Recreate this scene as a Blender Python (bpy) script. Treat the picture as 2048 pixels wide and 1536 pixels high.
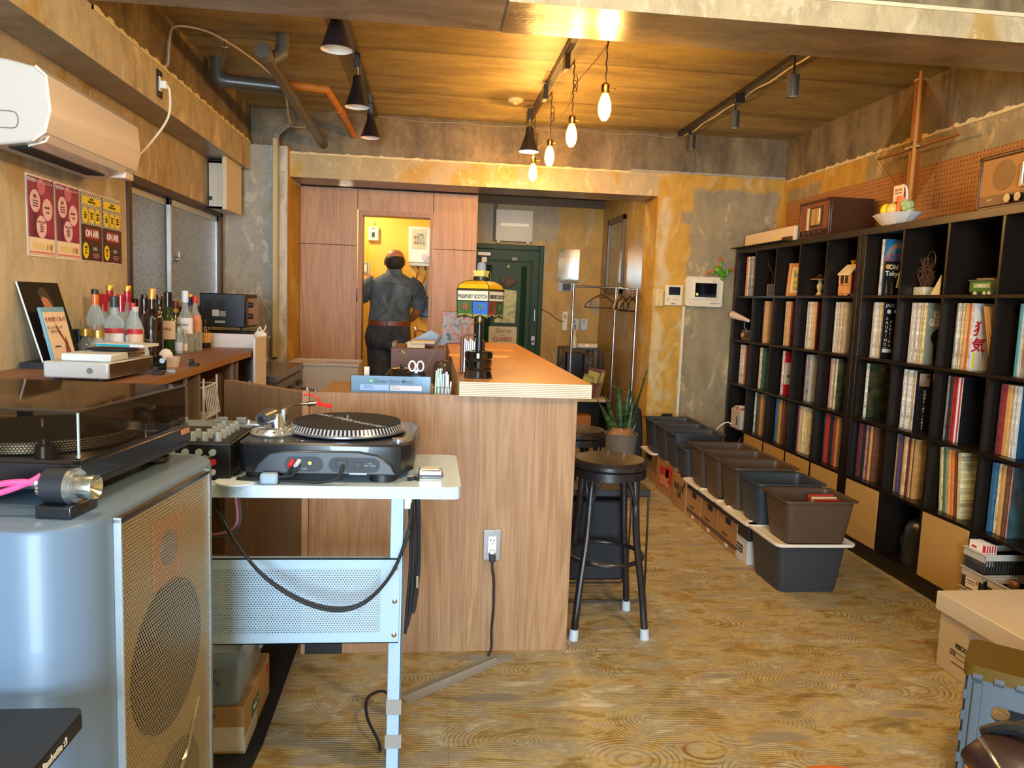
import bpy, bmesh, math, random
from mathutils import Vector, Matrix, Euler
sc = bpy.context.scene
for o in list(bpy.data.objects): bpy.data.objects.remove(o)
COL = sc.collection
PI = math.pi
rnd = random.Random(7)

# ---------------- camera ----------------
def setup_camera():
    y, p, r = 0.109382, 0.109631, 0.0373526
    cy, sy, cp, sp = math.cos(y), math.sin(y), math.cos(p), math.sin(p)
    f = Vector((sy*cp, cy*cp, -sp)); r0 = Vector((cy, -sy, 0)); u0 = r0.cross(f)
    R = math.cos(r)*r0 + math.sin(r)*u0; U = -math.sin(r)*r0 + math.cos(r)*u0
    cd = bpy.data.cameras.new('camera'); cam = bpy.data.objects.new('camera', cd); COL.objects.link(cam)
    m = Matrix((R, U, -f)).transposed().to_4x4(); m.translation = Vector((0, 0, 1.37209))
    cam.matrix_world = m
    cd.sensor_fit = 'HORIZONTAL'; cd.sensor_width = 36; cd.lens = 36*1506.6/2048
    cd.clip_start = 0.05
    sc.camera = cam
setup_camera()
vs = sc.view_settings
vs.view_transform = 'Standard'; vs.look = 'None'; vs.gamma = 1; vs.exposure = 1.15
vs.use_curve_mapping = False

# ---------------- light ----------------
w = bpy.data.worlds.new('world'); sc.world = w; w.use_nodes = True
w.node_tree.nodes['Background'].inputs[0].default_value = (0.62, 0.80, 1.0, 1)
w.node_tree.nodes['Background'].inputs[1].default_value = 1.0
def area(name, loc, rot, sx, sy, power, col, spread=PI):
    d = bpy.data.lights.new(name, 'AREA'); d.shape = 'RECTANGLE'; d.size = sx; d.size_y = sy
    d.energy = power; d.color = col; d.spread = spread
    o = bpy.data.objects.new(name, d); o.location = loc; o.rotation_euler = rot; COL.objects.link(o); return o
def point(name, loc, power, col, r=0.03):
    d = bpy.data.lights.new(name, 'POINT'); d.energy = power; d.color = col; d.shadow_soft_size = r
    o = bpy.data.objects.new(name, d); o.location = loc; COL.objects.link(o); return o
WARM = (1.0, 0.64, 0.27)
# daylight through the shop front behind the camera (opening in the front wall)
area('daylight_front', (-0.70, -3.95, 1.35), (PI/2, 0, 0), 1.9, 2.2, 270, (0.62, 0.81, 1.0))
# unseen warm fill lights added over the front half of the room
point('front_room_fill', (1.15, 1.1, 2.5), 48, (1.0, 0.76, 0.46), 0.10)
point('front_room_fill_left', (-0.7, 1.6, 2.6), 22, (1.0, 0.82, 0.58), 0.10)
# kitchenette lamp, plus an unseen fill light added in the entrance recess
point('kitchenette_lamp', (-0.78, 6.95, 2.28), 20, (1.0, 0.88, 0.62), 0.06)
point('entrance_fill', (1.0, 6.55, 2.40), 7.0, (1.0, 0.80, 0.52), 0.04)

# ---------------- colour + materials ----------------
def S(h, a=1):
    h = h.lstrip('#'); c = [int(h[i:i+2], 16)/255 for i in (0, 2, 4)]
    return tuple((x/12.92 if x <= 0.04045 else ((x+0.055)/1.055)**2.4) for x in c)+(a,)
class NT:
    def __init__(s, name):
        s.m = bpy.data.materials.new(name); s.m.use_nodes = True; s.t = s.m.node_tree
        s.b = s.t.nodes['Principled BSDF']; s.out = s.t.nodes['Material Output']
    def n(s, typ, **k):
        x = s.t.nodes.new(typ)
        for a, v in k.items():
            if a.startswith('i_'): x.inputs[a[2:].replace('_', ' ')].default_value = v
            else: setattr(x, a, v)
        return x
    def l(s, a, b): s.t.links.new(a, b)
    def math(s, op, a, b=None, c=None, clamp=False):
        x = s.n('ShaderNodeMath', operation=op); x.use_clamp = clamp
        for i, v in enumerate((a, b, c)):
            if v is None: continue
            if isinstance(v, (int, float)): x.inputs[i].default_value = v
            else: s.l(v, x.inputs[i])
        return x.outputs[0]
    def coord(s, scale=(1, 1, 1), rot=(0, 0, 0), kind='Object', loc=(0, 0, 0)):
        t = s.n('ShaderNodeTexCoord'); mp = s.n('ShaderNodeMapping'); s.l(t.outputs[kind], mp.inputs[0])
        mp.inputs['Scale'].default_value = scale; mp.inputs['Rotation'].default_value = rot; mp.inputs['Location'].default_value = loc
        return mp.outputs[0]
    def noise(s, v, scale, detail=6, rough=0.6, dist=0.0):
        x = s.n('ShaderNodeTexNoise'); s.l(v, x.inputs['Vector']); x.inputs['Scale'].default_value = scale
        x.inputs['Detail'].default_value = detail; x.inputs['Roughness'].default_value = rough; x.inputs['Distortion'].default_value = dist
        return x.outputs[0]
    def ramp(s, v, stops, interp='LINEAR'):
        x = s.n('ShaderNodeValToRGB'); x.color_ramp.interpolation = interp
        e = x.color_ramp.elements
        while len(e) > 1: e.remove(e[-1])
        e[0].position = stops[0][0]; e[0].color = S(stops[0][1]) if isinstance(stops[0][1], str) else (stops[0][1],)*3+(1,)
        for p, c in stops[1:]:
            q = e.new(p); q.color = S(c) if isinstance(c, str) else (c,)*3+(1,)
        s.l(v, x.inputs[0]); return x.outputs[0]
    def mix(s, f, a, b, blend='MIX'):
        x = s.n('ShaderNodeMix', data_type='RGBA', blend_type=blend)
        for sock, v in ((x.inputs['Factor'], f), (x.inputs['A'], a), (x.inputs['B'], b)):
            if isinstance(v, str): sock.default_value = S(v)
            elif isinstance(v, (int, float)): sock.default_value = v
            elif isinstance(v, tuple): sock.default_value = v
            else: s.l(v, sock)
        return x.outputs['Result']
    def bump(s, h, strength=0.2, dist=0.01):
        x = s.n('ShaderNodeBump'); x.inputs['Strength'].default_value = strength; x.inputs['Distance'].default_value = dist
        s.l(h, x.inputs['Height']); s.l(x.outputs[0], s.b.inputs['Normal'])
    def base(s, c):
        if isinstance(c, str): s.b.inputs['Base Color'].default_value = S(c)
        else: s.l(c, s.b.inputs['Base Color'])
    def set(s, **k):
        for a, v in k.items(): s.b.inputs[a.replace('_', ' ')].default_value = v
CACHE = {}
def mat(h, rough=0.5, metal=0.0, var=0.06, scale=30, bump=0.0, name=None, coat=0.0, spec=0.5, emit=0.0, trans=0.0, ior=1.45):
    key = (h, rough, metal, var, scale, bump, coat, spec, emit, trans)
    if key in CACHE: return CACHE[key]
    t = NT(name or 'surface_'+h.lstrip('#'))
    v = t.coord(); nz = t.noise(v, scale, 3)
    c = S(h); d = tuple(min(1, x*(1+var*2)) for x in c[:3])+(1,); k = tuple(x*(1-var*2) for x in c[:3])+(1,)
    t.base(t.mix(nz, k, d)); t.set(Roughness=rough, Metallic=metal)
    t.b.inputs['Coat Weight'].default_value = coat; t.b.inputs['Specular IOR Level'].default_value = spec
    if bump: t.bump(nz, bump, 0.005)
    if emit: t.b.inputs['Emission Color'].default_value = c; t.b.inputs['Emission Strength'].default_value = emit
    if trans: t.b.inputs['Transmission Weight'].default_value = trans; t.b.inputs['IOR'].default_value = ior
    CACHE[key] = t.m; return t.m
def clear(name, tint, alpha=0.2, rough=0.05, k=0.45):
    """thin clear plastic or glass: see-through film with a glossy coat"""
    t = NT(name); t.set(Roughness=rough); t.base(tint if alpha > 0.15 else '37332d')
    tr = t.n('ShaderNodeBsdfTransparent'); tr.inputs[0].default_value = S(tint)
    fr = t.n('ShaderNodeFresnel'); fr.inputs[0].default_value = 1.45
    f = t.math('ADD', t.math('MULTIPLY', fr.outputs[0], k), alpha, clamp=True)
    mx = t.n('ShaderNodeMixShader'); t.l(f, mx.inputs[0]); t.l(tr.outputs[0], mx.inputs[1]); t.l(t.b.outputs[0], mx.inputs[2])
    t.l(mx.outputs[0], t.out.inputs[0]); return t.m
def wood(name, c1, c2, c3, scale=1.0, axis='Z', rough=0.45, figure=0.6, bump=0.05):
    t = NT(name)
    sc_ = {'X': (0.6, 5, 5), 'Y': (5, 0.6, 5), 'Z': (5, 5, 0.6)}[axis]
    v = t.coord(tuple(a*scale for a in sc_))
    big = t.noise(v, 1.3, 4, 0.5, 0.8)
    rings = t.math('FRACT', t.math('MULTIPLY', big, 9.0))
    rings = t.math('ABSOLUTE', t.math('SUBTRACT', rings, 0.5))
    sf = {'X': (1.2, 60, 60), 'Y': (60, 1.2, 60), 'Z': (60, 60, 1.2)}[axis]
    fine = t.noise(t.coord(sf), 3.0, 4, 0.7)
    m = t.math('ADD', t.math('MULTIPLY', rings, figure), t.math('MULTIPLY', fine, 1.15-figure*0.5))
    col = t.ramp(m, [(0.25, c1), (0.55, c2), (0.85, c3)])
    t.base(col); t.set(Roughness=rough); t.bump(fine, bump, 0.004)
    return t.m
PLY = wood('reddish_plywood', '7a5636', '96704a', 'ad8a64', 0.75, 'Z', 0.5, 0.42)
PLYDARK = wood('partition_plywood', '7d4e20', 'a26e32', 'b88645', 0.6, 'Z', 0.42, 0.40)
COUNTERTOP = wood('oiled_plywood_top', 'a86a26', 'c08434', 'd09a4c', 0.5, 'Y', 0.33, 0.25)
LAMI = wood('grey_brown_laminate', '71563c', '86694d', '997d60', 1.1, 'Z', 0.5, 0.25)
BARTOP = wood('brown_bar_top', '6e4630', '835941', '94694f', 0.8, 'Y', 0.45, 0.25)
DARKWOOD = wood('dark_walnut', '2b1508', '3d200e', '50301a', 1.0, 'Y', 0.35, 0.3)
def plyedge():
    t = NT('plywood_edge'); v = t.coord()
    s = t.n('ShaderNodeSeparateXYZ'); t.l(v, s.inputs[0])
    k = t.math('FRACT', t.math('MULTIPLY', s.outputs[2], 145.0))
    t.base(t.ramp(k, [(0.0, 'd9c9ae'), (0.55, 'e0d2ba'), (0.62, 'a58a68'), (0.9, '9b8060'), (1.0, 'd9c9ae')])); t.set(Roughness=0.6)
    return t.m
PLYEDGE = plyedge()
def plyedge_v():
    t = NT('plywood_edge_upright'); v = t.coord()
    s = t.n('ShaderNodeSeparateXYZ'); t.l(v, s.inputs[0])
    k = t.math('FRACT', t.math('MULTIPLY', s.outputs[1], 150.0))
    t.base(t.ramp(k, [(0.0, 'c9ab7b'), (0.55, 'cfb283'), (0.62, '8a6a42'), (0.9, '8a6a42'), (1.0, 'c9ab7b')])); t.set(Roughness=0.6)
    return t.m
PLYEDGEV = plyedge_v()

def rectmask(t, u, v, cx, cz, hx, hz, soft=0.02):
    a = t.math('SUBTRACT', t.math('ABSOLUTE', t.math('SUBTRACT', u, cx)), hx)
    b = t.math('SUBTRACT', t.math('ABSOLUTE', t.math('SUBTRACT', v, cz)), hz)
    d = t.math('MAXIMUM', a, b)
    return t.math('SUBTRACT', 1.0, t.math('DIVIDE', t.math('ADD', d, soft), 2*soft, clamp=True), clamp=True)
def plaster(name, c_yel='c79a3e', c_grey='8d7d5e', c_pale='c9bb98', thr=0.5, scale=1.0, patches=(), yel_patches=(), pale_patches=(), axis='X', streak=1.0, rough=0.75, wobble=0.10, gloss=0.0):
    """bare plaster wall with remnants of old yellow glue and pale filler"""
    t = NT(name); v = t.coord()
    s = t.n('ShaderNodeSeparateXYZ'); t.l(v, s.inputs[0])
    wob = t.n('ShaderNodeTexNoise'); t.l(v, wob.inputs['Vector']); wob.inputs['Scale'].default_value = 5.0; wob.inputs['Detail'].default_value = 5
    ws = t.n('ShaderNodeSeparateColor'); t.l(wob.outputs['Color'], ws.inputs[0])
    u = t.math('ADD', s.outputs[0 if axis == 'X' else 1], t.math('MULTIPLY', t.math('SUBTRACT', ws.outputs[0], 0.5), wobble*2))
    z = t.math('ADD', s.outputs[2], t.math('MULTIPLY', t.math('SUBTRACT', ws.outputs[1], 0.5), wobble*2))
    big = t.noise(t.coord((1.0*scale, 1.0*scale, 0.55*scale)), 1.6, 8, 0.62, 0.4)
    f = t.ramp(big, [(thr-0.03, 0.0), (thr+0.03, 1.0)])
    yel = t.mix(t.noise(v, 7, 6, 0.7), c_yel, tuple(x*0.62 for x in S(c_yel)[:3])+(1,))
    grey = t.mix(t.noise(v, 9, 8, 0.7), c_grey, tuple(min(1, x*1.5) for x in S(c_grey)[:3])+(1,))
    for p in yel_patches: f = t.math('MAXIMUM', f, rectmask(t, u, z, *p))
    for p in patches: f = t.math('MULTIPLY', f, t.math('SUBTRACT', 1.0, rectmask(t, u, z, *p)))
    col = t.mix(f, grey, yel)
    pale = t.ramp(t.noise(t.coord((1.4*scale, 1.4*scale, 0.8*scale), loc=(3, 1, 7)), 2.6, 9, 0.72, 0.6), [(0.55, 0.0), (0.60, 0.75)])
    for p in pale_patches: pale = t.math('MAXIMUM', pale, rectmask(t, u, z, *p))
    col = t.mix(pale, col, c_pale)
    st = t.ramp(t.noise(t.coord((3.2, 3.2, 1.5)), 2.4, 10, 0.75, 0.5), [(0.36, 0.50), (0.56, 1.0)])
    col = t.mix(0.55*streak, col, t.mix(1.0, col, st, 'MULTIPLY'))
    t.base(col); t.set(Roughness=rough)
    h = t.math('ADD', t.noise(v, 24, 8, 0.7), t.math('MULTIPLY', pale, 0.4))
    t.bump(h, 0.35, 0.006)
    if gloss: t.b.inputs['Coat Weight'].default_value = gloss; t.b.inputs['Coat Roughness'].default_value = 0.25
    return t.m
def concrete(name, c1, c2, c3, stretch=(1, 1, 1), scale=2.0, rough=0.7, boards=None, bump=0.3, coat=0.0):
    t = NT(name); v = t.coord(stretch)
    a = t.noise(v, scale, 9, 0.68, 0.3); b = t.noise(t.coord(), 26, 5, 0.7)
    col = t.ramp(t.math('ADD', t.math('MULTIPLY', a, 0.8), t.math('MULTIPLY', b, 0.2)), [(0.32, c1), (0.5, c2), (0.68, c3)])
    h = a
    if boards:
        s = t.n('ShaderNodeSeparateXYZ'); t.l(t.coord(), s.inputs[0])
        k = t.math('FRACT', t.math('MULTIPLY', s.outputs[1], boards))
        line = t.ramp(k, [(0.0, 0.55), (0.015, 0.55), (0.04, 1.0), (0.985, 1.0), (1.0, 0.55)])
        idn = t.n('ShaderNodeTexWhiteNoise', noise_dimensions='1D'); t.l(t.math('FLOOR', t.math('MULTIPLY', s.outputs[1], boards)), idn.inputs['W'])
        tone = t.math('ADD', 0.80, t.math('MULTIPLY', idn.outputs[0], 0.35))
        col = t.mix(1.0, col, t.math('MULTIPLY', line, tone), 'MULTIPLY')
        h = t.math('ADD', a, t.math('MULTIPLY', line, 0.5))
    t.base(col); t.set(Roughness=rough); t.bump(h, bump, 0.01)
    if coat: t.b.inputs['Coat Weight'].default_value = coat; t.b.inputs['Coat Roughness'].default_value = 0.3
    return t.m
CEIL = concrete('shuttered_concrete_ceiling', '665638', '93804f', 'b5a26c', (0.5, 2.2, 1), 2.4, 0.5, 1.12)
BARE = concrete('bare_dark_concrete', '4d412e', '75654a', '978563', (1.6, 1.6, 0.7), 3.0, 0.75)
BEAMGREY = concrete('grey_beam_concrete', '5d564b', '857c6c', 'a59b88', (0.7, 2.0, 2.0), 2.6, 0.35, None, 0.4, 0.25)
BEAMPLAST = plaster('beam_plaster', 'bd9a58', 'a39474', 'cbbd9c', 0.60, 1.9, axis='X')
MOTTLE = plaster('mottled_plaster', 'a88b54', '8d8068', 'c4b89c', 0.62, 2.6, axis='X', streak=0.7)
LEFTWALL = plaster('left_wall_plaster', 'b58f45', '9c8c70', 'c9bc9e', 0.58, 1.7, axis='Y', streak=1.0, pale_patches=((3.4, 1.2, 0.7, 0.5, 0.2),))
BACKWALL = plaster('back_wall_plaster', 'd3a23c', '85775a', 'c2ad80', 0.30, 1.0,
    patches=((2.43, 1.56, 0.36, 0.77, 0.02), (2.30, 0.75, 0.25, 0.65, 0.02), (2.02, 2.1, 0.06, 0.06)),
    yel_patches=((2.13, 1.29, 0.07, 0.10), (2.27, 2.13, 0.03, 0.035)),
    pale_patches=((1.85, 1.9, 0.035, 0.35), (2.5, 0.85, 0.07, 0.12), (1.83, 1.0, 0.03, 0.3)), axis='X')
RECESS = plaster('recess_plaster', 'b58a38', '85745a', 'a8986c', 0.42, 1.3, axis='X', rough=0.42, gloss=0.25)
RIGHTWALL = plaster('right_wall_plaster', 'd8a338', '8f7c55', 'cdb27c', 0.30, 1.0,
    patches=((3.9, 2.3, 0.95, 0.14, 0.01), (5.7, 2.2, 0.26, 0.14, 0.02)), yel_patches=((5.3, 2.3, 0.16, 0.2), (2.7, 2.3, 0.4, 0.2), (5.6, 2.40, 0.5, 0.02)), axis='Y', wobble=0.05)
FRESH = plaster('pilaster_plaster', 'a89a7c', '938b7c', 'c5bda9', 0.60, 3.0, axis='X', streak=0.6,
    patches=(), pale_patches=((-1.13, 1.2, 0.025, 1.4),))
JAMB = plaster('jamb_plaster', 'c3943a', 'a58a50', 'c9aa66', 0.35, 1.2, axis='Y')

def floor_mat():
    t = NT('scraped_floor'); v = t.coord()
    s = t.n('ShaderNodeSeparateXYZ'); t.l(v, s.inputs[0])
    a = t.noise(t.coord((1.6, 4.2, 1)), 2.6, 12, 0.70, 0.5)
    col = t.ramp(a, [(0.30, '6a5f44'), (0.41, '93804f'), (0.48, 'b5a374'), (0.54, '99907a'), (0.62, 'bdb494'), (0.72, 'd8d2b8')])
    och = t.ramp(t.noise(t.coord((2.2, 4.5, 1), loc=(5, 2, 0)), 2.6, 11, 0.68, 0.5), [(0.54, 0.0), (0.64, 0.75)])
    col = t.mix(och, col, '9a6f20')
    # grey filler smears, long in x
    vo = t.n('ShaderNodeTexVoronoi', feature='F1'); t.l(t.coord((2.1, 7.0, 1), rot=(0, 0, 0.10)), vo.inputs['Vector']); vo.inputs['Scale'].default_value = 1.0
    vo.inputs['Randomness'].default_value = 1.0
    d = t.math('ADD', vo.outputs['Distance'], t.math('MULTIPLY', t.math('SUBTRACT', t.noise(t.coord((2, 6, 1)), 4, 4), 0.5), 0.35))
    sel = t.n('ShaderNodeSeparateColor'); t.l(vo.outputs['Color'], sel.inputs[0])
    gm = t.math('MULTIPLY', t.ramp(d, [(0.17, 1.0), (0.24, 0.0)]), t.ramp(sel.outputs[0], [(0.36, 0.0), (0.38, 1.0)]))
    gcol = t.mix(sel.outputs[1], '777069', '968e80')
    col = t.mix(t.math('MULTIPLY', gm, 0.85), col, gcol)
    # combed adhesive: fine ridges + fan arcs
    ridg = t.math('SINE', t.math('MULTIPLY', t.math('ADD', s.outputs[1], t.math('MULTIPLY', t.noise(v, 1.5, 2), 0.03)), 620.0))
    v2 = t.n('ShaderNodeTexVoronoi', feature='F1'); t.l(t.coord((3.6, 5.0, 1)), v2.inputs['Vector']); v2.inputs['Scale'].default_value = 1.0
    arcs = t.math('SINE', t.math('MULTIPLY', v2.outputs['Distance'], 120.0))
    am = t.ramp(t.noise(t.coord((0.9, 1.3, 1), loc=(1, 8, 0)), 1.5, 3), [(0.46, 0.0), (0.52, 1.0)])
    comb = t.mix(am, ridg, arcs)
    wear = t.ramp(t.noise(v, 3.0, 6, 0.7), [(0.38, 0.0), (0.62, 1.0)])
    cm = t.math('MULTIPLY', t.math('MULTIPLY', comb, wear), t.math('SUBTRACT', 1.0, gm))
    dark = t.ramp(cm, [(0.10, 0.0), (0.8, 0.75)])
    col = t.mix(dark, col, '6d5327')
    # seams of the lifted tiles
    k = t.math('FRACT', t.math('MULTIPLY', t.math('ADD', s.outputs[0], 0.22), 1/0.303))
    k2 = t.math('FRACT', t.math('MULTIPLY', s.outputs[1], 1/0.303))
    seam = t.math('MAXIMUM', t.ramp(k, [(0.0, 1.0), (0.012, 0.0)]), t.math('MULTIPLY', t.ramp(k2, [(0.0, 1.0), (0.01, 0.0)]), 0.0))
    col = t.mix(t.math('MULTIPLY', seam, t.math('MULTIPLY', wear, 0.55)), col, '4f3a1c')
    sp = t.ramp(t.noise(t.coord((1, 2, 1)), 45, 4, 0.7), [(0.62, 0.0), (0.72, 0.5)])
    col = t.mix(sp, col, 'd6c8a4')
    t.base(col)
    t.l(t.ramp(t.noise(v, 4, 5), [(0.3, 0.36), (0.7, 0.62)]), t.b.inputs['Roughness'])
    t.bump(t.math('ADD', t.math('MULTIPLY', cm, 0.35), t.math('ADD', a, t.math('MULTIPLY', gm, 0.3))), 0.35, 0.006)
    return t.m
FLOOR = floor_mat()

# ---------------- mesh builder ----------------
class MB:
    def __init__(s): s.v = []; s.f = []; s.k = []
    def add(s, vs, fs, m=0, M=None):
        o = len(s.v)
        s.v += [tuple(M @ Vector(p)) if M is not None else tuple(p) for p in vs]
        s.f += [tuple(o+i for i in f) for f in fs]; s.k += [m]*len(fs); return s
    def box(s, x0, x1, y0, y1, z0, z1, m=0, M=None, faces=None):
        v = [(x0, y0, z0), (x1, y0, z0), (x1, y1, z0), (x0, y1, z0), (x0, y0, z1), (x1, y0, z1), (x1, y1, z1), (x0, y1, z1)]
        f = [(0, 3, 2, 1), (4, 5, 6, 7), (0, 1, 5, 4), (1, 2, 6, 5), (2, 3, 7, 6), (3, 0, 4, 7)]
        o = len(s.k); s.add(v, f, m, M)
        if faces:
            for i, mm in faces.items(): s.k[o+i] = mm
        return s
    def cyl(s, p, q, r, r2=None, n=20, m=0, cap=True, mc=None):
        p, q = Vector(p), Vector(q); r2 = r if r2 is None else r2
        ax = (q-p).normalized(); a = ax.orthogonal().normalized(); b = ax.cross(a)
        vs = [p+(a*math.cos(2*PI*i/n)+b*math.sin(2*PI*i/n))*r for i in range(n)]+[q+(a*math.cos(2*PI*i/n)+b*math.sin(2*PI*i/n))*r2 for i in range(n)]
        s.add(vs, [(i, (i+1) % n, n+(i+1) % n, n+i) for i in range(n)], m)
        if cap: s.add(vs, [tuple(range(n-1, -1, -1)), tuple(range(n, 2*n))], m if mc is None else mc)
        return s
    def lathe(s, prof, n=28, m=0, M=None, sx=1, sy=1, seg=None):
        vs = []; fs = []
        for r, z in prof: vs += [(r*sx*math.cos(2*PI*i/n), r*sy*math.sin(2*PI*i/n), z) for i in range(n)]
        for j in range(len(prof)-1):
            fs += [(j*n+i, j*n+(i+1) % n, (j+1)*n+(i+1) % n, (j+1)*n+i) for i in range(n)]
        s.add(vs, fs, m, M); return s
    def prism(s, poly, z0, z1, m=0, M=None, mt=None):
        n = len(poly); vs = [(x, y, z0) for x, y in poly]+[(x, y, z1) for x, y in poly]
        s.add(vs, [(i, (i+1) % n, n+(i+1) % n, n+i) for i in range(n)], m, M)
        s.add(vs, [tuple(range(n-1, -1, -1)), tuple(range(n, 2*n))], m if mt is None else mt, M); return s
    def loft(s, rings, m=0, cap=True, M=None):
        n = len(rings[0]); vs = [p for r in rings for p in r]; fs = []
        for j in range(len(rings)-1): fs += [(j*n+i, j*n+(i+1) % n, (j+1)*n+(i+1) % n, (j+1)*n+i) for i in range(n)]
        if cap: fs += [tuple(range(n-1, -1, -1)), tuple(range((len(rings)-1)*n, len(rings)*n))]
        s.add(vs, fs, m, M); return s
    def tube(s, pts, r, n=8, m=0, sub=4, rs=None):
        P = smooth(pts, sub) if sub > 1 and len(pts) > 2 else [Vector(p) for p in pts]
        rings = []; up = None
        for i, p in enumerate(P):
            d = (P[min(i+1, len(P)-1)]-P[max(i-1, 0)]).normalized()
            if up is None: up = d.orthogonal().normalized()
            up = (up-d*up.dot(d)).normalized() if (up-d*up.dot(d)).length > 1e-6 else d.orthogonal().normalized()
            b = d.cross(up); rr = r if rs is None else rs[min(len(rs)-1, int(i*len(rs)/len(P)))]
            rings.append([p+(up*math.cos(2*PI*k/n)+b*math.sin(2*PI*k/n))*rr for k in range(n)])
        s.loft(rings, m); return s
    def sphere(s, c, r, n=16, m=0, sc3=(1, 1, 1), M=None):
        k = n//2; prof = [(max(1e-5, math.sin(PI*j/k)), -math.cos(PI*j/k)) for j in range(k+1)]
        MM = Matrix.Translation(c) @ Matrix.Diagonal((r*sc3[0], r*sc3[1], r*sc3[2], 1))
        if M is not None: MM = M @ MM
        s.lathe(prof, n, m, MM); return s
def smooth(pts, sub=4):
    P = [Vector(p) for p in pts]; out = []
    for i in range(len(P)-1):
        p0, p1, p2, p3 = P[max(i-1, 0)], P[i], P[i+1], P[min(i+2, len(P)-1)]
        for k in range(sub):
            t = k/sub
            out.append(0.5*((2*p1)+(-p0+p2)*t+(2*p0-5*p1+4*p2-p3)*t*t+(-p0+3*p1-3*p2+p3)*t*t*t))
    out.append(P[-1]); return out
def T(x=0, y=0, z=0): return Matrix.Translation((x, y, z))
def Rz(a): return Matrix.Rotation(a, 4, 'Z')
def Rx(a): return Matrix.Rotation(a, 4, 'X')
def Ry(a): return Matrix.Rotation(a, 4, 'Y')
def rrect(x0, x1, y0, y1, r, n=5):
    out = []
    for cx, cy, a in ((x1-r, y1-r, 0), (x0+r, y1-r, PI/2), (x0+r, y0+r, PI), (x1-r, y0+r, 1.5*PI)):
        out += [(cx+r*math.cos(a+PI/2*i/n), cy+r*math.sin(a+PI/2*i/n)) for i in range(n+1)]
    return out
def tagp(o, label=None, cat=None, group=None, kind=None):
    if label: o['label'] = label
    if cat: o['category'] = cat
    if group: o['group'] = group
    if kind: o['kind'] = kind
    return o
def ob(name, mb, mats, parent=None, loc=None, rot=None, bevel=0.0, sm=30, label=None, cat=None, group=None, kind=None):
    me = bpy.data.meshes.new(name); me.from_pydata(mb.v, [], mb.f)
    if not isinstance(mats, (list, tuple)): mats = [mats]
    for x in mats: me.materials.append(x)
    me.polygons.foreach_set('material_index', mb.k)
    if sm:
        me.polygons.foreach_set('use_smooth', [True]*len(me.polygons)); me.set_sharp_from_angle(angle=math.radians(sm))
    me.update()
    o = bpy.data.objects.new(name, me); COL.objects.link(o)
    if parent is not None: o.parent = parent
    if loc is not None: o.location = loc
    if rot is not None: o.rotation_euler = rot
    if bevel:
        b = o.modifiers.new('edge', 'BEVEL'); b.width = bevel; b.segments = 2; b.limit_method = 'ANGLE'; b.angle_limit = math.radians(40)
        b.harden_normals = False
    tagp(o, label, cat, group, kind); return o
def thing(name, label, cat, loc=(0, 0, 0), rz=0.0, group=None, rot=None):
    o = bpy.data.objects.new(name, None); COL.objects.link(o); o.empty_display_size = 0.1
    o.location = loc; o.rotation_euler = rot if rot else (0, 0, rz)
    return tagp(o, label, cat, group)
def struct(name, mb, mats, parent=None, **k):
    o = ob(name, mb, mats, parent, **k)
    if parent is None: o['kind'] = 'structure'
    return o
def dup(root, loc=None, rot=None, label=None, group=None):
    r = root.copy(); COL.objects.link(r)
    if loc is not None: r.location = loc
    if rot is not None: r.rotation_euler = rot
    if label: r['label'] = label
    if group: r['group'] = group
    for ch in list(root.children):
        c = ch.copy(); COL.objects.link(c); c.parent = r
        for g in list(ch.children):
            d = g.copy(); COL.objects.link(d); d.parent = c
    return r
def text(name, body, size, m, parent, loc, rot=(PI/2, 0, 0), ext=0.0006, align='CENTER', xs=1.0, shear=0.0, off=0.0, label=None, sp=1.0):
    c = bpy.data.curves.new(name, 'FONT'); c.body = body; c.size = size; c.extrude = ext; c.align_x = align; c.align_y = 'CENTER'
    c.shear = shear; c.offset = off; c.resolution_u = 3; c.space_line = sp
    c.materials.append(m)
    o = bpy.data.objects.new(name, c); COL.objects.link(o); o.parent = parent; o.location = loc; o.rotation_euler = rot; o.scale = (xs, 1, 1)
    if label: o['label'] = label
    return o
# rotations for print that reads on a face looking along -Y, +X, -X
FY = (PI/2, 0, 0); FXP = (PI/2, 0, PI/2); FXN = (PI/2, 0, -PI/2)
BLACK = mat('14130f', 0.45); WHITE = mat('e6e2d8', 0.5); STEEL = mat('b9bcc0', 0.25, 1.0, 0.03); INK = mat('1d1a18', 0.6, var=0.02)
BLKMETAL = mat('17151a', 0.35, 0.0, 0.03, coat=0.3); RUB = mat('1b1b1e', 0.7); CHROME = mat('d5d6d8', 0.12, 1.0, 0.01)
REDP = mat('c22a2a', 0.5); BLKPL = mat('1c1c20', 0.5, var=0.03); WHT2 = mat('dcdcd8', 0.35, var=0.02)
# ================= setting =================
XL, XR, YB, ZC = -1.56, 2.84, 6.03, 2.755
struct('floor', MB().box(-1.75, 3.0, -4.0, 8.15, -0.1, 0.0), FLOOR, sm=0)
struct('ceiling', MB().box(-1.75, 3.0, -4.0, 6.2, ZC, ZC+0.15), CEIL, sm=0)
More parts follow.
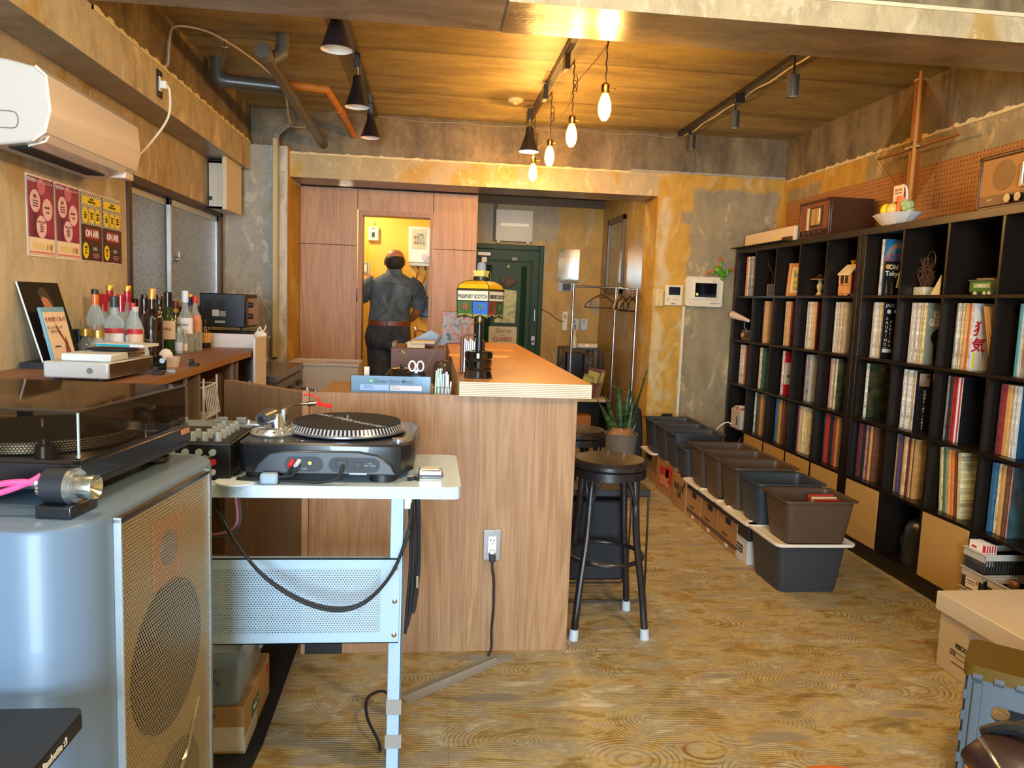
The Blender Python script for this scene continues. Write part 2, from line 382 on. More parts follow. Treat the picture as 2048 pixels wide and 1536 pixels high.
# left wall with a window opening
wy0, wy1, wz0, wz1 = 4.10, 5.86, 1.22, 1.95
m = MB()
m.box(XL-0.16, XL, -4.0, wy0, 0, 2.3); m.box(XL-0.16, XL, wy1, 6.6, 0, 2.3)
m.box(XL-0.16, XL, wy0, wy1, 0, wz0); m.box(XL-0.16, XL, wy0, wy1, wz1, 2.3)
struct('wall_left', m, LEFTWALL, sm=0)
m = MB().box(XL, -1.372, -4.0, YB-0.09, 2.27, 2.48)
bl = struct('beam_left', m, [BEAMPLAST, BEAMGREY], sm=0)
for i, f in enumerate(bl.data.polygons):
    if f.normal.z < -0.5: f.material_index = 1
struct('wall_left_upper', MB().box(XL-0.16, -1.388, -4.0, YB-0.05, 2.48, ZC), BARE, sm=0)
# near cross beam: smooth grey underside, plaster on the face towards the viewer
m = MB().box(-1.372, 0.26, 2.95, 3.29, 2.492, 2.60); struct('beam_near_left', m, BEAMGREY, sm=0)
WETB = concrete('varnished_beam', '574836', '7d6a4b', '978261', (0.7, 2.0, 2.0), 3.0, 0.22, None, 0.9, 0.5)
m = MB().box(0.26, XR, 2.955, 3.29, 2.488, 2.60)
bn = struct('beam_near_right', m, [WETB, BEAMPLAST], sm=0)
for f in bn.data.polygons:
    if f.normal.y < -0.5: f.material_index = 1
struct('beam_near_upper', MB().box(-1.38, XR, 2.972, 3.28, 2.60, ZC), BARE, sm=0)
struct('trim_1', MB().box(0.26, XR, 2.948, 2.975, 2.585, 2.600), mat('d6c7a5', 0.8, bump=0.3), sm=0)
# back wall
struct('wall_back_upper', MB().box(-1.57, XR+0.02, YB+0.03, YB+0.2, 2.44, ZC), BARE, sm=0)
struct('wall_back', MB().box(1.79, XR+0.1, YB, YB+0.37, 0, 2.44), BACKWALL, sm=0)
struct('trim_2', MB().box(1.55, XR, YB-0.012, YB+0.03, 2.437, 2.452), mat('9c9684', 0.7), sm=0)
BACKBEAM = plaster('back_beam_plaster', 'c9a050', 'a08e68', 'cdb88a', 0.58, 2.8, axis='X', streak=0.5, yel_patches=((0.55, 2.35, 0.10, 0.05), (0.2, 2.33, 0.05, 0.06)))
bb = struct('beam_back', MB().box(-1.10, 1.79, YB, YB+0.375, 2.252, 2.44), [BACKBEAM, BEAMGREY], sm=0)
for f in bb.data.polygons:
    if f.normal.z < -0.5: f.material_index = 1
pl = struct('pilaster_back', MB().box(XL, -1.10, YB-0.09, 6.52, 0, 2.46), [FRESH, JAMB], sm=0)
for f in pl.data.polygons:
    if f.normal.x > 0.5: f.material_index = 1
struct('trim_3', MB().box(XL, -1.115, YB-0.097, YB-0.09, 2.262, 2.272), mat('a59c86', 0.8), sm=0)
# right wall
struct('wall_right', MB().box(XR, XR+0.15, -4.0, YB+0.3, 0, 2.425), RIGHTWALL, sm=0)
struct('wall_right_upper', MB().box(XR+0.015, XR+0.15, -4.0, YB+0.2, 2.425, ZC), BARE, sm=0)
# ragged plaster edge along the right wall
def ragged(name, p0, p1, dz, depth, mt, seed, n=140):
    r = random.Random(seed); mb = MB(); a, b = Vector(p0), Vector(p1); nrm = Vector(depth)
    top = [dz*(0.25+0.30*r.random()+0.15*math.sin(k_*0.9)) for k_ in range(n+1)]
    for i in range(n):
        u, v = a.lerp(b, i/n), a.lerp(b, (i+1)/n)
        vs_ = [u, v, v+Vector((0, 0, top[i+1])), u+Vector((0, 0, top[i]))]
        vs_ += [q+nrm for q in vs_]
        mb.add(vs_, [(0, 1, 2, 3), (7, 6, 5, 4), (3, 2, 6, 7), (0, 4, 5, 1)])
    return struct(name, mb, mt, sm=0)
CHIP = mat('d9c48c', 0.8, var=0.15, bump=0.4)
ragged('trim_4', (XR+0.002, 3.3, 2.405), (XR+0.002, 5.98, 2.405), 0.045, (-0.012, 0, 0), CHIP, 3)
ragged('trim_5', (-1.372, 3.3, 2.462), (-1.372, 5.93, 2.462), 0.04, (0.008, 0, 0), CHIP, 5)
ragged('trim_6', (-1.1, YB+0.01, 2.425), (1.55, YB+0.01, 2.425), 0.03, (0, -0.012, 0), CHIP, 8)
# front wall behind the viewer with the shop-front opening
m = MB()
m.box(-1.75, -1.62, -3.9, -3.8, 0, ZC); m.box(0.25, 3.0, -3.9, -3.8, 0, ZC); m.box(-1.62, 0.25, -3.9, -3.8, 2.45, ZC); m.box(-1.62, 0.25, -3.9, -3.8, 0, 0.18)
struct('wall_front', m, mat('a3977c', 0.8), sm=0)
# recess with the entrance: side wall, end wall, low ceiling
struct('wall_recess_right', MB().box(1.79, 1.9, YB+0.37, 8.1, 0, 2.5), RECESS, sm=0)
struct('wall_recess_end', MB().box(0.3, 1.9, 8.0, 8.12, 0, 2.5), plaster('entrance_plaster', 'bb8e33', '7d7058', 'a3946a', 0.40, 1.1, axis='X', rough=0.5, patches=((0.75, 2.25, 0.55, 0.25, 0.03),), yel_patches=((1.45, 1.7, 0.22, 0.5, 0.03),)), sm=0)
struct('ceiling_recess', MB().box(-1.1, 1.9, YB+0.37, 8.12, 2.455, 2.6), mat('3f382c', 0.8, var=0.15, scale=5), sm=0)
struct('trim_7', MB().box(0.37, 1.79, 7.98, 8.0, 2.375, 2.455), mat('51483a', 0.7), sm=0)
struct('trim_8', MB().box(0.62, 0.66, 7.975, 8.0, 1.99, 2.38), mat('5d5340', 0.7), sm=0)
# plywood partition round the kitchenette
PY = 6.5
wp = thing('wall_partition', None, None); wp['kind'] = 'structure'
g = 0.0025
for a, b, z0, z1 in ((-1.10, -0.633, 0, 1.785), (-1.10, -0.633, 1.785, 2.252), (-0.633, -0.005, 2.075, 2.252), (-0.005, 0.37, 1.785, 2.252), (-0.005, 0.37, 0, 1.785)):
    ob('panel', MB().box(a+g, b-g, PY, PY+0.02, z0+g, z1-g), PLYDARK, wp, sm=0)
ob('panel', MB().box(0.35, 0.368, PY+0.02, 8.0, 0, 2.25), PLYDARK, wp, sm=0)
ob('backing', MB().box(-1.10, -0.64, PY+0.02, PY+0.05, 0, 2.25).box(0.0, 0.35, PY+0.02, PY+0.05, 0, 2.25).box(-0.64, 0.0, PY+0.02, PY+0.05, 2.09, 2.25).box(-1.10, 0.37, PY+0.005, PY+0.05, 2.254, 2.455), mat('2c1a0f', 0.8), wp, sm=0)
dc = thing('door_1', None, None); dc['kind'] = 'structure'
FRW = wood('door_casing_wood', '7a4a22', '96612f', 'a97640', 1.0, 'Z', 0.45, 0.3)
ob('frame', MB().box(-0.625, -0.588, PY-0.012, PY+0.16, 0, 2.08), FRW, dc, sm=0)
ob('frame', MB().box(-0.03, -0.005, PY-0.012, PY+0.16, 0, 2.08), FRW, dc, sm=0)
ob('frame', MB().box(-0.588, -0.03, PY-0.012, PY+0.16, 2.04, 2.08), FRW, dc, sm=0)
YEL = mat('dca72a', 0.55, var=0.05, scale=3)
struct('wall_kitchenette_back', MB().box(-1.1, 0.35, 7.5, 7.56, 0, 2.455).box(-0.632, -0.628, 7.494, 7.5, 0, 2.4), YEL, sm=0)
struct('wall_kitchenette_left', MB().box(-1.15, -1.1, PY+0.05, 7.56, 0, 2.455), YEL, sm=0)
struct('wall_kitchenette_right', MB().box(0.33, 0.35, PY+0.05, 7.5, 0, 2.455), YEL, sm=0)
# green entrance door
GR = mat('173420', 0.5, var=0.08, scale=4, spec=0.3); GRD = mat('0f2416', 0.5, var=0.05)
d2 = thing('door_2', None, None, (0.0, 7.99, 0)); d2['kind'] = 'structure'
ob('frame', MB().box(0.40, 0.455, -0.03, 0.01, 0, 1.96).box(1.115, 1.165, -0.03, 0.01, 0, 1.96).box(0.455, 1.115, -0.03, 0.01, 1.905, 1.96), GR, d2, bevel=0.006)
ob('door_leaf', MB().box(0.455, 1.115, -0.01, 0.01, 0, 1.905), GR, d2)
m = MB()
for a, b, z0, z1 in ((0.50, 0.52, 0.3, 1.80), (1.03, 1.05, 0.3, 1.80), (0.52, 1.03, 1.78, 1.80), (0.52, 1.03, 0.3, 0.32)): m.box(a, b, -0.022, -0.01, z0, z1)
ob('molding', m, GR, d2, bevel=0.005)
ob('molding', MB().prism([(0.93, -0.01), (0.96, -0.03), (0.99, -0.01)], 0.5, 1.74).prism([(0.56, -0.01), (0.59, -0.03), (0.62, -0.01)], 0.5, 1.74), GR, d2)
ob('door_handle', MB().box(1.06, 1.10, -0.035, -0.01, 0.915, 1.01).cyl((1.075, -0.07, 0.955), (1.075, -0.03, 0.955), 0.014, m=1).cyl((1.04, -0.07, 0.95), (1.08, -0.07, 0.96), 0.009, m=1), [STEEL, BLKMETAL], d2, bevel=0.003)
ob('pull_handle', MB().cyl((1.085, -0.05, 1.17), (1.085, -0.05, 1.29), 0.007).cyl((1.085, -0.05, 1.18), (1.085, -0.01, 1.18), 0.005).cyl((1.085, -0.05, 1.28), (1.085, -0.01, 1.28), 0.005), STEEL, d2)
ob('door_closer', MB().box(0.46, 0.60, -0.06, -0.015, 1.83, 1.87).box(0.50, 0.56, -0.08, -0.03, 1.76, 1.82), mat('8b877c', 0.4, 0.5), d2, bevel=0.004)
ob('number_plate', MB().box(0.83, 0.88, -0.014, -0.01, 1.80, 1.825).box(0.835, 0.853, -0.016, -0.014, 1.805, 1.82, 1).box(0.857, 0.875, -0.016, -0.014, 1.805, 1.82, 1), [mat('c9c4ae', 0.5), GRD], d2)
# window
wn = thing('window_1', None, None); wn['kind'] = 'structure'
DBR = mat('3a2516', 0.45, var=0.1); ALU = mat('c7cacd', 0.35, 0.6, 0.03)
m = MB(); x0, x1 = XL-0.10, XL+0.012
m.box(x0, x1, wy0, wy0+0.05, wz0, wz1).box(x0, x1, wy1-0.05, wy1, wz0, wz1).box(x0, x1, wy0, wy1, wz1-0.045, wz1).box(x0, x1+0.01, wy0, wy1, wz0, wz0+0.04)
ob('window_frame', m, DBR, wn, bevel=0.004)
def frosted():
    t = NT('pebbled_window_glass'); v = t.coord(); a = t.n('ShaderNodeTexVoronoi'); t.l(v, a.inputs['Vector']); a.inputs['Scale'].default_value = 85
    t.base(t.mix(a.outputs['Distance'], '565a57', '8f948f')); t.set(Roughness=0.22); t.bump(a.outputs['Distance'], 0.9, 0.01)
    t.b.inputs['Emission Color'].default_value = S('8f9a96'); t.b.inputs['Emission Strength'].default_value = 0.05
    return t.m
FG = frosted()
for a, b, xo in ((wy0+0.05, 4.93, -0.045), (4.78, wy1-0.05, -0.02)):
    x = XL+xo
    m = MB().box(x-0.012, x+0.012, a, a+0.03, wz0+0.04, wz1-0.045).box(x-0.012, x+0.012, b-0.045, b, wz0+0.04, wz1-0.045).box(x-0.012, x+0.012, a, b, wz0+0.04, wz0+0.085).box(x-0.012, x+0.012, a, b, wz1-0.085, wz1-0.045)
    f = ob('sash', m, ALU, wn, bevel=0.002)
    ob('pane', MB().box(x-0.003, x+0.003, a+0.03, b-0.045, wz0+0.085, wz1-0.085), FG, f)
ob('window_latch', MB().cyl((XL-0.008, 4.86, 1.55), (XL+0.02, 4.86, 1.55), 0.016).box(XL+0.012, XL+0.022, 4.85, 4.87, 1.53, 1.60), STEEL, wn, bevel=0.002)
struct('exterior_wall', MB().box(XL-0.6, XL-0.5, 3.5, 6.5, 0, 3), mat('8a8f8d', 0.9))
# pegboard on the right wall: separate boards
def pegmat():
    t = NT('pegboard'); v = t.coord(); s = t.n('ShaderNodeSeparateXYZ'); t.l(v, s.inputs[0])
    a = t.math('SUBTRACT', t.math('FRACT', t.math('MULTIPLY', s.outputs[1], 40.0)), 0.5); b = t.math('SUBTRACT', t.math('FRACT', t.math('MULTIPLY', s.outputs[2], 40.0)), 0.5)
    r = t.math('SQRT', t.math('ADD', t.math('MULTIPLY', a, a), t.math('MULTIPLY', b, b)))
    hole = t.ramp(r, [(0.13, 1.0), (0.18, 0.0)])
    base = t.mix(t.noise(v, 18, 5), '9a6330', 'b67d44'); t.base(t.mix(hole, base, '3c210c')); t.set(Roughness=0.6)
    t.bump(t.math('SUBTRACT', 1.0, hole), 0.5, 0.003); return t.m
PEG = pegmat()
pg = thing('pegboard', 'brown perforated hardboard panels along the wall above the black record shelves', 'pegboard')
ys = [5.93, 5.435, 4.525, 3.61, 2.70, 1.79, 0.88, -0.03]
for i in range(len(ys)-1):
    ob('panel', MB().box(XR-0.012, XR-0.001, ys[i+1]+0.002, ys[i]-0.002, 1.80, 2.24), PEG, pg, sm=0)
# ================= ceiling fittings =================
def track(label, x, y0, y1, z=ZC):
    t = thing('lighting_track', label, 'lighting track', (x, y0, z))
    L = y1-y0
    ob('rail', MB().box(-0.018, 0.018, 0, L, -0.034, 0.0).box(-0.006, 0.006, 0, L, -0.036, -0.030, 1), [BLKMETAL, mat('3a3a3c', 0.3)], t, bevel=0.002)
    ob('end_cap', MB().box(-0.019, 0.019, L-0.02, L+0.004, -0.036, 0.0), BLKMETAL, t, bevel=0.003)
    ob('end_cap', MB().box(-0.019, 0.019, -0.004, 0.03, -0.036, 0.0), BLKMETAL, t, bevel=0.003)
    return t
track('black lighting track on the ceiling carrying three black cone lamps', -0.465, 3.32, 5.95)
track('black lighting track in the middle of the ceiling with the bare filament bulbs', 0.70, 3.33, 5.90)
tr = track('black lighting track nearest the record shelves with three small cylinder spotlights', 1.92, 3.33, 5.97)
ob('cable', MB().tube([(0.03, 0.0, -0.02)]+[(0.032+0.006*math.sin(i*1.9), 0.22*i, -0.030-0.012*(i % 2)) for i in range(1, 12)]+[(0.03, 2.64, -0.03)], 0.006), mat('b9a98c', 0.6), tr)
INW = mat('ddd6c8', 0.5, var=0.01)
def cone_lamp(label, loc, r=0.07, drop=0.12, lit=False, tilt=0.0):
    t = thing('cone_ceiling_lamp', label, 'lamp', loc, group=None)
    x, y, z = loc; up = ZC-0.034-z
    prof = [(r, 0.0), (r*0.97, 0.004), (r*0.50, 0.105), (r*0.40, 0.125), (r*0.38, 0.165), (r*0.30, 0.172), (0.004, 0.172)]
    ob('lamp_shade', MB().lathe(prof, 32).lathe([(r*0.985, 0.001), (r*0.48, 0.10), (0.003, 0.11)], 32, 1), [BLKMETAL, INW], t)
    ob('bulb', MB().sphere((0, 0, 0.055), 0.026, 14).cyl((0, 0, 0.07), (0, 0, 0.11), 0.013, m=1), [mat('fff3dd', 0.3, emit=14.0 if lit else 0.35), CHROME], t)
    ob('stem', MB().cyl((0, 0, 0.17), (0, 0, up-0.06), 0.006), CHROME, t)
    ob('adapter', MB().box(-0.016, 0.016, -0.03, 0.03, up-0.075, up), BLKMETAL, t, bevel=0.004)
    if lit: point('cone_lamp_light', (x, y, z+0.012), 5, (1.0, 0.86, 0.62), 0.015)
    return t
cone_lamp('nearest and largest looking black cone lamp, beside the grey cross beam', (-0.441, 3.5, 2.434))
cone_lamp('black cone lamp in the middle of the left lighting track', (-0.450, 4.5, 2.433))
cone_lamp('farthest black cone lamp of the left track, above the plywood partition', (-0.463, 5.6, 2.487))
cone_lamp('lit black cone lamp at the far end of the middle track above the bulbs', (0.656, 5.45, 2.426), lit=True)
# filament bulbs hanging on twisted cords
BRASS = mat('b08a42', 0.25, 1.0, 0.05); CORD = mat('4a3018', 0.8)
def glow():
    t = NT('amber_bulb_glass'); t.b.inputs['Base Color'].default_value = S('ffb347'); t.b.inputs['Emission Color'].default_value = S('ffb040'); t.b.inputs['Emission Strength'].default_value = 14.0
    t.set(Roughness=0.1); tr = t.n('ShaderNodeBsdfTransparent'); tr.inputs[0].default_value = S('ffe2ae'); mx = t.n('ShaderNodeMixShader'); mx.inputs[0].default_value = 0.35
    t.l(tr.outputs[0], mx.inputs[1]); t.l(t.b.outputs[0], mx.inputs[2]); t.l(mx.outputs[0], t.out.inputs[0])
    return t.m
GLOW = glow(); HOT = mat('ffe9b0', 0.5, emit=60.0, var=0.0)
def filament_bulb(label, loc, top, swag=None):
    t = thing('filament_bulb', label, 'light bulb', loc)
    prof = [(0.001, -0.075), (0.012, -0.072), (0.024, -0.055), (0.031, -0.028), (0.030, 0.0), (0.022, 0.030), (0.014, 0.048), (0.013, 0.055)]
    ob('bulb', MB().lathe(prof, 20), GLOW, t)
    ob('filament', MB().tube([(0.012*math.cos(a), 0.012*math.sin(a), -0.05+0.07*(i % 2)) for i, a in enumerate([k*PI/4 for k in range(8)])], 0.0012, 5, sub=1), HOT, t)
    ob('socket', MB().lathe([(0.016, 0.050), (0.019, 0.056), (0.019, 0.088), (0.014, 0.096), (0.004, 0.10)], 18).cyl((0.018, 0, 0.072), (0.040, 0, 0.072), 0.003).sphere((0.043, 0, 0.072), 0.006, 8), BRASS, t)
    h = top-loc[2]
    ob('cord', MB().tube([(0.0025*math.cos(i*1.5), 0.0025*math.sin(i*1.5), 0.10+(h-0.10)*i/24) for i in range(25)], 0.0035, 6, sub=2), CORD, t)
    if swag: ob('cord_loop', MB().tube([(0.012*math.cos(i*1.1)+0.01, 0.0, swag+0.02*math.sin(i*1.1)+0.006*i) for i in range(14)], 0.0025, 5, sub=2), CORD, t)
    point('bulb_light', (loc[0], loc[1], loc[2]-0.02), 17.0, (1.0, 0.71, 0.34), 0.020)
    return t
for i, (l, p, sw) in enumerate((('nearest glowing filament bulb, hanging apart to the right of the track', (0.784, 3.6, 2.305), None),
        ('second nearest glowing filament bulb, its cord tied in a bundle under the track', (0.746, 4.25, 2.308), 0.22),
        ('third glowing filament bulb from the viewer, just above the fourth', (0.724, 4.9, 2.312), 0.20),
        ('farthest glowing filament bulb, in front of the plastered back beam', (0.698, 5.5, 2.305), 0.17))):
    t = filament_bulb(l, p, 2.745 if i == 0 else 2.70, sw)
    if i == 0: ob('ceiling_cap', MB().lathe([(0.03, 0.43), (0.03, 0.445), (0.01, 0.45)], 16), BLKMETAL, t)
    else: ob('adapter', MB().box(-0.060, -0.030, -0.04, 0.04, 0.33, 0.418).tube([(-0.045, 0, 0.335), (-0.02, 0, 0.36), (0.0, 0, 0.385)], 0.003), BLKMETAL, t, bevel=0.003)
# loose swagged cord linking the bulbs
c = ob('hanging_cord', MB().tube([(0.86, 3.4, 2.745), (0.80, 3.75, 2.60), (0.752, 4.22, 2.56), (0.76, 4.5, 2.50), (0.735, 4.88, 2.50), (0.74, 5.1, 2.47), (0.71, 5.45, 2.44)], 0.0035, 6), CORD)
tagp(c, 'brown twisted cord looping from bulb to bulb below the middle track', 'cord')
for l, (x, y, z) in (('nearest small cylinder spotlight on the right-hand lighting track', (1.794, 3.8, 2.456)), ('middle small cylinder spotlight on the right-hand lighting track', (1.874, 4.75, 2.51)), ('farthest small cylinder spotlight, at the corner of the back wall', (1.957, 5.8, 2.584))):
    t = thing('cylinder_spotlight', l, 'spotlight', (x, y, z)); up = ZC-0.034-z; dx = 1.92-x
    ob('lamp_body', MB().lathe([(0.026, 0.002), (0.030, 0.0), (0.030, 0.105), (0.027, 0.108), (0.002, 0.108)], 24).cyl((0, 0, 0.004), (0, 0, 0.02), 0.026, m=1), [mat('3b3a33', 0.45), INW], t)
    ob('stem', MB().cyl((0, 0, 0.105), (0, 0, up-0.05), 0.006), BLKMETAL, t)
    ob('adapter', MB().box(-0.012, 0.012+dx*0.9, -0.02, 0.02, up-0.055, up), BLKMETAL, t, bevel=0.003)
# smoke sensor
t = thing('ceiling_sensor', 'round off-white smoke detector on the concrete ceiling', 'smoke detector', (0.538, 5.351, ZC))
ob('body', MB().lathe([(0.055, 0.0), (0.055, -0.012), (0.042, -0.022), (0.018, -0.028), (0.016, -0.036), (0.001, -0.037)][::-1], 28), mat('d0bf8f', 0.5), t)
ob('base_plate', MB().lathe([(0.06, 0.0), (0.06, -0.006), (0.001, -0.006)][::-1], 28), mat('b3a47b', 0.5), t)
# pipes
PVC = mat('4b4336', 0.4, var=0.12, scale=8, coat=0.2); ORP = mat('b06f24', 0.5, var=0.25, scale=12, bump=0.2); GREYP = mat('5d5a50', 0.4, var=0.1)
t = thing('drain_pipe', 'dark grey drain pipe slanting under the ceiling into the back wall', 'pipe', (0, 0, 0))
ob('pipe', MB().cyl((-0.902, 4.2, 2.608), (-0.854, 6.08, 2.508), 0.033, n=24), PVC, t)
ob('cap', MB().cyl((-0.903, 4.16, 2.610), (-0.901, 4.24, 2.606), 0.041, n=24), GREYP, t, bevel=0.004)
for y in (4.9, 5.5): ob('coupling', MB().cyl((-0.902+0.048*(y-4.2)/1.88, y, 2.608-0.1*(y-4.2)/1.88), (-0.902+0.048*(y-4.1)/1.88, y+0.1, 2.608-0.1*(y-4.1)/1.88), 0.037, n=24), PVC, t)
ob('elbow', MB().tube([(-0.898, 4.32, 2.607), (-0.860, 4.35, 2.64), (-0.838, 4.36, 2.67), (-0.835, 4.36, ZC)], 0.034, 18), GREYP, t)
ob('elbow_collar', MB().cyl((-0.836, 4.36, 2.685), (-0.835, 4.36, 2.71), 0.039, n=24), GREYP, t)
t = thing('drain_pipe', 'thick grey drain pipe crossing the ceiling corner from the left wall', 'pipe')
ob('pipe', MB().cyl((-1.30, 4.87, 2.625), (-0.93, 4.93, 2.622), 0.042, n=24), PVC, t)
ob('elbow', MB().tube([(-1.31, 4.87, ZC), (-1.31, 4.87, 2.68), (-1.30, 4.87, 2.635), (-1.26, 4.875, 2.625)], 0.044, 18), PVC, t)
t = thing('copper_coloured_pipe', 'orange-brown lagged pipe bending down along the ceiling to the back wall', 'pipe')
ob('pipe', MB().tube([(-1.22, 5.0, 2.66), (-0.95, 5.02, 2.665), (-0.73, 5.08, 2.668), (-0.70, 5.14, 2.665), (-0.66, 5.6, 2.63), (-0.63, 6.07, 2.588)], 0.026, 16, sub=4), ORP, t)
ob('collar', MB().cyl((-0.672, 5.45, 2.64), (-0.66, 5.58, 2.632), 0.029, n=20), ORP, t)
WC = mat('b6a78c', 0.6)
t = ob('ceiling_cable', MB().tube([(-1.372, 4.05, 2.47), (-1.365, 4.15, 2.50), (-1.372, 4.2, 2.62), (-1.36, 4.25, 2.72), (-1.25, 4.35, 2.745), (-1.16, 4.45, 2.73), (-1.08, 4.7, 2.72), (-1.02, 4.95, 2.70), (-1.02, 5.4, 2.70), (-1.05, 5.7, 2.62), (-1.06, 5.85, 2.60)], 0.006, 8), WC)
tagp(t, 'pale cable wandering across the ceiling corner from the beam socket', 'cable')
for p, l in (((-1.16, 4.45, ZC), 'nearest cross-shaped cable hanger on the ceiling'), ((-1.02, 5.0, ZC), 'cross-shaped cable hanger beside the crossing drain pipe'), ((-1.06, 5.82, ZC), 'cable hanger holding the bundle over the trunking')):
    h = 0.13 if p[1] < 5.5 else 0.22
    o = ob('cable_hanger', MB().cyl((0, 0, 0), (0, 0, -h), 0.003, n=8).cyl((-0.018, 0, -h*0.45), (0.018, 0, -h*0.45), 0.003, n=8).sphere((0, 0, -h*0.45), 0.006, 8), STEEL, loc=p); tagp(o, l, 'cable hanger')
t = thing('cable_trunking', 'beige square cable trunking running up the plastered pilaster', 'cable trunking', (-1.178, 5.905, 0))
ob('trunk', MB().box(-0.020, 0.020, -0.030, 0.03, 0.88, 2.50).box(-0.016, 0.012, -0.034, -0.028, 0.88, 2.50, 1), [mat('a3925f', 0.5), mat('b3a272', 0.5)], t, bevel=0.002)
ob('cable_bundle', MB().tube([(-0.008, 0, 2.48), (-0.005, -0.01, 2.54), (0.05, -0.03, 2.585), (0.12, -0.06, 2.60)], 0.005).tube([(0.004, 0, 2.48), (0.007, -0.01, 2.53), (0.06, -0.03, 2.575), (0.12, -0.06, 2.595)], 0.005).tube([(0.012, 0.01, 2.48), (0.02, -0.0, 2.53), (0.07, -0.02, 2.57), (0.12, -0.05, 2.585), (0.3, 0.06, 2.60)], 0.005), mat('9a8d78', 0.6), t)
t = ob('ceiling_wire', MB().tube([(-0.44, 5.96, 2.72)]+[(-0.3+0.24*i, 6.02, 2.725-0.012*(i % 2)) for i in range(10)]+[(1.9, 5.98, 2.725)], 0.004, 6), mat('8f8468', 0.6)); tagp(t, 'thin pale wire stapled along the top of the back wall', 'wire')
t = ob('wall_cable_bundle', MB().tube([(1.93, 5.97, 2.72), (2.0, 6.0, 2.70), (2.055, 6.015, 2.63), (2.055, 6.02, 2.55), (2.05, 6.02, 2.445)], 0.006).tube([(1.93, 5.98, 2.71), (2.01, 6.0, 2.69), (2.07, 6.01, 2.62), (2.085, 6.02, 2.54), (2.06, 6.02, 2.445)], 0.005).tube([(2.04, 6.015, 2.60), (2.048, 6.012, 2.57), (2.038, 6.012, 2.53), (2.05, 6.012, 2.49), (2.045, 6.015, 2.445)], 0.005), mat('6f6a58', 0.6)); tagp(t, 'twisted grey cables running down the back wall below the corner spotlight', 'cable')
# exposed socket on the left beam with plug and flex
t = thing('beam_socket', 'dark wall socket with a white plug on the left beam above the air conditioner', 'socket', (-1.372, 4.04, 2.31))
ob('plate', MB().box(0.0, 0.006, -0.035, 0.035, 0.0, 0.13).cyl((0.006, 0, 0.015), (0.008, 0, 0.015), 0.004, m=1).cyl((0.006, 0, 0.115), (0.008, 0, 0.115), 0.004, m=1).box(0.006, 0.010, -0.015, 0.015, 0.03, 0.10, 2), [mat('4a4234', 0.3, 0.6), STEEL, mat('e3ddca', 0.4)], t, bevel=0.001)
ob('plug', MB().box(0.008, 0.040, -0.016, 0.016, 0.042, 0.080), mat('e0dac8', 0.45), t, bevel=0.004)
ob('power_cord', MB().tube([(0.035, 0, 0.06), (0.055, -0.01, 0.03), (0.06, -0.05, -0.10), (0.02, -0.16, -0.24), (-0.03, -0.28, -0.36), (-0.07, -0.34, -0.40)], 0.0055), mat('e2d8bd', 0.5), t)
# ================= air conditioner =================
ACW = mat('b9b8b4', 0.28, var=0.01, coat=0.4); ACB = mat('d9cdbf', 0.25, var=0.01, coat=0.5)
t = thing('air_conditioner', 'white wall-mounted air conditioner on the upper left wall above the posters', 'air conditioner', (XL, 2.84, 1.845))
pf = [(0, 0.0), (0.05, -0.005), (0.17, 0.012), (0.215, 0.045), (0.235, 0.12), (0.225, 0.235), (0.19, 0.265), (0.10, 0.285), (0.0, 0.29)]
L = 0.80
ob('body', MB().loft([[(x, y, z) for x, z in pf] for y in (0.0, 0.012, 0.40, L-0.012, L)]), ACW, t, bevel=0.008)
fp = [(0.178, 0.012), (0.222, 0.046), (0.241, 0.12), (0.231, 0.237), (0.195, 0.27), (0.188, 0.262), (0.222, 0.233), (0.230, 0.12), (0.212, 0.05), (0.172, 0.018)]
ob('front_panel', MB().loft([[(x, y, z) for x, z in fp] for y in (-0.004, L+0.004)]), ACB, t, bevel=0.002)
ob('air_outlet', MB().box(0.075, 0.150, 0.04, L-0.16, -0.006, 0.012), mat('0b0a0a', 0.8), t)
ob('flap', MB().loft([[(x, y, z) for x, z in ((0.145, 0.0), (0.205, 0.018), (0.218, 0.04), (0.212, 0.042), (0.2, 0.024), (0.145, 0.006))] for y in (0.03, L-0.10)]), ACB, t)
ob('display', MB().box(0.14, 0.212, L-0.095, L-0.005, -0.001, 0.028), mat('d4c3b0', 0.35), t, bevel=0.004)
ob('side_hatch', MB().tube([(0.06, -0.003, 0.055), (0.115, -0.003, 0.055), (0.13, -0.003, 0.07), (0.13, -0.003, 0.095), (0.115, -0.003, 0.11), (0.06, -0.003, 0.11)], 0.0012, 5), mat('5c5e62', 0.5), t)
ob('mounting_plate', MB().box(-0.0, 0.004, -0.02, L+0.02, 0.02, 0.25), mat('9aa0a0', 0.6), t)
# ================= posters (A4 sheets) =================
def sheet(name, label, y0, y1, z0, z1, m, lean=0.004):
    t = thing(name, label, 'poster', (XL, y0, z0)); W, H = y1-y0, z1-z0
    ob('paper', MB().loft([[(0.001+lean*(1-abs(u*2-1))*(0.4 if k else 1.0), u*W, k*H) for k in (0, 1)] + [(0.0001, u*W, H), (0.0001, u*W, 0)] for u in (0, .25, .5, .75, 1)]), m, t, sm=60)
    return t, W, H
def disc(mb, y, z, ry, rz, x, n=28, m=0):
    mb.add([(x, y, z)]+[(x, y+ry*math.cos(2*PI*i/n), z+rz*math.sin(2*PI*i/n)) for i in range(n)], [(0, i+1, (i+1) % n+1) for i in range(n)], m); return mb
def quad(mb, y0, y1, z0, z1, x, m=0): return mb.add([(x, y0, z0), (x, y1, z0), (x, y1, z1), (x, y0, z1)], [(0, 1, 2, 3)], m)
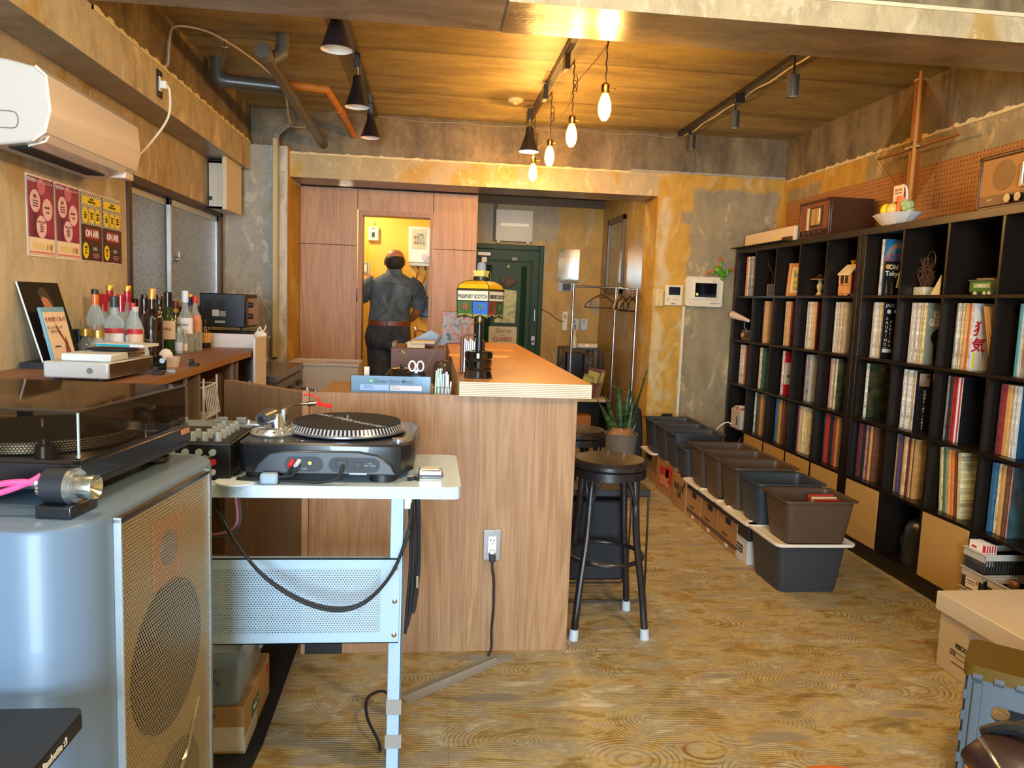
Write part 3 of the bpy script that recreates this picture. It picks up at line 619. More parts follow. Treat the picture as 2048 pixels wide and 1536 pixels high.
def magenta():
    t = NT('magenta_print'); v = t.coord((4, 4, 2)); t.base(t.ramp(t.noise(v, 2.2, 3, 0.5, 1.0), [(0.35, '3a0b2a'), (0.52, '86104a'), (0.68, 'a01c55')])); t.set(Roughness=0.35); return t.m
MAG = magenta(); PINK = mat('ecc3cb', 0.4, var=0.02); CREAMP = mat('f0dcc0', 0.5, var=0.04); YELP = mat('f0d60c', 0.4, var=0.03); MAROON = mat('3a0d0d', 0.4, var=0.2, scale=8)
GREYINK = mat('6a4a55', 0.6); PAPER = mat('efe6df', 0.5, var=0.02)
def poster_a(label, y0, y1):
    t, W, H = sheet('event_poster', label, y0, y1, 1.478, 1.793, PAPER)
    m = MB(); quad(m, 0.006, W-0.006, 0.075, H-0.008, 0.0062); ob('printed_panel', m, MAG, t, sm=0)
    m = MB(); quad(m, 0.006, W-0.006, 0.008, 0.073, 0.0062); quad(m, 0.006, W-0.006, 0.012, 0.020, 0.0066, 1); quad(m, 0.03, W*0.6, 0.028, 0.055, 0.0066, 2)
    for i, c in enumerate((3, 4, 5)): disc(m, W*0.68+i*0.017, 0.040, 0.006, 0.014, 0.0067, 14, c)
    ob('printed_strip', m, [CREAMP, mat('d9837a', 0.5), mat('e0cf9c', 0.5), mat('b9a860', 0.5), mat('c9a048', 0.5), mat('7d2b3c', 0.5)], t, sm=0)
    for cy, cz in ((0.055, 0.215), (0.150, 0.190), (0.100, 0.118)): ob('circle', disc(MB(), cy, cz, 0.040, 0.044, 0.0072), PINK, t, sm=0)
    m = MB(); disc(m, 0.105, 0.275, 0.032, 0.032, 0.0068); ob('lamp_drawing', m, mat('c46a86', 0.4), t, sm=0)
    text('lettering', '3/3', 0.020, INK, t, (0.0078, 0.052, 0.232), FXP)
    text('lettering', '昭和歌謡ナイト ミュニティー', 0.016, mat('e9c9d2', 0.4), t, (0.0072, W/2, H-0.022), FXP)
    text('lettering', 'MR. 昭一', 0.012, INK, t, (0.0078, 0.150, 0.196), FXP)
    for z, s in ((0.215, .0075), (0.205, .0075), (0.195, .0075)): text('lettering', '19:00 START', s, GREYINK, t, (0.0078, 0.055, z), FXP)
    text('lettering', 'MUSIC & TALK\nLIVE\nDJ TIME\nOPEN\nTICKET', 0.009, GREYINK, t, (0.0078, 0.100, 0.118), FXP)
    text('lettering', '入場無料', 0.007, GREYINK, t, (0.0078, 0.150, 0.178), FXP)
poster_a('magenta event poster with three pink circles, far left of the row', 3.134, 3.344)
poster_a('second magenta event poster with pink circles, next to the yellow chequered one', 3.356, 3.566)
def checker():
    t = NT('chequered_print'); c = t.n('ShaderNodeTexChecker'); t.l(t.coord((1, 1, 1)), c.inputs[0]); c.inputs['Scale'].default_value = 110
    c.inputs[1].default_value = S('efe9d8'); c.inputs[2].default_value = S('161412'); t.l(c.outputs[0], t.b.inputs['Base Color']); t.set(Roughness=0.4); return t.m
CHK = checker()
def poster_b(label, y0, y1):
    t, W, H = sheet('radio_poster', label, y0, y1, 1.480, 1.793, PAPER)
    m = MB(); quad(m, 0.004, W-0.004, 0.165, H-0.005, 0.0062); ob('chequered_border', m, CHK, t, sm=0)
    ob('yellow_band', quad(MB(), 0.014, W-0.014, 0.255, 0.288, 0.0066), YELP, t, sm=0)
    for i in range(3): ob('yellow_circle', disc(MB(), 0.040+0.064*i, 0.205, 0.030, 0.035, 0.007), YELP, t, sm=0)
    ob('yellow_circle', disc(MB(), 0.040, 0.048, 0.030, 0.036, 0.0072), YELP, t, sm=0)
    m = MB(); quad(m, 0.004, W-0.004, 0.005, 0.163, 0.0062); ob('maroon_panel', m, MAROON, t, sm=0)
    m = MB(); quad(m, 0.035, W-0.035, 0.100, 0.150, 0.0068); ob('sign_print', m, mat('8f1713', 0.35, var=0.1), t, sm=0)
    text('lettering', 'ON AIR', 0.044, mat('f2e4dc', 0.4, var=0.0), t, (0.0076, W/2, 0.124), FXP, xs=0.9, off=0.0008)
    text('lettering', 'RADIO\nGREEN DOOR', 0.012, INK, t, (0.0076, W/2, 0.272), FXP)
    for i, s in enumerate(('2/4\nSTART\n18:00', 'GUEST\nDJ R\nLIVE', 'MUSIC\nTALK\nRADIO')): text('lettering', s, 0.011, INK, t, (0.0078, 0.040+0.064*i, 0.205), FXP)
    text('lettering', '毎週\n4-7\nFM', 0.013, INK, t, (0.0078, 0.040, 0.048), FXP)
    m = MB(); quad(m, 0.08, W-0.01, 0.050, 0.068, 0.0068); quad(m, 0.115, 0.155, 0.052, 0.067, 0.0072, 1); ob('strip_print', m, [mat('2a2a30', 0.4), mat('9aa8b0', 0.4)], t, sm=0)
    text('lettering', 'INFORMATION\nWEB RADIO SHOW\nLIVE STREAM', 0.008, mat('b87f78', 0.4), t, (0.0072, 0.145, 0.028), FXP)
poster_b('yellow chequered ON AIR poster beside the magenta posters', 3.580, 3.795)
poster_b('yellow chequered ON AIR poster next to the window frame', 3.802, 4.020)
# electric box with open cover
t = thing('electric_box', 'cream meter box with its cover swung open beside the window top', 'electrical box', (XL, 5.52, 1.93))
CRM = mat('d8cdb6', 0.4, var=0.02)
ob('case', MB().box(0, 0.13, 0, 0.012, 0, 0.33).box(0, 0.13, 0.29, 0.302, 0, 0.33).box(0, 0.13, 0, 0.302, 0, 0.02).box(0, 0.13, 0, 0.302, 0.31, 0.33).box(0, 0.01, 0, 0.302, 0, 0.33).box(0.118, 0.13, 0.0, 0.05, 0, 0.33).box(0.118, 0.13, 0.0, 0.302, 0.29, 0.33).box(0.118, 0.13, 0.0, 0.302, 0.0, 0.03), CRM, t, bevel=0.002)
ob('meter', MB().cyl((0.02, 0.12, 0.12), (0.09, 0.12, 0.12), 0.05).cyl((0.02, 0.10, 0.22), (0.07, 0.10, 0.22), 0.03).box(0.03, 0.08, 0.06, 0.20, 0.03, 0.07), mat('9a978d', 0.4), t)
ob('cover', MB().box(0.14, 0.155, -0.10, 0.30, -0.01, 0.345).box(0.125, 0.155, -0.11, -0.095, -0.01, 0.345), mat('cfbd97', 0.4, var=0.02), t, bevel=0.003)
ob('latch', MB().box(0.005, 0.03, -0.008, 0.0, 0.06, 0.085), BLKMETAL, t)
# ================= record shelves =================
SHB = wood('black_brown_shelf', '0e0906', '150e09', '22180f', 1.0, 'Y', 0.35, 0.12, 0.02)
SHX, SZ = 2.45, 0.039
NEARY, FARY = 4.164, 5.984
def shelf_unit(label, y0, cols=5):
    """y0 is the near end; five by five cells; open at the front (towards -X)"""
    t = thing('record_shelf', label, 'shelf', (SHX, y0, 0))
    W = 0.08+0.335*cols+0.015*(cols-1); D = 0.38; H = 1.82
    ob('plinth', MB().box(0.004, D, 0, W, 0, SZ), SHB, t, sm=0)
    ob('top_board', MB().box(0, D, 0, W, SZ+H-0.04, SZ+H), SHB, t, bevel=0.002)
    ob('bottom_board', MB().box(0, D, 0.04, W-0.04, SZ, SZ+0.04), SHB, t, bevel=0.002)
    for y in (0, W-0.04): ob('side_panel', MB().box(0, D, y, y+0.04, SZ, SZ+H-0.04), SHB, t, bevel=0.002)
    for i in range(1, cols): y = 0.04+0.335*i+0.015*(i-1); ob('divider', MB().box(0.002, D, y, y+0.015, SZ+0.04, SZ+H-0.04), SHB, t, sm=0)
    for k in range(1, 5): z = SZ+0.04+0.335*k+0.015*(k-1); ob('shelf_board', MB().box(0.001, D, 0.04, W-0.04, z, z+0.015), SHB, t, sm=0)
    ob('back_panel', MB().box(D-0.005, D+0.003, 0.0, W, SZ, SZ+H), BLACK, t, sm=0)
    return t
shelf_unit('far black-brown cube shelf of records, against the back wall', NEARY+0.002)
shelf_unit('near black-brown cube shelf of records, cut by the picture edge', NEARY-1.822)
def cell(c, r):
    """c: 0..4 far unit from far end, 5..9 near unit; r: 0 top .. 4 bottom -> (y_near, y_far, z_floor)"""
    if c < 5: yf = FARY-0.04-0.35*c
    else: yf = NEARY-0.0-0.04-0.35*(c-5)
    return yf-0.335, yf, SZ+0.04+0.35*(4-r)
ORD = ['first', 'second', 'third', 'fourth', 'fifth', 'sixth', 'seventh', 'eighth', 'ninth', 'tenth', 'eleventh', 'twelfth', 'thirteenth', 'fourteenth', 'fifteenth', 'sixteenth']
ROWN = ['top', 'second', 'third', 'fourth', 'bottom']
def cname(c): return '%s column of the %s shelf' % (ORD[c % 5], 'far' if c < 5 else 'near')
PAL = {'white': 'd9d6cf', 'cream': 'e3cf9c', 'tan': 'b98d55', 'red': 'a8231c', 'orange': 'd0702a', 'black': '17151a', 'brown': '5f3a22', 'blue': '24577a', 'green': '3c5f47', 'grey': '8f8b86', 'pink': 'c98f8c', 'maroon': '5e1f1f', 'mustard': 'b98a2c', 'teal': '3f7f86', 'purple': '4a3555', 'yellow': 'd9b23c', 'pale blue': 'a9bcc6'}
def sleevemat(c):
    """printed card spine in a clear sleeve: fine vertical print flecks"""
    k = 'sleeve_'+c
    if k in CACHE: return CACHE[k]
    t = NT('record_sleeve_'+c.replace(' ', '_')); v = t.coord((1, 260, 22)); n = t.noise(v, 1.0, 3, 0.8)
    h = PAL[c]; d = S(h); dark = tuple(x*0.45 for x in d[:3])+(1,)
    lite = tuple(min(1, x*1.35+0.03) for x in d[:3])+(1,)
    t.base(t.mix(t.ramp(n, [(0.42, 0.0), (0.62, 1.0)]), dark if c in ('white', 'cream', 'grey', 'pink') else d, lite)); t.set(Roughness=0.35)
    t.b.inputs['Coat Weight'].default_value = 0.25; CACHE[k] = t.m; return t.m
NREC = [0]; LPM = {}
def lp_mesh(th, c, cover=None):
    key = (round(th, 4), c, cover)
    if key in LPM: return LPM[key]
    m = MB().box(0.0, 0.312, 0, th, 0, 0.312); m.v = [(x, y+(0.0015 if z > 0.2 else 0)*0, z) for x, y, z in m.v]
    me = bpy.data.meshes.new('record_sleeve'); me.from_pydata(m.v, [], m.f); me.materials.append(sleevemat(c)); me.materials.append(cover or sleevemat(c))
    for i, p in enumerate(me.polygons): p.material_index = 1 if i == 2 else 0
    LPM[key] = me; return me
def records(c, r, spec, start=0.0, cover=None, lean=0.02, xo=0.052):
    """spec: list of (colour, thickness, count); packed from the far side of the cell towards the viewer. returns the last record"""
    y0, y1, z = cell(c, r); y = y1-0.003-start; out = None; n = 0
    lst = [(col, th) for col, th, k in spec for _ in range(k)]
    for i, (col, th) in enumerate(lst):
        rr = random.Random(c*1000+r*100+i)
        last = i == len(lst)-1
        me = lp_mesh(th, col, cover if last else None)
        o = bpy.data.objects.new('record_sleeve', me); COL.objects.link(o)
        a = lean
        y -= th+0.0006
        o.location = (SHX+xo+rr.uniform(-0.008, 0.010), y-math.sin(max(a, 0))*0.0, z+0.0005); o.rotation_euler = (a if y > y0+0.01 else 0, 0, 0)
        nm = col+' record sleeve, '+ORD[min(i, 15)]+' from left in '+ROWN[r]+' row, '+cname(c)
        tagp(o, nm, 'record', 'records in the %s row, %s' % (ROWN[r], cname(c))); NREC[0] += 1
        n += 1; out = o
    return out, y
def mixrec(c, r, colors, n, th=(0.006, 0.014), lean=0.02, cover=None, start=0.0, seed=0):
    rr = random.Random(c*31+r*7+seed); spec = []
    for i in range(n): spec.append((rr.choice(colors), round(rr.uniform(*th), 3), 1))
    return records(c, r, spec, cover=cover, lean=lean, start=start)
def covermat(name, stops, scale=8, rough=0.35, dist=0.8):
    t = NT(name); t.base(t.ramp(t.noise(t.coord(), scale, 4, 0.55, dist), stops)); t.set(Roughness=rough); t.b.inputs['Coat Weight'].default_value = 0.2; return t.m
W_, C_, P_ = 'white', 'cream', 'pink'
LNE = -0.0
# far shelf
records(0, 0, [('orange', .022, 1), ('orange', .012, 1), (C_, .008, 2), ('white', .006, 1), ('tan', .012, 1), ('green', .008, 2), ('grey', .010, 2), (W_, .005, 1)], 0.055, lean=0)
records(1, 1, [('black', .008, 2), (W_, .008, 1), ('tan', .010, 2), (C_, .010, 3), ('tan', .010, 2)], 0.075, lean=0)
records(2, 1, [(W_, .010, 2), (C_, .010, 2), ('tan', .010, 3), (C_, .010, 2), ('maroon', .022, 1)], 0.08, lean=0)
records(3, 1, [(W_, .010, 3), (W_, .012, 2), (C_, .010, 3), ('tan', .012, 2), ('maroon', .012, 1)], 0.055, cover=covermat('dark_red_cover', [(0.3, '3a1512'), (0.7, '58231c')]), lean=0)
records(4, 1, [(W_, .012, 4), ('grey', .008, 2), (C_, .012, 3), (P_, .012, 1), (C_, .006, 1)], 0.055, cover=covermat('beige_cover', [(0.3, 'b9a276'), (0.7, 'c9b78d')]), lean=0)
records(0, 2, [(C_, .010, 2), (W_, .008, 2), ('grey', .010, 2), (W_, .006, 1), ('orange', .012, 2), ('brown', .010, 2)], 0.075, lean=0)
records(1, 2, [(W_, .012, 1), (C_, .012, 3), ('green', .006, 1)], 0.075, cover=covermat('green_grey_cover', [(0.3, '3e5a4e'), (0.7, '567063')]), lean=0)
o, y = records(2, 2, [(W_, .010, 1), ('red', .006, 1), (W_, .010, 1), ('red', .012, 1)], 0.105, cover=mat('c9bfa0', 0.4), lean=0)
ob('cover_print', MB().box(0.0, 0.313, -0.0008, 0, 0.23, 0.312), mat('b3170d', 0.4), o, sm=0); ob('cover_print', MB().box(0.0, 0.313, -0.0008, 0, 0, 0.075), mat('b3170d', 0.4), o, sm=0); ob('cover_print', MB().box(0.02, 0.09, -0.0009, 0, 0.125, 0.145), mat('5f6a1c', 0.5), o, sm=0)
records(3, 2, [('purple', .012, 1), (W_, .010, 3), ('grey', .008, 2), (C_, .006, 1)], 0.085, cover=covermat('pale_grey_cover', [(0.3, 'b5ad98'), (0.7, 'd0c8b4')], 3), lean=0)
records(4, 2, [(P_, .016, 2), (W_, .010, 3), ('grey', .010, 2), (C_, .008, 2), ('green', .005, 1)], 0.045, cover=covermat('mossy_photo_cover', [(0.35, '1b2015'), (0.5, '39402a'), (0.65, '5c5f41')], 14), lean=0)
records(1, 3, [(W_, .006, 1), ('green', .028, 1), ('black', .010, 2), ('brown', .012, 3), ('tan', .012, 3)], 0.05, lean=0)
records(2, 3, [('blue', .020, 1), ('blue', .012, 1), ('mustard', .045, 1), ('mustard', .014, 1), ('brown', .012, 2), ('grey', .010, 1), ('brown', .012, 2)], 0.055, lean=0)
o, y = records(3, 3, [('black', .030, 1), ('red', .010, 1), (P_, .014, 1), (C_, .024, 4), ('cream', .016, 2)], 0.03, lean=0)
records(4, 3, [('black', .016, 1), ('red', .040, 1), ('red', .014, 1), (W_, .006, 1), ('black', .018, 2), ('brown', .012, 1), ('red', .012, 2), ('tan', .014, 2)], 0.035, lean=0)
# near shelf
o, y = records(5, 0, [(W_, .008, 2), (C_, .010, 1), ('blue', .006, 1)], 0.085, cover=covermat('blue_cartoon_free_cover', [(0.3, '1f5c8a'), (0.5, '2b6f9c'), (0.62, 'c98a3a'), (0.75, 'b3452c')], 5), lean=0)
text('lettering', 'JAZZ', 0.07, mat('c2371f', 0.4), o, (0.055, -0.001, 0.2), FY, xs=0.6)
b = ob('dark_record_sleeve', MB().box(0.0, 0.312, 0, 0.006, 0, 0.19), BLACK, loc=(SHX+0.045, y-0.014, cell(5, 0)[2]), label='black record sleeve lettered Oh Tokyo, leaning in the top row', cat='record')
text('lettering', 'Oh!\nTokyo', 0.036, mat('e6e2d6', 0.4), b, (0.052, -0.001, 0.140), FY, off=0.0008); ob('round_print', MB().cyl((0.018, -0.0006, 0.160), (0.018, 0.0, 0.160), 0.014), mat('c79430', 0.4), b)
ob('cover_print', MB().prism([(0.012, 0.01), (0.018, 0.09), (0.026, 0.01)], 0, 0.0006, 0, Rx(PI/2)).prism([(0.045, 0.01), (0.05, 0.08), (0.06, 0.01)], 0, 0.0006, 0, Rx(PI/2)), mat('5a5030', 0.5), b)
b = ob('white_booklet', MB().box(0, 0.03, 0, 0.006, 0, 0.14), mat('d6cfae', 0.5), loc=(SHX+0.10, y-0.05, cell(5, 0)[2]+0.045), rot=(0, 0.16, 0), label='small pale booklet leaning on the Oh Tokyo sleeve', cat='booklet')
records(5, 1, [(W_, .012, 3), (W_, .008, 3), (C_, .010, 2), ('grey', .010, 2)], 0.045, cover=mat('121014', 0.35), lean=0)
def obi(c, r, y, w0, w1, m, items, name='paper_strip', th=0.0012):
    pass
o, y = cell(5, 1)[1], None
def cover_text(c, r, yy, items, parent_label, base, w=0.312, xo=0.05):
    b = ob('record_sleeve', MB().box(0.0, w, 0, 0.004, 0, 0.312), base, loc=(SHX+xo, yy, cell(c, r)[2]), label=parent_label, cat='record')
    for body, size, col, x, z, kw in items: text('lettering', body, size, col, b, (x, -0.001, z), FY, **kw)
    return b
PW = mat('dcd8d0', 0.4, var=0.01); DK = mat('131114', 0.4, var=0.02); RD = mat('b01525', 0.4, var=0.02)
b = cover_text(5, 1, 4.124-0.165, [('L\nA\nU\nR\nI\nN\nD\nO', 0.024, PW, 0.018, 0.14, {}), ('A\nL\nM\nE\nI\nD\nA', 0.022, PW, 0.042, 0.14, {}), ('JAZZ', 0.024, PW, 0.030, 0.295, {}), ('Rob', 0.026, PW, 0.075, 0.262, {})], 'black record sleeve with white lettering JAZZ, second row of near shelf', DK)
ob('cover_print', MB().box(0.004, 0.055, -0.0006, 0, 0.035, 0.055).cyl((0.025, -0.0007, 0.262), (0.025, 0, 0.262), 0.012), PW, b)
records(6, 1, [(W_, .012, 4), (W_, .008, 2), (C_, .012, 2), ('tan', .010, 1), (C_, .012, 2)], 0.045, lean=0)
b = cover_text(6, 1, 3.774-0.185, [('JOÃO', 0.050, mat('d8ccb4', 0.4), 0.065, 0.252, {'off': 0.0015, 'xs': 0.5}), ('GILBERTO', 0.050, mat('d8ccb4', 0.4), 0.068, 0.212, {'off': 0.0015, 'xs': 0.5})], 'grey-green record sleeve lettered JOAO GILBERTO with a black figure', mat('7a8172', 0.4, var=0.06))
ob('cover_print', MB().prism([(0.025, 0.14), (0.035, 0.165), (0.06, 0.182), (0.14, 0.19), (0.22, 0.17), (0.30, 0.13), (0.30, 0.0), (0.05, 0.0), (0.045, 0.10), (0.03, 0.12)], 0, 0.0008, 0, Rx(PI/2)), DK, b, sm=0)
for i, col in enumerate(('brown', 'tan')):
    o = ob('record_sleeve', MB().box(0, 0.312, 0, 0.006, 0, 0.312), sleevemat(col), loc=(SHX+0.06, 3.50-0.012*i, cell(6, 1)[2]), rot=(0.10, 0, 0), label='%s record sleeve leaning alone in second row, second column of the near shelf' % col, cat='record')
records(7, 1, [('grey', .006, 2), (W_, .007, 3), ('black', .005, 1), (C_, .008, 3), ('tan', .007, 2), ('red', .006, 1), (W_, .007, 1), ('orange', .010, 1), (W_, .006, 1)], 0.04, lean=0)
b = cover_text(7, 1, 3.424-0.165, [('狂', 0.075, RD, 0.036, 0.19, {'off': 0.0015, 'shear': 0.15}), ('気', 0.070, RD, 0.032, 0.115, {'off': 0.0015, 'shear': 0.1}), ('東\n京\nラ\nイ\nブ', 0.010, mat('4a4a48', 0.5), 0.060, 0.06, {}), ('実\n況\n録\n音', 0.010, mat('4a4a48', 0.5), 0.075, 0.20, {})], 'white record sleeve with two big red brush characters, second row near shelf', mat('c9c6bd', 0.4, var=0.03), 0.088)
ob('cover_print', MB().box(0.008, 0.022, -0.0006, 0, 0.01, 0.085), mat('cfc23a', 0.5), b)
for i in range(3):
    o = ob('record_sleeve', MB().box(0, 0.30, 0, 0.007, 0, 0.312), sleevemat('tan'), loc=(SHX+0.05, 3.20-0.02-0.010*i, cell(7, 1)[2]), rot=(0.30, 0, 0), label='tan record sleeve leaning steeply, %s of three beside the red brush characters' % ORD[i], cat='record')
    o.location.y = 3.105+0.011*i+0.06; o.rotation_euler = (-0.28+0.0, 0, 0); o.location.y = 3.09+0.012*i+0.0
records(8, 1, [('teal', .012, 1), (W_, .010, 3), ('grey', .008, 2), (W_, .010, 4), (P_, .010, 2)], 0.08, lean=0)
records(5, 2, [(W_, .008, 2), (C_, .006, 1), ('green', .004, 1)], 0.03, cover=covermat('forest_painting_cover', [(0.35, '14170d'), (0.5, '353a20'), (0.6, '5a3d22'), (0.7, '85765a')], 9), lean=0)
records(6, 2, [(W_, .012, 3), (W_, .008, 3), (C_, .010, 2), ('red', .006, 1), (W_, .008, 2), ('black', .006, 1)], 0.035, cover=DK, lean=0)
b = cover_text(6, 2, 3.774-0.165, [('C\nO\nO\nL\n-\nA\nT\n-\nL\nA\nS\nT', 0.018, PW, 0.036, 0.11, {'shear': 0.2})], 'black record sleeve lettered AT LAST, third row of the near shelf', DK, 0.10)
ob('cover_print', MB().box(0.003, 0.06, -0.0006, 0, 0.235, 0.30), covermat('portrait_photo', [(0.35, '2a1812'), (0.5, '8f6a50'), (0.65, 'd9c0a5')], 12), b)
o = ob('record_sleeve', MB().box(0, 0.312, 0, 0.012, 0, 0.312), sleevemat('tan'), loc=(SHX+0.05, 3.455, cell(6, 2)[2]), rot=(-0.12, 0, 0), label='tan record sleeve leaning alone in third row, second column of the near shelf', cat='record')
records(7, 2, [('grey', .010, 2), ('black', .008, 2), ('red', .012, 4), (C_, .006, 1), (W_, .008, 1)], 0.03, cover=DK, lean=0)
b = cover_text(7, 2, 3.424-0.118, [('欧\n陽\n菲\n菲\nオ\nン\nス\nテ\nー\nジ', 0.022, INK, 0.034, 0.15, {'off': 0.0006}), ('LP 25', 0.010, INK, 0.03, 0.295, {})], 'white paper strip with upright black characters on a record, near shelf', mat('cfccd0', 0.4, var=0.02), 0.068, 0.045)
records(8, 2, [('maroon', .008, 1), ('red', .010, 2), ('tan', .010, 2), (C_, .010, 2), (W_, .010, 3), ('pale blue', .012, 1)], 0.03, cover=covermat('blue_sea_cover', [(0.3, '14304a'), (0.7, '23506e')], 4), lean=0)
records(5, 3, [('maroon', .030, 1), ('black', .010, 3), (W_, .006, 1), ('red', .012, 1), (P_, .010, 1), ('brown', .010, 2), ('tan', .010, 3), ('brown', .012, 2)], 0.02, lean=0)
records(6, 3, [(C_, .010, 1), (W_, .018, 1), ('purple', .012, 3), ('red', .010, 1), ('mustard', .010, 1), (C_, .008, 2), ('maroon', .010, 2), ('tan', .010, 2), ('black', .010, 1), ('tan', .020, 1)], 0.02, lean=0)
records(7, 3, [(C_, .012, 3), ('green', .010, 1), (C_, .012, 2), ('tan', .010, 2), ('orange', .012, 2), ('brown', .008, 1), ('green', .014, 1), (C_, .010, 2)], 0.045, lean=-0.10)
records(8, 3, [('blue', .020, 1), ('black', .008, 1), (C_, .010, 2), (W_, .010, 1), ('tan', .012, 2), ('brown', .010, 1), (P_, .008, 2)], 0.03, cover=covermat('teal_photo_cover', [(0.3, '2b6f7a'), (0.6, '3a2a20')], 4), lean=0)
# bottom row: doors in front of some cells, storage inside others
DOORM = mat('b18a4c', 0.5, var=0.03, scale=60)
for c, l in ((5, 'tan drawer front behind the stacked brown and grey boxes, near shelf'), (7, 'tan drawer front in the bottom row beside the white baskets'),
             (1, 'farthest tan drawer front in the bottom row of the far shelf'), (2, 'tan drawer front, second from the back wall in the bottom row'), (3, 'tan drawer front, third from the back wall in the bottom row'), (4, 'tan drawer front under the red records of the far shelf')):
    y0, y1, z = cell(c, 4)
    t = thing('drawer_insert', l, 'drawer', (SHX+0.004, y0, z))
    ob('drawer_front', MB().box(0, 0.016, 0.003, 0.332, 0.003, 0.330), DOORM, t, bevel=0.003)
    ob('drawer_box', MB().box(0.016, 0.33, 0.01, 0.325, 0.01, 0.25), BLACK, t)
# things displayed in the top row
zt = cell(1, 0)[2]
# dark desk lamp / flower sculpture
t = thing('wire_lily', 'thin dark metal flower on a long stem in the top row', 'ornament', (SHX+0.10, 5.50, zt))
ob('stem', MB().tube([(0, 0, 0), (0.0, 0.0, 0.10), (0.01, 0.01, 0.16), (0.0, 0.06, 0.22), (0.0, 0.12, 0.29)], 0.0025, 6).lathe([(0.025, 0), (0.025, 0.004), (0.003, 0.006)], 16), mat('4d4a36', 0.5), t)
ob('petal', MB().lathe([(0.002, 0.0), (0.02, 0.008), (0.045, 0.012), (0.02, 0.004)], 20, 0, T(0, 0.12, 0.285) @ Rx(0.3)), mat('51553c', 0.4), t)
t = thing('small_photo_frame', 'small grey photo frame standing in the second top cell', 'photo frame', (SHX+0.06, 5.495, zt), -0.9)
ob('frame', MB().box(0, 0.008, 0, 0.006, 0, 0.09).box(0, 0.06, 0, 0.006, 0.084, 0.09).box(0.054, 0.06, 0, 0.006, 0, 0.09).box(0, 0.06, 0, 0.006, 0, 0.006).box(0.0, 0.06, 0.006, 0.009, 0, 0.09, 1), [mat('8a8d90', 0.3, 0.7), mat('3c3a38', 0.5)], t)
t = thing('picture_frame', 'orange-wood picture frame with a yellow and teal picture in the third top cell', 'picture frame', (SHX+0.05, 5.165, zt), -0.87)
Mf = Rx(-0.12)
ob('frame', MB().box(0, 0.024, 0, 0.012, 0, 0.235, 0, Mf).box(0.156, 0.18, 0, 0.012, 0, 0.235, 0, Mf).box(0.024, 0.156, 0, 0.012, 0.211, 0.235, 0, Mf).box(0.024, 0.156, 0, 0.012, 0, 0.024, 0, Mf), mat('b9733a', 0.45), t, bevel=0.002)
ob('picture', MB().box(0.024, 0.156, 0.006, 0.009, 0.024, 0.211, 0, Mf).box(0.04, 0.14, 0.004, 0.006, 0.045, 0.19, 1, Mf), [mat('d9c58a', 0.5), covermat('yellow_teal_print', [(0.4, 'c9b42c'), (0.5, '3f7f80'), (0.62, '8f5f2c')], 14)], t, sm=0)
t.location.y += 0.0
# figurine with a wide hat: generic
t = thing('hat_figurine', 'white figurine with a wide brown-edged hat in the fourth top cell', 'figurine', (SHX+0.12, 4.82, zt))
ob('body', MB().lathe([(0.001, 0), (0.02, 0.002), (0.018, 0.02), (0.012, 0.03), (0.018, 0.05), (0.022, 0.07), (0.012, 0.09), (0.016, 0.10), (0.014, 0.115), (0.001, 0.12)], 18), mat('d8cf9f', 0.45), t)
ob('hat', MB().lathe([(0.018, 0.118), (0.018, 0.128), (0.06, 0.110), (0.062, 0.112), (0.02, 0.135), (0.016, 0.145), (0.001, 0.147)], 22), mat('3a2a1e', 0.5), t)
ob('hat_brim', MB().lathe([(0.058, 0.109), (0.066, 0.108), (0.066, 0.113), (0.058, 0.114)], 22), mat('a07c55', 0.5), t)
ob('base', MB().lathe([(0.028, 0.0), (0.028, 0.01), (0.001, 0.01)], 18), mat('8a4a2a', 0.5), t)
t = thing('ceramic_house', 'red and cream ceramic house with a snowy gold-starred roof in the fifth top cell', 'ornament', (SHX+0.055, 4.345, zt))
RDH = mat('8f2a14', 0.4); CRH = mat('d99a5f', 0.4)
ob('wall', MB().box(0, 0.09, 0.0, 0.12, 0, 0.13).prism([(0, 0), (0.09, 0), (0.045, 0.05)], 0, 0.12, 0, T(0, 0.12, 0.13) @ Rx(PI/2)), RDH, t, bevel=0.003)
ob('window', MB().box(-0.004, 0, 0.015, 0.05, 0.015, 0.06, 1).box(-0.003, 0, 0.020, 0.045, 0.020, 0.055).box(-0.004, 0, 0.07, 0.105, 0.015, 0.06, 1).box(-0.003, 0.01, 0.075, 0.10, 0.08, 0.12).box(-0.004, 0, 0.015, 0.055, 0.07, 0.125, 1).box(-0.006, 0, 0.02, 0.05, 0.075, 0.12), [mat('2c0d06', 0.5), CRH], t)
ob('trim', MB().box(-0.006, 0.0, 0, 0.12, 0, 0.012).box(-0.006, 0.0, 0, 0.12, 0.062, 0.07).box(-0.006, 0, 0.056, 0.064, 0, 0.13).box(-0.006, 0, 0.0, 0.008, 0, 0.13).box(-0.006, 0, 0.112, 0.12, 0, 0.13).box(-0.006, 0.096, -0.006, 0.0, 0, 0.012).box(-0.006, 0.004, -0.006, 0.0, 0, 0.13), CRH, t)
ob('roof', MB().prism([(-0.012, 0.0), (0.045, 0.058), (0.102, 0.0), (0.102, -0.01), (0.045, 0.045), (-0.012, -0.01)], -0.008, 0.128, 0, T(0, 0.12, 0.135) @ Rx(PI/2)), mat('e0cfa5', 0.5), t)
ob('star', MB().sphere((0.045, 0.06, 0.205), 0.014, 8).cyl((0.045, 0.06, 0.19), (0.045, 0.03, 0.225), 0.006, 0.001, 8).cyl((0.045, 0.06, 0.20), (0.045, 0.095, 0.222), 0.006, 0.001, 8), mat('d9a52c', 0.3, 0.6), t)
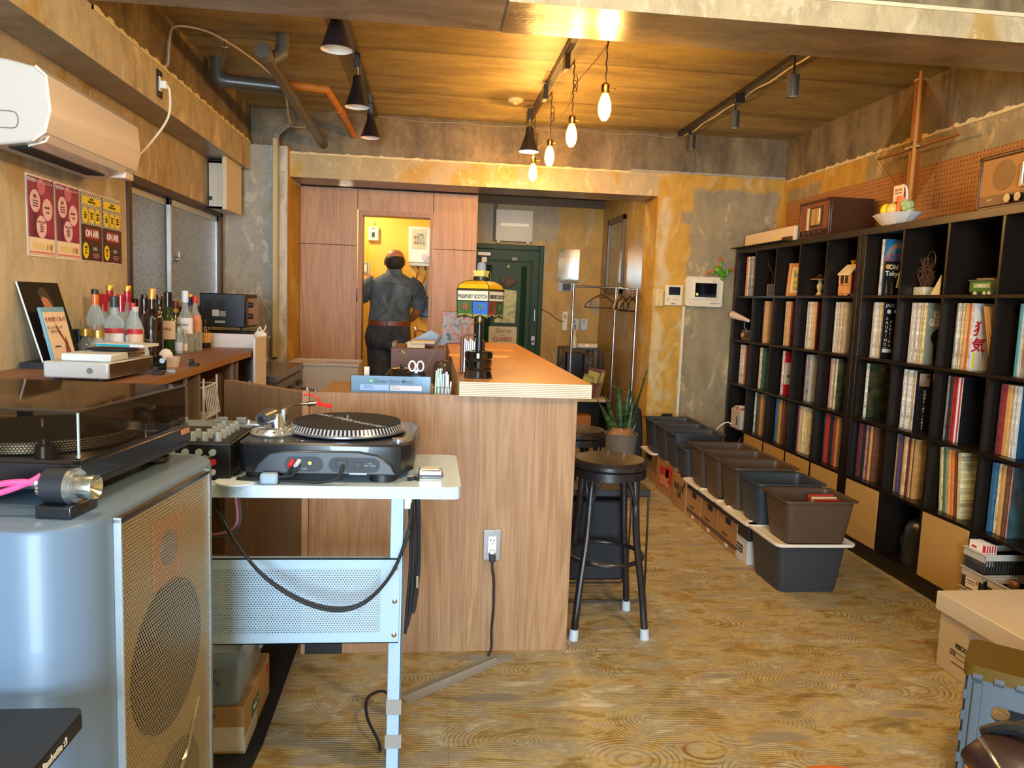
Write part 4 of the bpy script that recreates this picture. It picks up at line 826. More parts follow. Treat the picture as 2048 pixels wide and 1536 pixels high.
# dried plant bundle in pot, near shelf
t = thing('dried_root_planter', 'tangled brown dried roots in a small white square pot, near shelf top row', 'planter', (SHX+0.11, 3.72, cell(6, 0)[2]))
ob('pot', MB().box(-0.035, 0.035, -0.045, 0.045, 0, 0.045), mat('c9c3a8', 0.5), t, bevel=0.004)
r = random.Random(4); m = MB()
for i in range(46):
    a = r.uniform(0, 6.28); x, y = 0.012*math.cos(a), 0.012*math.sin(a)
    m.tube([(x, y, 0.04), (x*2+r.uniform(-.02, .02), y*2+r.uniform(-.03, .03), 0.08+r.uniform(0, .05)), (r.uniform(-.03, .03), r.uniform(-.045, .045), r.uniform(0.12, 0.20))], 0.0016, 4, sub=2)
ob('dried_roots', m, mat('5a3a22', 0.8), t)
ob('wire_loop', MB().tube([(0.02, 0.035*math.cos(a), 0.185+0.045*math.sin(a)) for a in [k*PI/8 for k in range(17)]], 0.0015, 5, sub=1), mat('8a8272', 0.4, 0.6), t)
o = ob('folded_card', MB().prism([(0, 0), (0.07, 0), (0.07, 0.10)], -0.002, 0.002, 0, Rz(-PI/2) @ Rx(PI/2)), mat('d8cf98', 0.5), loc=(SHX+0.05, 3.585, cell(6, 0)[2]), label='pale yellow triangular card leaning beside the dried root planter', cat='card', sm=0)
# green tram model
t = thing('toy_tram', 'small green toy tram with white window strip, near shelf top row', 'toy', (SHX+0.05, 3.145, cell(7, 0)[2]), 0)
TG = mat('3b6a24', 0.35); TD = mat('14240f', 0.4)
ob('body', MB().box(0, 0.05, 0.0, 0.17, 0.012, 0.065), TG, t, bevel=0.005)
ob('window_strip', MB().box(-0.001, 0.0, 0.035, 0.14, 0.032, 0.052), mat('9a9f70', 0.4), t)
ob('roof', MB().box(-0.003, 0.053, -0.004, 0.174, 0.065, 0.070).box(0.01, 0.04, 0.03, 0.14, 0.070, 0.078), mat('6f6548', 0.5), t, bevel=0.002)
ob('front', MB().box(-0.001, 0.051, -0.002, 0.03, 0.018, 0.06), TD, t, bevel=0.003)
ob('undercarriage', MB().box(0.005, 0.045, 0.01, 0.16, 0.004, 0.014, 1).cyl((0.0, 0.04, 0.009), (0.05, 0.04, 0.009), 0.009).cyl((0.0, 0.07, 0.009), (0.05, 0.07, 0.009), 0.009).cyl((0.0, 0.13, 0.009), (0.05, 0.13, 0.009), 0.009), [mat('cfc7a0', 0.4), TD], t)
text('lettering', 'TRAM 12', 0.014, mat('dcd7b0', 0.4), t, (-0.0015, 0.088, 0.042), FXN)
o = ob('small_bottle', MB().lathe([(0.008, 0), (0.008, 0.085), (0.005, 0.09), (0.001, 0.092)], 12), mat('c9b782', 0.4), loc=(SHX+0.06, cell(7, 0)[0]+0.014, cell(7, 0)[2]), label='thin cream stick bottle behind the green toy tram', cat='bottle')
# far unit column 0 second row: radio + rolled paper
y0, y1, z = cell(0, 1)
t = thing('small_radio', 'small brown clock radio in the second row against the back wall side', 'radio', (SHX+0.03, y0+0.03, z))
ob('body', MB().box(0, 0.08, 0, 0.20, 0, 0.085), mat('6a5038', 0.4), t, bevel=0.006)
ob('display', MB().box(-0.002, 0, 0.02, 0.125, 0.02, 0.068), mat('1a140d', 0.3), t)
ob('knob', MB().cyl((-0.012, 0.165, 0.042), (0, 0.165, 0.042), 0.017), mat('b3926a', 0.3), t)
t = thing('paper_on_stand', 'rolled white paper sheet resting over the small clock radio', 'paper', (SHX-0.03, y0+0.0, z+0.15))
ob('paper', MB().lathe([(0.001, 0), (0.012, 0.0), (0.032, 0.31), (0.001, 0.312)], 18, 0, T(0.02, 0.02, 0.01) @ Rx(-PI/2+0.12) @ Ry(0.0)), mat('d8c9c0', 0.5), t)
ob('stand', MB().tube([(0.05, 0.16, 0.01), (0.05, 0.15, -0.05), (0.05, 0.12, -0.06), (0.08, 0.12, -0.15)], 0.005), mat('4a6a55', 0.5), t)
# boxed magazines row 4 col 0, tub row 5 col 0
y0, y1, z = cell(0, 3)
t = thing('magazine_file', 'white magazine file of singles with a finger hole, fourth row by the back wall', 'magazine file', (SHX-0.02, y0+0.03, z))
ob('file_box', MB().box(0, 0.25, 0, 0.004, 0, 0.155).box(0, 0.25, 0.166, 0.17, 0, 0.155).box(0, 0.004, 0, 0.17, 0, 0.145).box(0, 0.25, 0, 0.17, 0, 0.004), mat('b9ab9a', 0.45), t, bevel=0.002)
ob('finger_hole', MB().box(-0.001, 0.0, 0.035, 0.065, 0.03, 0.10), mat('4f5f75', 0.6), t, bevel=0.0)
for i in range(8): ob('single_sleeve', MB().box(0.01, 0.19, 0.012+i*0.018, 0.012+i*0.018+0.009, 0.005, 0.165+0.008*((i*7) % 3)), sleevemat(['red', 'white', 'cream', 'tan'][i % 4]), t)
ob('white_cable', MB().tube([(-0.002, 0.15, 0.02), (-0.03, 0.18, 0.03), (-0.10, 0.20, -0.03), (-0.13, 0.19, -0.15)], 0.005), WHITE, t)
y0, y1, z = cell(0, 4)
t = thing('plastic_tub', 'small cloudy plastic tub with a grey handle in the bottom row by the back wall', 'tub', (SHX+0.02, y0+0.06, z+0.10))
ob('tub', MB().loft([rr_ for rr_ in [[(x, y, zz) for x, y in rrect(-k, 0.2+k, -k, 0.19+k, 0.02, 3)] for k, zz in ((-0.01, 0.0), (0.0, 0.05), (0.006, 0.10), (0.010, 0.10), (0.0, 0.09), (-0.012, 0.01))]]), mat('8f8458', 0.5), t)
ob('handle', MB().tube([(0.0, 0.05, 0.10), (0.01, 0.06, 0.15), (0.05, 0.08, 0.18), (0.09, 0.10, 0.18)], 0.006), mat('3d4650', 0.5), t)
o = ob('storage_crate_dark', MB().box(0, 0.3, 0, 0.25, 0, 0.10), BLACK, loc=(SHX+0.01, y0+0.04, z), label='black crate under the cloudy plastic tub', cat='crate')
# plastic bag in open bottom cell
y0, y1, z = cell(6, 4)
m = MB(); rr_ = random.Random(9); rings = []
for k in range(9):
    h = k/8; rad = 0.135*(1-0.35*h**2) if k < 7 else (0.05 if k == 7 else 0.065)
    rings.append([(0.02+rad*math.cos(2*PI*i/18)*(1+rr_.uniform(-.10, .10)), rad*math.sin(2*PI*i/18)*(1+rr_.uniform(-.10, .10)), 0.27*h) for i in range(18)])
m.loft(rings); o = ob('plastic_bag', m, mat('2c2a26', 0.3, coat=0.4), loc=(SHX+0.17, y0+0.165, z), sm=60, label='dark crinkled plastic bag in the open bottom cell between two tan fronts', cat='bag')
# white baskets with labelled dividers, bottom cell 8
y0, y1, z = cell(8, 4)
BW = mat('b9afa0', 0.45); BD = mat('3a3836', 0.5)
def basket(label, x, y, zz, tag=True):
    t = thing('slotted_basket', label, 'basket', (x, y, zz))
    ob('rim', MB().box(0.0, 0.004, 0.0, 0.135, 0.05, 0.085).box(-0.006, 0.004, -0.006, 0.141, 0.083, 0.088).box(0, 0.25, 0.0, 0.004, 0.06, 0.088).box(0, 0.25, 0.131, 0.135, 0.06, 0.088), BW, t, bevel=0.0015)
    m = MB().box(0.003, 0.25, 0.003, 0.132, 0.0, 0.004)
    for i in range(14): m.box(0.003, 0.006, 0.004+i*0.0095, 0.008+i*0.0095, 0.0, 0.052); 
    for i in range(18): m.box(0.006+i*0.0136, 0.012+i*0.0136, 0.003, 0.006, 0.0, 0.062)
    ob('slatted_side', m, BD, t, kind='stuff')
    if tag: ob('card_label', MB().box(-0.003, -0.001, 0.022, 0.10, 0.004, 0.05).box(-0.0035, -0.003, 0.026, 0.034, 0.034, 0.048, 1).box(-0.0035, -0.003, 0.04, 0.09, 0.036, 0.040, 2).box(-0.0035, -0.003, 0.04, 0.085, 0.026, 0.029, 2), [mat('e6dccb', 0.5), REDP, INK], t)
    return t
SX = SHX-0.03
basket('white slotted basket at the bottom of the farther basket stack', SX, 2.935, z)
basket('white slotted basket in the middle of the farther stack, carrying a card label', SX, 2.935, z+0.092)
b = basket('white slotted basket on top of the farther stack, holding upright price cards', SX, 2.935, z+0.184, False)
for i in range(5): ob('price_card', MB().box(0.01+i*0.012, 0.012+i*0.012, 0.012, 0.115, 0.03, 0.125).box(0.0095+i*0.012, 0.01+i*0.012, 0.015, 0.032, 0.09, 0.122, 1).box(0.0095+i*0.012, 0.01+i*0.012, 0.07, 0.10, 0.095, 0.105, 1), [mat('eee6dc', 0.5), REDP], b)
basket('white slotted basket at the bottom of the nearer basket stack', SX, 2.775, z)
b = basket('white slotted basket on top of the nearer stack, full of brown odds and ends', SX, 2.775, z+0.092)
for i in range(6): ob('trinket', MB().box(0.03+i*0.03, 0.05+i*0.03, 0.02+(i % 3)*0.03, 0.06+(i % 3)*0.03, 0.02, 0.09+0.008*(i % 2)), mat(['4a2a16', '8a5a2c', '2a1a10'][i % 3], 0.5), b, bevel=0.004)
# ================= on top of the shelves =================
zt = SZ+1.82
t = thing('flat_white_box', 'flat cream cardboard box on top of the far shelf beside the back wall', 'box', (SHX+0.03, 5.06, zt+0.004))
ob('carton', MB().prism([(0.0, 0.0), (0.27, 0.02), (0.31, 0.20), (0.31, 0.62), (0.20, 0.86), (0.02, 0.88)], 0.0, 0.10), mat('dcc7a2', 0.6, var=0.03), t, bevel=0.004)
ob('flap', MB().box(-0.015, 0.0, 0.02, 0.16, 0.0, 0.03), mat('4a2f1c', 0.6), t)
o = ob('dark_board', MB().box(-0.05, 0.34, 0, 0.95, 0, 0.004), mat('33271a', 0.6), loc=(SHX, 5.045, zt), label='thin dark board under the flat cream box, poking over the shelf end', cat='board')
# small radio cabinet
def tube_radio(label, y0, y1, h, depth, rx=0.04):
    t = thing('tube_radio', label, 'radio', (SHX+rx, y0, zt)); W = y1-y0
    ob('cabinet', MB().box(0.012, depth, 0, W, 0, h).box(0, 0.012, 0, 0.02, 0, h).box(0, 0.012, W-0.02, W, 0, h).box(0, 0.012, 0, W, h-0.02, h).box(0, 0.012, 0, W, 0, 0.02), DARKWOOD, t, bevel=0.006)
    return t, W
t, W = tube_radio('small dark wooden valve radio with a square dial on the far shelf', 4.63, 5.03, 0.245, 0.30)
ob('front_panel', MB().box(0.004, 0.012, 0.02, W-0.02, 0.055, 0.225), mat('7a4428', 0.45), t)
ob('dial', MB().box(-0.004, 0.004, 0.085, 0.235, 0.07, 0.20, 1).box(-0.006, -0.003, 0.10, 0.22, 0.083, 0.188).box(-0.007, -0.006, 0.155, 0.158, 0.083, 0.188, 1).box(-0.007, -0.006, 0.11, 0.115, 0.10, 0.18, 2), [mat('b08a48', 0.35), DARKWOOD, mat('e6d9b0', 0.4, emit=0.5)], t, bevel=0.002)
ob('speaker_strip', MB().box(-0.002, 0.004, 0.262, 0.285, 0.055, 0.20), mat('cfc29c', 0.4), t)
for y in (0.08, 0.15, 0.22, 0.29): ob('knob', MB().cyl((-0.016, y, 0.034), (0.0, y, 0.034), 0.014, 0.012), mat('4a3426', 0.35), t)
t, W = tube_radio('large dark wooden valve radio with a cloth speaker panel on the near shelf', 2.55, 3.315, 0.245, 0.30)
CLO = mat('a8763a', 0.8, var=0.1, scale=90)
ob('speaker_cloth', MB().box(0.006, 0.012, 0.02, W-0.02, 0.065, 0.225), CLO, t)
ob('speaker_cone', MB().cyl((0.004, W-0.155, 0.147), (0.006, W-0.155, 0.147), 0.066, n=36), mat('8a6430', 0.8, var=0.15, scale=120), t)
ob('control_panel', MB().box(0.002, 0.012, 0.02, W-0.02, 0.02, 0.065), mat('6b4420', 0.45), t)
ob('dial', MB().prism([(0.18, 0.08), (0.50, 0.08), (0.50, 0.16), (0.46, 0.195), (0.34, 0.21), (0.22, 0.195), (0.18, 0.16)], 0, 0.02, 0, Matrix(((0, 0, -1, 0.008), (1, 0, 0, 0), (0, 1, 0, 0), (0, 0, 0, 1)))), mat('15161a', 0.25, coat=0.5), t)
ob('dial_window', MB().box(-0.014, -0.012, 0.22, 0.47, 0.10, 0.17).box(-0.015, -0.014, 0.36, 0.46, 0.12, 0.145, 1).box(-0.015, -0.014, 0.475, 0.482, 0.09, 0.18, 1), [mat('26332c', 0.2), mat('d6d9b8', 0.4, emit=0.6)], t)
for y in (0.49, 0.55): ob('knob', MB().cyl((-0.02, y, 0.038), (0.002, y, 0.038), 0.019, 0.017), mat('120f0f', 0.25), t)
text('lettering', 'HI-FI', 0.014, mat('c9a860', 0.4), t, (0.001, 0.68, 0.045), FXN)
# basket of artificial vegetables with a card
t = thing('vegetable_basket', 'white paper basket of toy lemons, carrots and greens with a card on the near shelf', 'basket', (SHX+0.13, 4.05, zt))
m = MB().loft([[((0.05+0.018*k)*math.cos(2*PI*i/24)*(1+0.04*math.sin(i*3)), (0.075+0.03*k)*math.sin(2*PI*i/24)*(1+0.04*math.sin(i*3)), 0.075*k/3) for i in range(24)] for k in range(4)])
ob('basket', m, mat('ddd6cf', 0.6, bump=0.5), t)
ob('lemon', MB().sphere((-0.03, 0.06, 0.10), 0.034, 14, 0, (1, 0.9, 1.2)), mat('e6cf28', 0.4), t); ob('lemon', MB().sphere((-0.03, 0.005, 0.10), 0.032, 14, 0, (1, 1, 1.2)), mat('ddbe5a', 0.4), t)
ob('carrot', MB().cyl((-0.02, -0.035, 0.075), (0.0, -0.030, 0.165), 0.012, 0.026, 12), mat('d9682a', 0.5), t)
ob('cucumber', MB().sphere((0.02, 0.045, 0.16), 0.022, 12, 0, (1, 1, 1.1)), mat('3c5a24', 0.5), t); ob('cucumber', MB().sphere((0.03, 0.01, 0.155), 0.022, 12), mat('2f4a1e', 0.5), t)
rr_ = random.Random(2); m = MB()
for i in range(16): m.sphere((rr_.uniform(-.02, .03), -0.085+rr_.uniform(-.025, .025), 0.11+rr_.uniform(-.03, .03)), 0.017, 8)
ob('lettuce', m, mat('a9b87a', 0.6), t, kind='stuff')
ob('handle', MB().tube([(0, -0.06, 0.06), (0.005, -0.065, 0.15), (0.005, -0.055, 0.21), (0.01, -0.02, 0.235)], 0.006), mat('e6dfd0', 0.5), t)
cdn = ob('message_card', MB().box(-0.006, -0.003, -0.045, 0.045, 0.145, 0.235), mat('e6cfae', 0.5, var=0.02), t, sm=0)
text('lettering', '野菜 売切\nThank you', 0.015, mat('9a4a3a', 0.5), cdn, (-0.0065, 0, 0.20), FXN)
# tall wooden kite-like plane ornament hung at the wall
LW = mat('9c5a1e', 0.4, var=0.06, coat=0.2)
t = thing('wooden_box_kite', 'tall orange-brown wooden box kite with clear film wings above the near shelf', 'ornament', (2.72, 4.16, zt))
ob('spine', MB().box(-0.028, 0.028, -0.012, 0.012, 0.14, 0.45).box(-0.028, 0.028, -0.012, 0.012, 0.50, 0.84), LW, t, bevel=0.002)
ob('rod', MB().box(-0.035, -0.027, -0.05, -0.030, 0.0, 0.88), mat('c08a4a', 0.4), t)
ob('joint', MB().box(-0.03, 0.03, -0.05, 0.05, 0.465, 0.472).box(-0.03, 0.03, -0.02, 0.02, 0.835, 0.845), mat('cfae7a', 0.4), t)
FILM = clear('amber_film', 'f8f2e6', 0.0, 0.35, 0.05)
for s, nm in ((1, 'wing'), (-1, 'wing')):
    m = MB()
    P = [(0, 0.02*s, 0.15), (0, 0.36*s, 0.47), (0, 0.02*s, 0.84)]
    m.add([(-0.002, y, z) for _, y, z in P]+[(0.002, y, z) for _, y, z in P], [(0, 1, 2), (5, 4, 3), (0, 3, 4, 1), (1, 4, 5, 2)])
    ob(nm, m, FILM, t, sm=0)
    m = MB()
    for a, b in ((P[0], P[1]), (P[1], P[2])): m.cyl(a, b, 0.0018, n=5); m.cyl((a[0]-0.03, a[1], a[2]+0.02), (b[0]-0.03, b[1], b[2]), 0.0012, n=5)
    m.box(-0.008, 0.008, min(0, 0.36*s), max(0, 0.36*s), 0.462, 0.474)
    ob('spar', m, mat('8a4f1c', 0.4), t)
# ================= counter =================
t = thing('bar_counter', 'long plywood bar counter with a thick layered top edge', 'counter', (0.11, 2.82, 0))
ob('front_panel', MB().box(-0.55, 0.455, 0.0, 0.022, 0.0, 1.012), PLY, t, bevel=0.001)
ob('end_post', MB().box(-0.575, -0.552, -0.002, 0.03, 0.0, 1.014), mat('b08a66', 0.55, var=0.08, scale=12), t)
ob('side_panel', MB().box(0.433, 0.455, 0.022, 2.62, 0.0, 1.012), PLY, t)
ob('inner_panel', MB().box(-0.01, 0.012, 0.022, 2.62, 0.0, 1.012), PLYDARK, t)
ob('end_panel', MB().box(0.0, 0.455, 2.60, 2.62, 0.0, 1.012), PLY, t)
tp = ob('counter_top', MB().box(0.0, 0.502, -0.03, 2.63, 1.014, 1.067, 0, None, {0: 1, 2: 1, 3: 1, 4: 1, 5: 1}), [COUNTERTOP, PLYEDGE], t, sm=0)
ob('toe_kick', MB().box(-0.56, -0.42, -0.006, 0.0, 0.0, 0.045), mat('202024', 0.35), t, bevel=0.002)
ob('inner_ledge', MB().box(-0.54, 0.0, 0.022, 0.62, 0.965, 0.985), PLY, t)
# wall socket, plug and cord on the front panel
t = thing('counter_socket', 'steel socket plate with a black plug, low on the counter front', 'socket', (0.255, 2.818, 0.372))
ob('plate', MB().box(-0.034, 0.034, -0.005, 0.0, 0, 0.122), STEEL, t, bevel=0.002)
ob('outlet', MB().box(-0.015, 0.015, -0.008, -0.004, 0.03, 0.095).box(-0.008, -0.005, -0.0086, -0.008, 0.075, 0.086, 1).box(0.005, 0.008, -0.0086, -0.008, 0.075, 0.086, 1).cyl((0, -0.0086, 0.067), (0, -0.008, 0.067), 0.0025, n=8, m=1), [WHT2, BLACK], t, bevel=0.001)
ob('screw', MB().cyl((0, -0.0065, 0.112), (0, -0.004, 0.112), 0.003, n=10), CHROME, t)
t = thing('power_plug', 'black power plug and flex hanging from the counter socket to the floor', 'plug', (0.255, 2.80, 0.0))
ob('plug', MB().box(-0.012, 0.012, -0.028, 0.006, 0.378, 0.405).box(-0.009, 0.009, -0.012, 0.008, 0.40, 0.418, 1), [BLKPL, mat('c9ced6', 0.4)], t, bevel=0.004)
ob('cord', MB().tube([(0, -0.012, 0.38), (0.0, -0.02, 0.35), (0.008, -0.022, 0.30), (0.010, -0.022, 0.2), (0.006, -0.018, 0.1), (0.008, -0.015, 0.03), (-0.004, -0.03, 0.006)], 0.005), BLKPL, t)
TAPE = mat('8d8a84', 0.45, var=0.05, scale=6, bump=0.2)
t = thing('floor_tape', 'grey tape strip over a cable, from the counter to the table leg', 'tape', (-0.07, 2.44, 0))
v0, v1 = Vector((0.0, 0.03, 0)), Vector((0.35, 0.31, 0)); d = (v1-v0).normalized(); nn = Vector((-d.y, d.x, 0))
ring = []
for k in range(13):
    p = v0.lerp(v1, k/12); w = 0.038
    ring.append([p-nn*w+Vector((0, 0, 0.0008)), p-nn*0.012+Vector((0, 0, 0.003)), p+Vector((0, 0, 0.009)), p+nn*0.012+Vector((0, 0, 0.003)), p+nn*w+Vector((0, 0, 0.0008)), p-Vector((0, 0, -0.0002))])
ob('strip', MB().loft(ring), TAPE, t, sm=50)
ob('strip', MB().box(0.25, 0.42, 0.30, 0.35, 0.0005, 0.0025), TAPE, t, sm=0)
# gate
t = thing('counter_gate', 'grey-brown laminated swing gate standing ajar beside the counter', 'gate', (-0.455, 2.86, 0.03), math.atan2(0.345, -0.375))
L = 0.51
ob('gate_leaf', MB().box(0.0, L, -0.018, 0.018, 0.0, 0.975), LAMI, t, bevel=0.001)
ob('edge', MB().box(-0.004, 0.0005, -0.018, 0.018, 0.0, 0.975), PLYEDGEV, t, sm=0)
ob('hinge', MB().cyl((-0.002, 0.0, 0.965), (-0.002, 0.0, 0.995), 0.011, n=18).box(-0.05, 0.03, -0.004, 0.004, 0.983, 0.991).box(-0.055, -0.047, -0.004, 0.004, 0.94, 0.991), STEEL, t, bevel=0.001)
ob('hook', MB().cyl((0.36, 0, 0.975), (0.36, 0, 0.985), 0.004, n=10), STEEL, t)
# ================= lamp on the counter =================
CX, CY, CZ = 0.187, 2.93, 1.0675
t = thing('stained_glass_lamp', 'table lamp with a coloured leaded glass shade lettered PASSPORT SCOTCH', 'lamp', (CX, CY, CZ))
ob('base', MB().lathe([(0.001, 0.0), (0.054, 0.0), (0.056, 0.006), (0.050, 0.030), (0.054, 0.036), (0.050, 0.042), (0.054, 0.068), (0.050, 0.074), (0.055, 0.082), (0.055, 0.10), (0.050, 0.106), (0.030, 0.104), (0.001, 0.10)], 36), mat('0c0c0e', 0.08, coat=1.0), t)
ob('base_foot', MB().lathe([(0.001, -0.0003), (0.057, -0.0003), (0.057, 0.003), (0.001, 0.003)], 30), mat('7a5a38', 0.4), t)
ob('pole', MB().cyl((0, 0, 0.10), (0, 0, 0.215), 0.013, n=20), mat('101012', 0.3), t)
ob('socket', MB().lathe([(0.014, 0.21), (0.010, 0.22), (0.012, 0.24), (0.009, 0.262), (0.013, 0.268), (0.004, 0.272)], 20), mat('c9c29a', 0.12, 1.0), t)
ob('bulb', MB().lathe([(0.008, 0.268), (0.019, 0.285), (0.021, 0.305), (0.012, 0.33), (0.001, 0.335)], 20), clear('lamp_bulb_glass', 'e8ddc8', 0.18), t)
ob('bulb_cage', MB().tube([(-0.020, 0, 0.255), (-0.024, 0, 0.29), (-0.02, 0, 0.335)], 0.0014, 5).tube([(0.020, 0, 0.275), (0.024, 0, 0.29), (0.02, 0, 0.335)], 0.0014, 5).cyl((-0.022, 0, 0.275), (0.022, 0, 0.275), 0.0012, n=6), BRASS, t)
ob('pull_chain', MB().cyl((-0.022, -0.005, 0.225), (-0.022, -0.005, 0.275), 0.001, n=5).lathe([(0.001, 0.212), (0.004, 0.215), (0.002, 0.227)], 8, 0, T(-0.022, -0.005, 0)), BRASS, t)
LEAD = mat('2c2a1c', 0.35, 0.5)
def glassm(h): return mat(h, 0.18, coat=0.6, var=0.25, scale=60, bump=0.3)
N6 = 4; RT, RB = 0.0955, 0.0925; rot0 = math.radians(-165)
def hexp(r, a): return (r*math.cos(a), r*math.sin(a))
def facepts(i):
    a0, a1 = rot0+i*PI/2, rot0+(i+1)*PI/2
    return Vector(hexp(1, a0)).to_3d(), Vector(hexp(1, a1)).to_3d()
cols = ['3f5f34', '2f63b8', '8a1f22', '3c4a2a', '2c4f7a', '7a5a20', '8a1f22', '2f63b8', '3f5f34', '6b2a5a', '3f5f34', '2f63b8']
for i in range(N6):
    p, q = facepts(i)
    def band(z0, z1, r0, r1, u0=0.0, u1=1.0, th=0.0022):
        a0, a1 = p.lerp(q, u0), p.lerp(q, u1); mb = MB()
        vs_ = [(a0.x*r0, a0.y*r0, z0), (a1.x*r0, a1.y*r0, z0), (a1.x*r1, a1.y*r1, z1), (a0.x*r1, a0.y*r1, z1)]
        k = 1-th/0.1
        mb.add(vs_+[(x*k, y*k, z) for x, y, z in vs_], [(0, 1, 2, 3), (7, 6, 5, 4), (0, 4, 5, 1), (1, 5, 6, 2), (2, 6, 7, 3), (3, 7, 4, 0)]); return mb
    ob('glass_panel', band(0.300, 0.338, RT, RT, 0.03, 0.97), mat('d9cdb2', 0.3, var=0.05), t, sm=0)
    for j in range(2):
        mb = band(0.250, 0.300, RB, RT, 0.02+0.49*j, 0.49+0.49*j); ob('glass_panel', mb, glassm(cols[i*2+j]), t, sm=0)
        c_ = p.lerp(q, 0.26+0.49*j); n_ = Vector((c_.x, c_.y, 0)).normalized()
        MM = T(c_.x*0.0955, c_.y*0.0955, 0.277) @ Rz(math.atan2(((p+q)/2).y, ((p+q)/2).x)-PI/2)
        mm = MB()
        for k in range(6): a = k*PI/3; mm.sphere((0.010*math.cos(a), 0.0, 0.010*math.sin(a)), 0.0042, 8, 0, (1, 0.3, 1))
        mm.sphere((0, 0, 0), 0.005, 8, 0, (1, 0.3, 1)); mm.v = [tuple(MM @ Vector(x)) for x in mm.v]
        ob('flower_motif', mm, glassm(['9a2c2a', '3f6a2c'][(i*2+j) % 2] if cols[i*2+j] != '8a1f22' else '2f4a22'), t)
        # zigzag yellow-green skirt
        a0, am, a1 = p.lerp(q, 0.5*j), p.lerp(q, 0.25+0.5*j), p.lerp(q, 0.5+0.5*j)
        for nm, dz0, mt_, kk in (('glass_skirt', 0.0, glassm('8f8a3c'), 1.0), ('lead_edge', -0.005, LEAD, 1.004)):
            mb = MB(); h1 = 0.248 if nm == 'glass_skirt' else 0.236; 
            zt0, ztm = (0.252, 0.262) if nm == 'glass_skirt' else (0.238, 0.248)
            zb0, zbm = (0.236, 0.246) if nm == 'glass_skirt' else (0.233, 0.243)
            mb.loft([[(a.x*RB*k2, a.y*RB*k2, zz) for k2, zz in ((kk, zb), (kk, zt_), (kk*0.975, zt_), (kk*0.975, zb))] for a, zb, zt_ in ((a0, zb0, zt0), (am, zbm, ztm), (a1, zb0, zt0))])
            ob(nm, mb, mt_, t, sm=0)
    mb = MB()
    for z0, r_ in ((0.300, RT), (0.340, RT)): mb.cyl((p.x*r_, p.y*r_, z0), (q.x*r_, q.y*r_, z0), 0.0018, n=6)
    mb.cyl((p.x*RB, p.y*RB, 0.235), (p.x*RT, p.y*RT, 0.345), 0.0020, n=6)
    mid = p.lerp(q, 0.5); mb.cyl((mid.x*RB, mid.y*RB, 0.238), (mid.x*RT, mid.y*RT, 0.300), 0.0018, n=6)
    ob('lead_came', mb, LEAD, t)
    # dome petals
    mb = MB().loft([[(p.x*r_, p.y*r_, z), (q.x*r_, q.y*r_, z), (q.x*r_*0.97, q.y*r_*0.97, z-0.002), (p.x*r_*0.97, p.y*r_*0.97, z-0.002)] for r_, z in ((0.093, 0.347), (0.086, 0.362), (0.060, 0.374), (0.027, 0.380))])
    ob('glass_dome_panel', mb, mat('d9a414', 0.15, coat=0.8, var=0.06, emit=0.0), t, sm=0)
    mb = MB()
    for (r_, z), (r2, z2) in zip(((0.093, 0.347), (0.086, 0.362), (0.060, 0.374)), ((0.086, 0.362), (0.060, 0.374), (0.027, 0.380))): mb.cyl((p.x*r_, p.y*r_, z), (p.x*r2, p.y*r2, z2), 0.0016, n=6)
    ob('lead_came', mb, LEAD, t)
    mb = MB().loft([[(p.x*r_, p.y*r_, z), (q.x*r_, q.y*r_, z), (q.x*r_*0.95, q.y*r_*0.95, z), (p.x*r_*0.95, p.y*r_*0.95, z)] for r_, z in ((0.026, 0.392), (0.034, 0.416))])
    ob('glass_crown_panel', mb, mat('dfc069', 0.2, coat=0.5), t, sm=0)
    a_ = math.atan2(((p+q)/2).y, ((p+q)/2).x)
    mx_ = (p+q)/2*0.0975
    text('lettering', 'PASSPORT SCOTCH', 0.021, mat('3a2e22', 0.5), t, (mx_.x, mx_.y, 0.316), (PI/2, 0, a_+PI/2), 0.0004, off=0.0003, xs=0.66)
ob('shade_rim', MB().lathe([(RT-0.006, 0.338), (RT+0.002, 0.338), (RT+0.002, 0.347), (RT-0.006, 0.347)], 4, 0, Rz(rot0)), mat('5a4a22', 0.35, 0.5), t, sm=0)
ob('shade_collar', MB().lathe([(0.028, 0.378), (0.030, 0.380), (0.030, 0.392), (0.026, 0.394)], 24), LEAD, t)
ob('finial', MB().lathe([(0.016, 0.392), (0.017, 0.43), (0.014, 0.446), (0.001, 0.450)], 20), clear('finial_glass', 'd9dde2', 0.25), t)
# napkin holder behind the lamp
t = thing('napkin_holder', 'wooden-sided napkin holder full of white napkins behind the lamp base', 'napkin holder', (0.155, 3.10, CZ))
ob('side', MB().box(-0.03, -0.022, 0, 0.10, 0, 0.15), mat('7a4a34', 0.4), t, bevel=0.003); ob('side', MB().box(0.060, 0.068, 0, 0.10, 0, 0.135), BLKPL, t, bevel=0.003)
ob('arch', MB().tube([(-0.026, 0.05, 0.14), (-0.01, 0.05, 0.156), (0.04, 0.05, 0.156), (0.064, 0.05, 0.13)], 0.004), mat('7a4a34', 0.4), t)
for i in range(7): ob('napkin', MB().box(-0.018+i*0.008, -0.013+i*0.008, 0.005, 0.095, 0.005, 0.142-0.006*(i % 3)), mat('e9ecf0', 0.7, var=0.01), t)
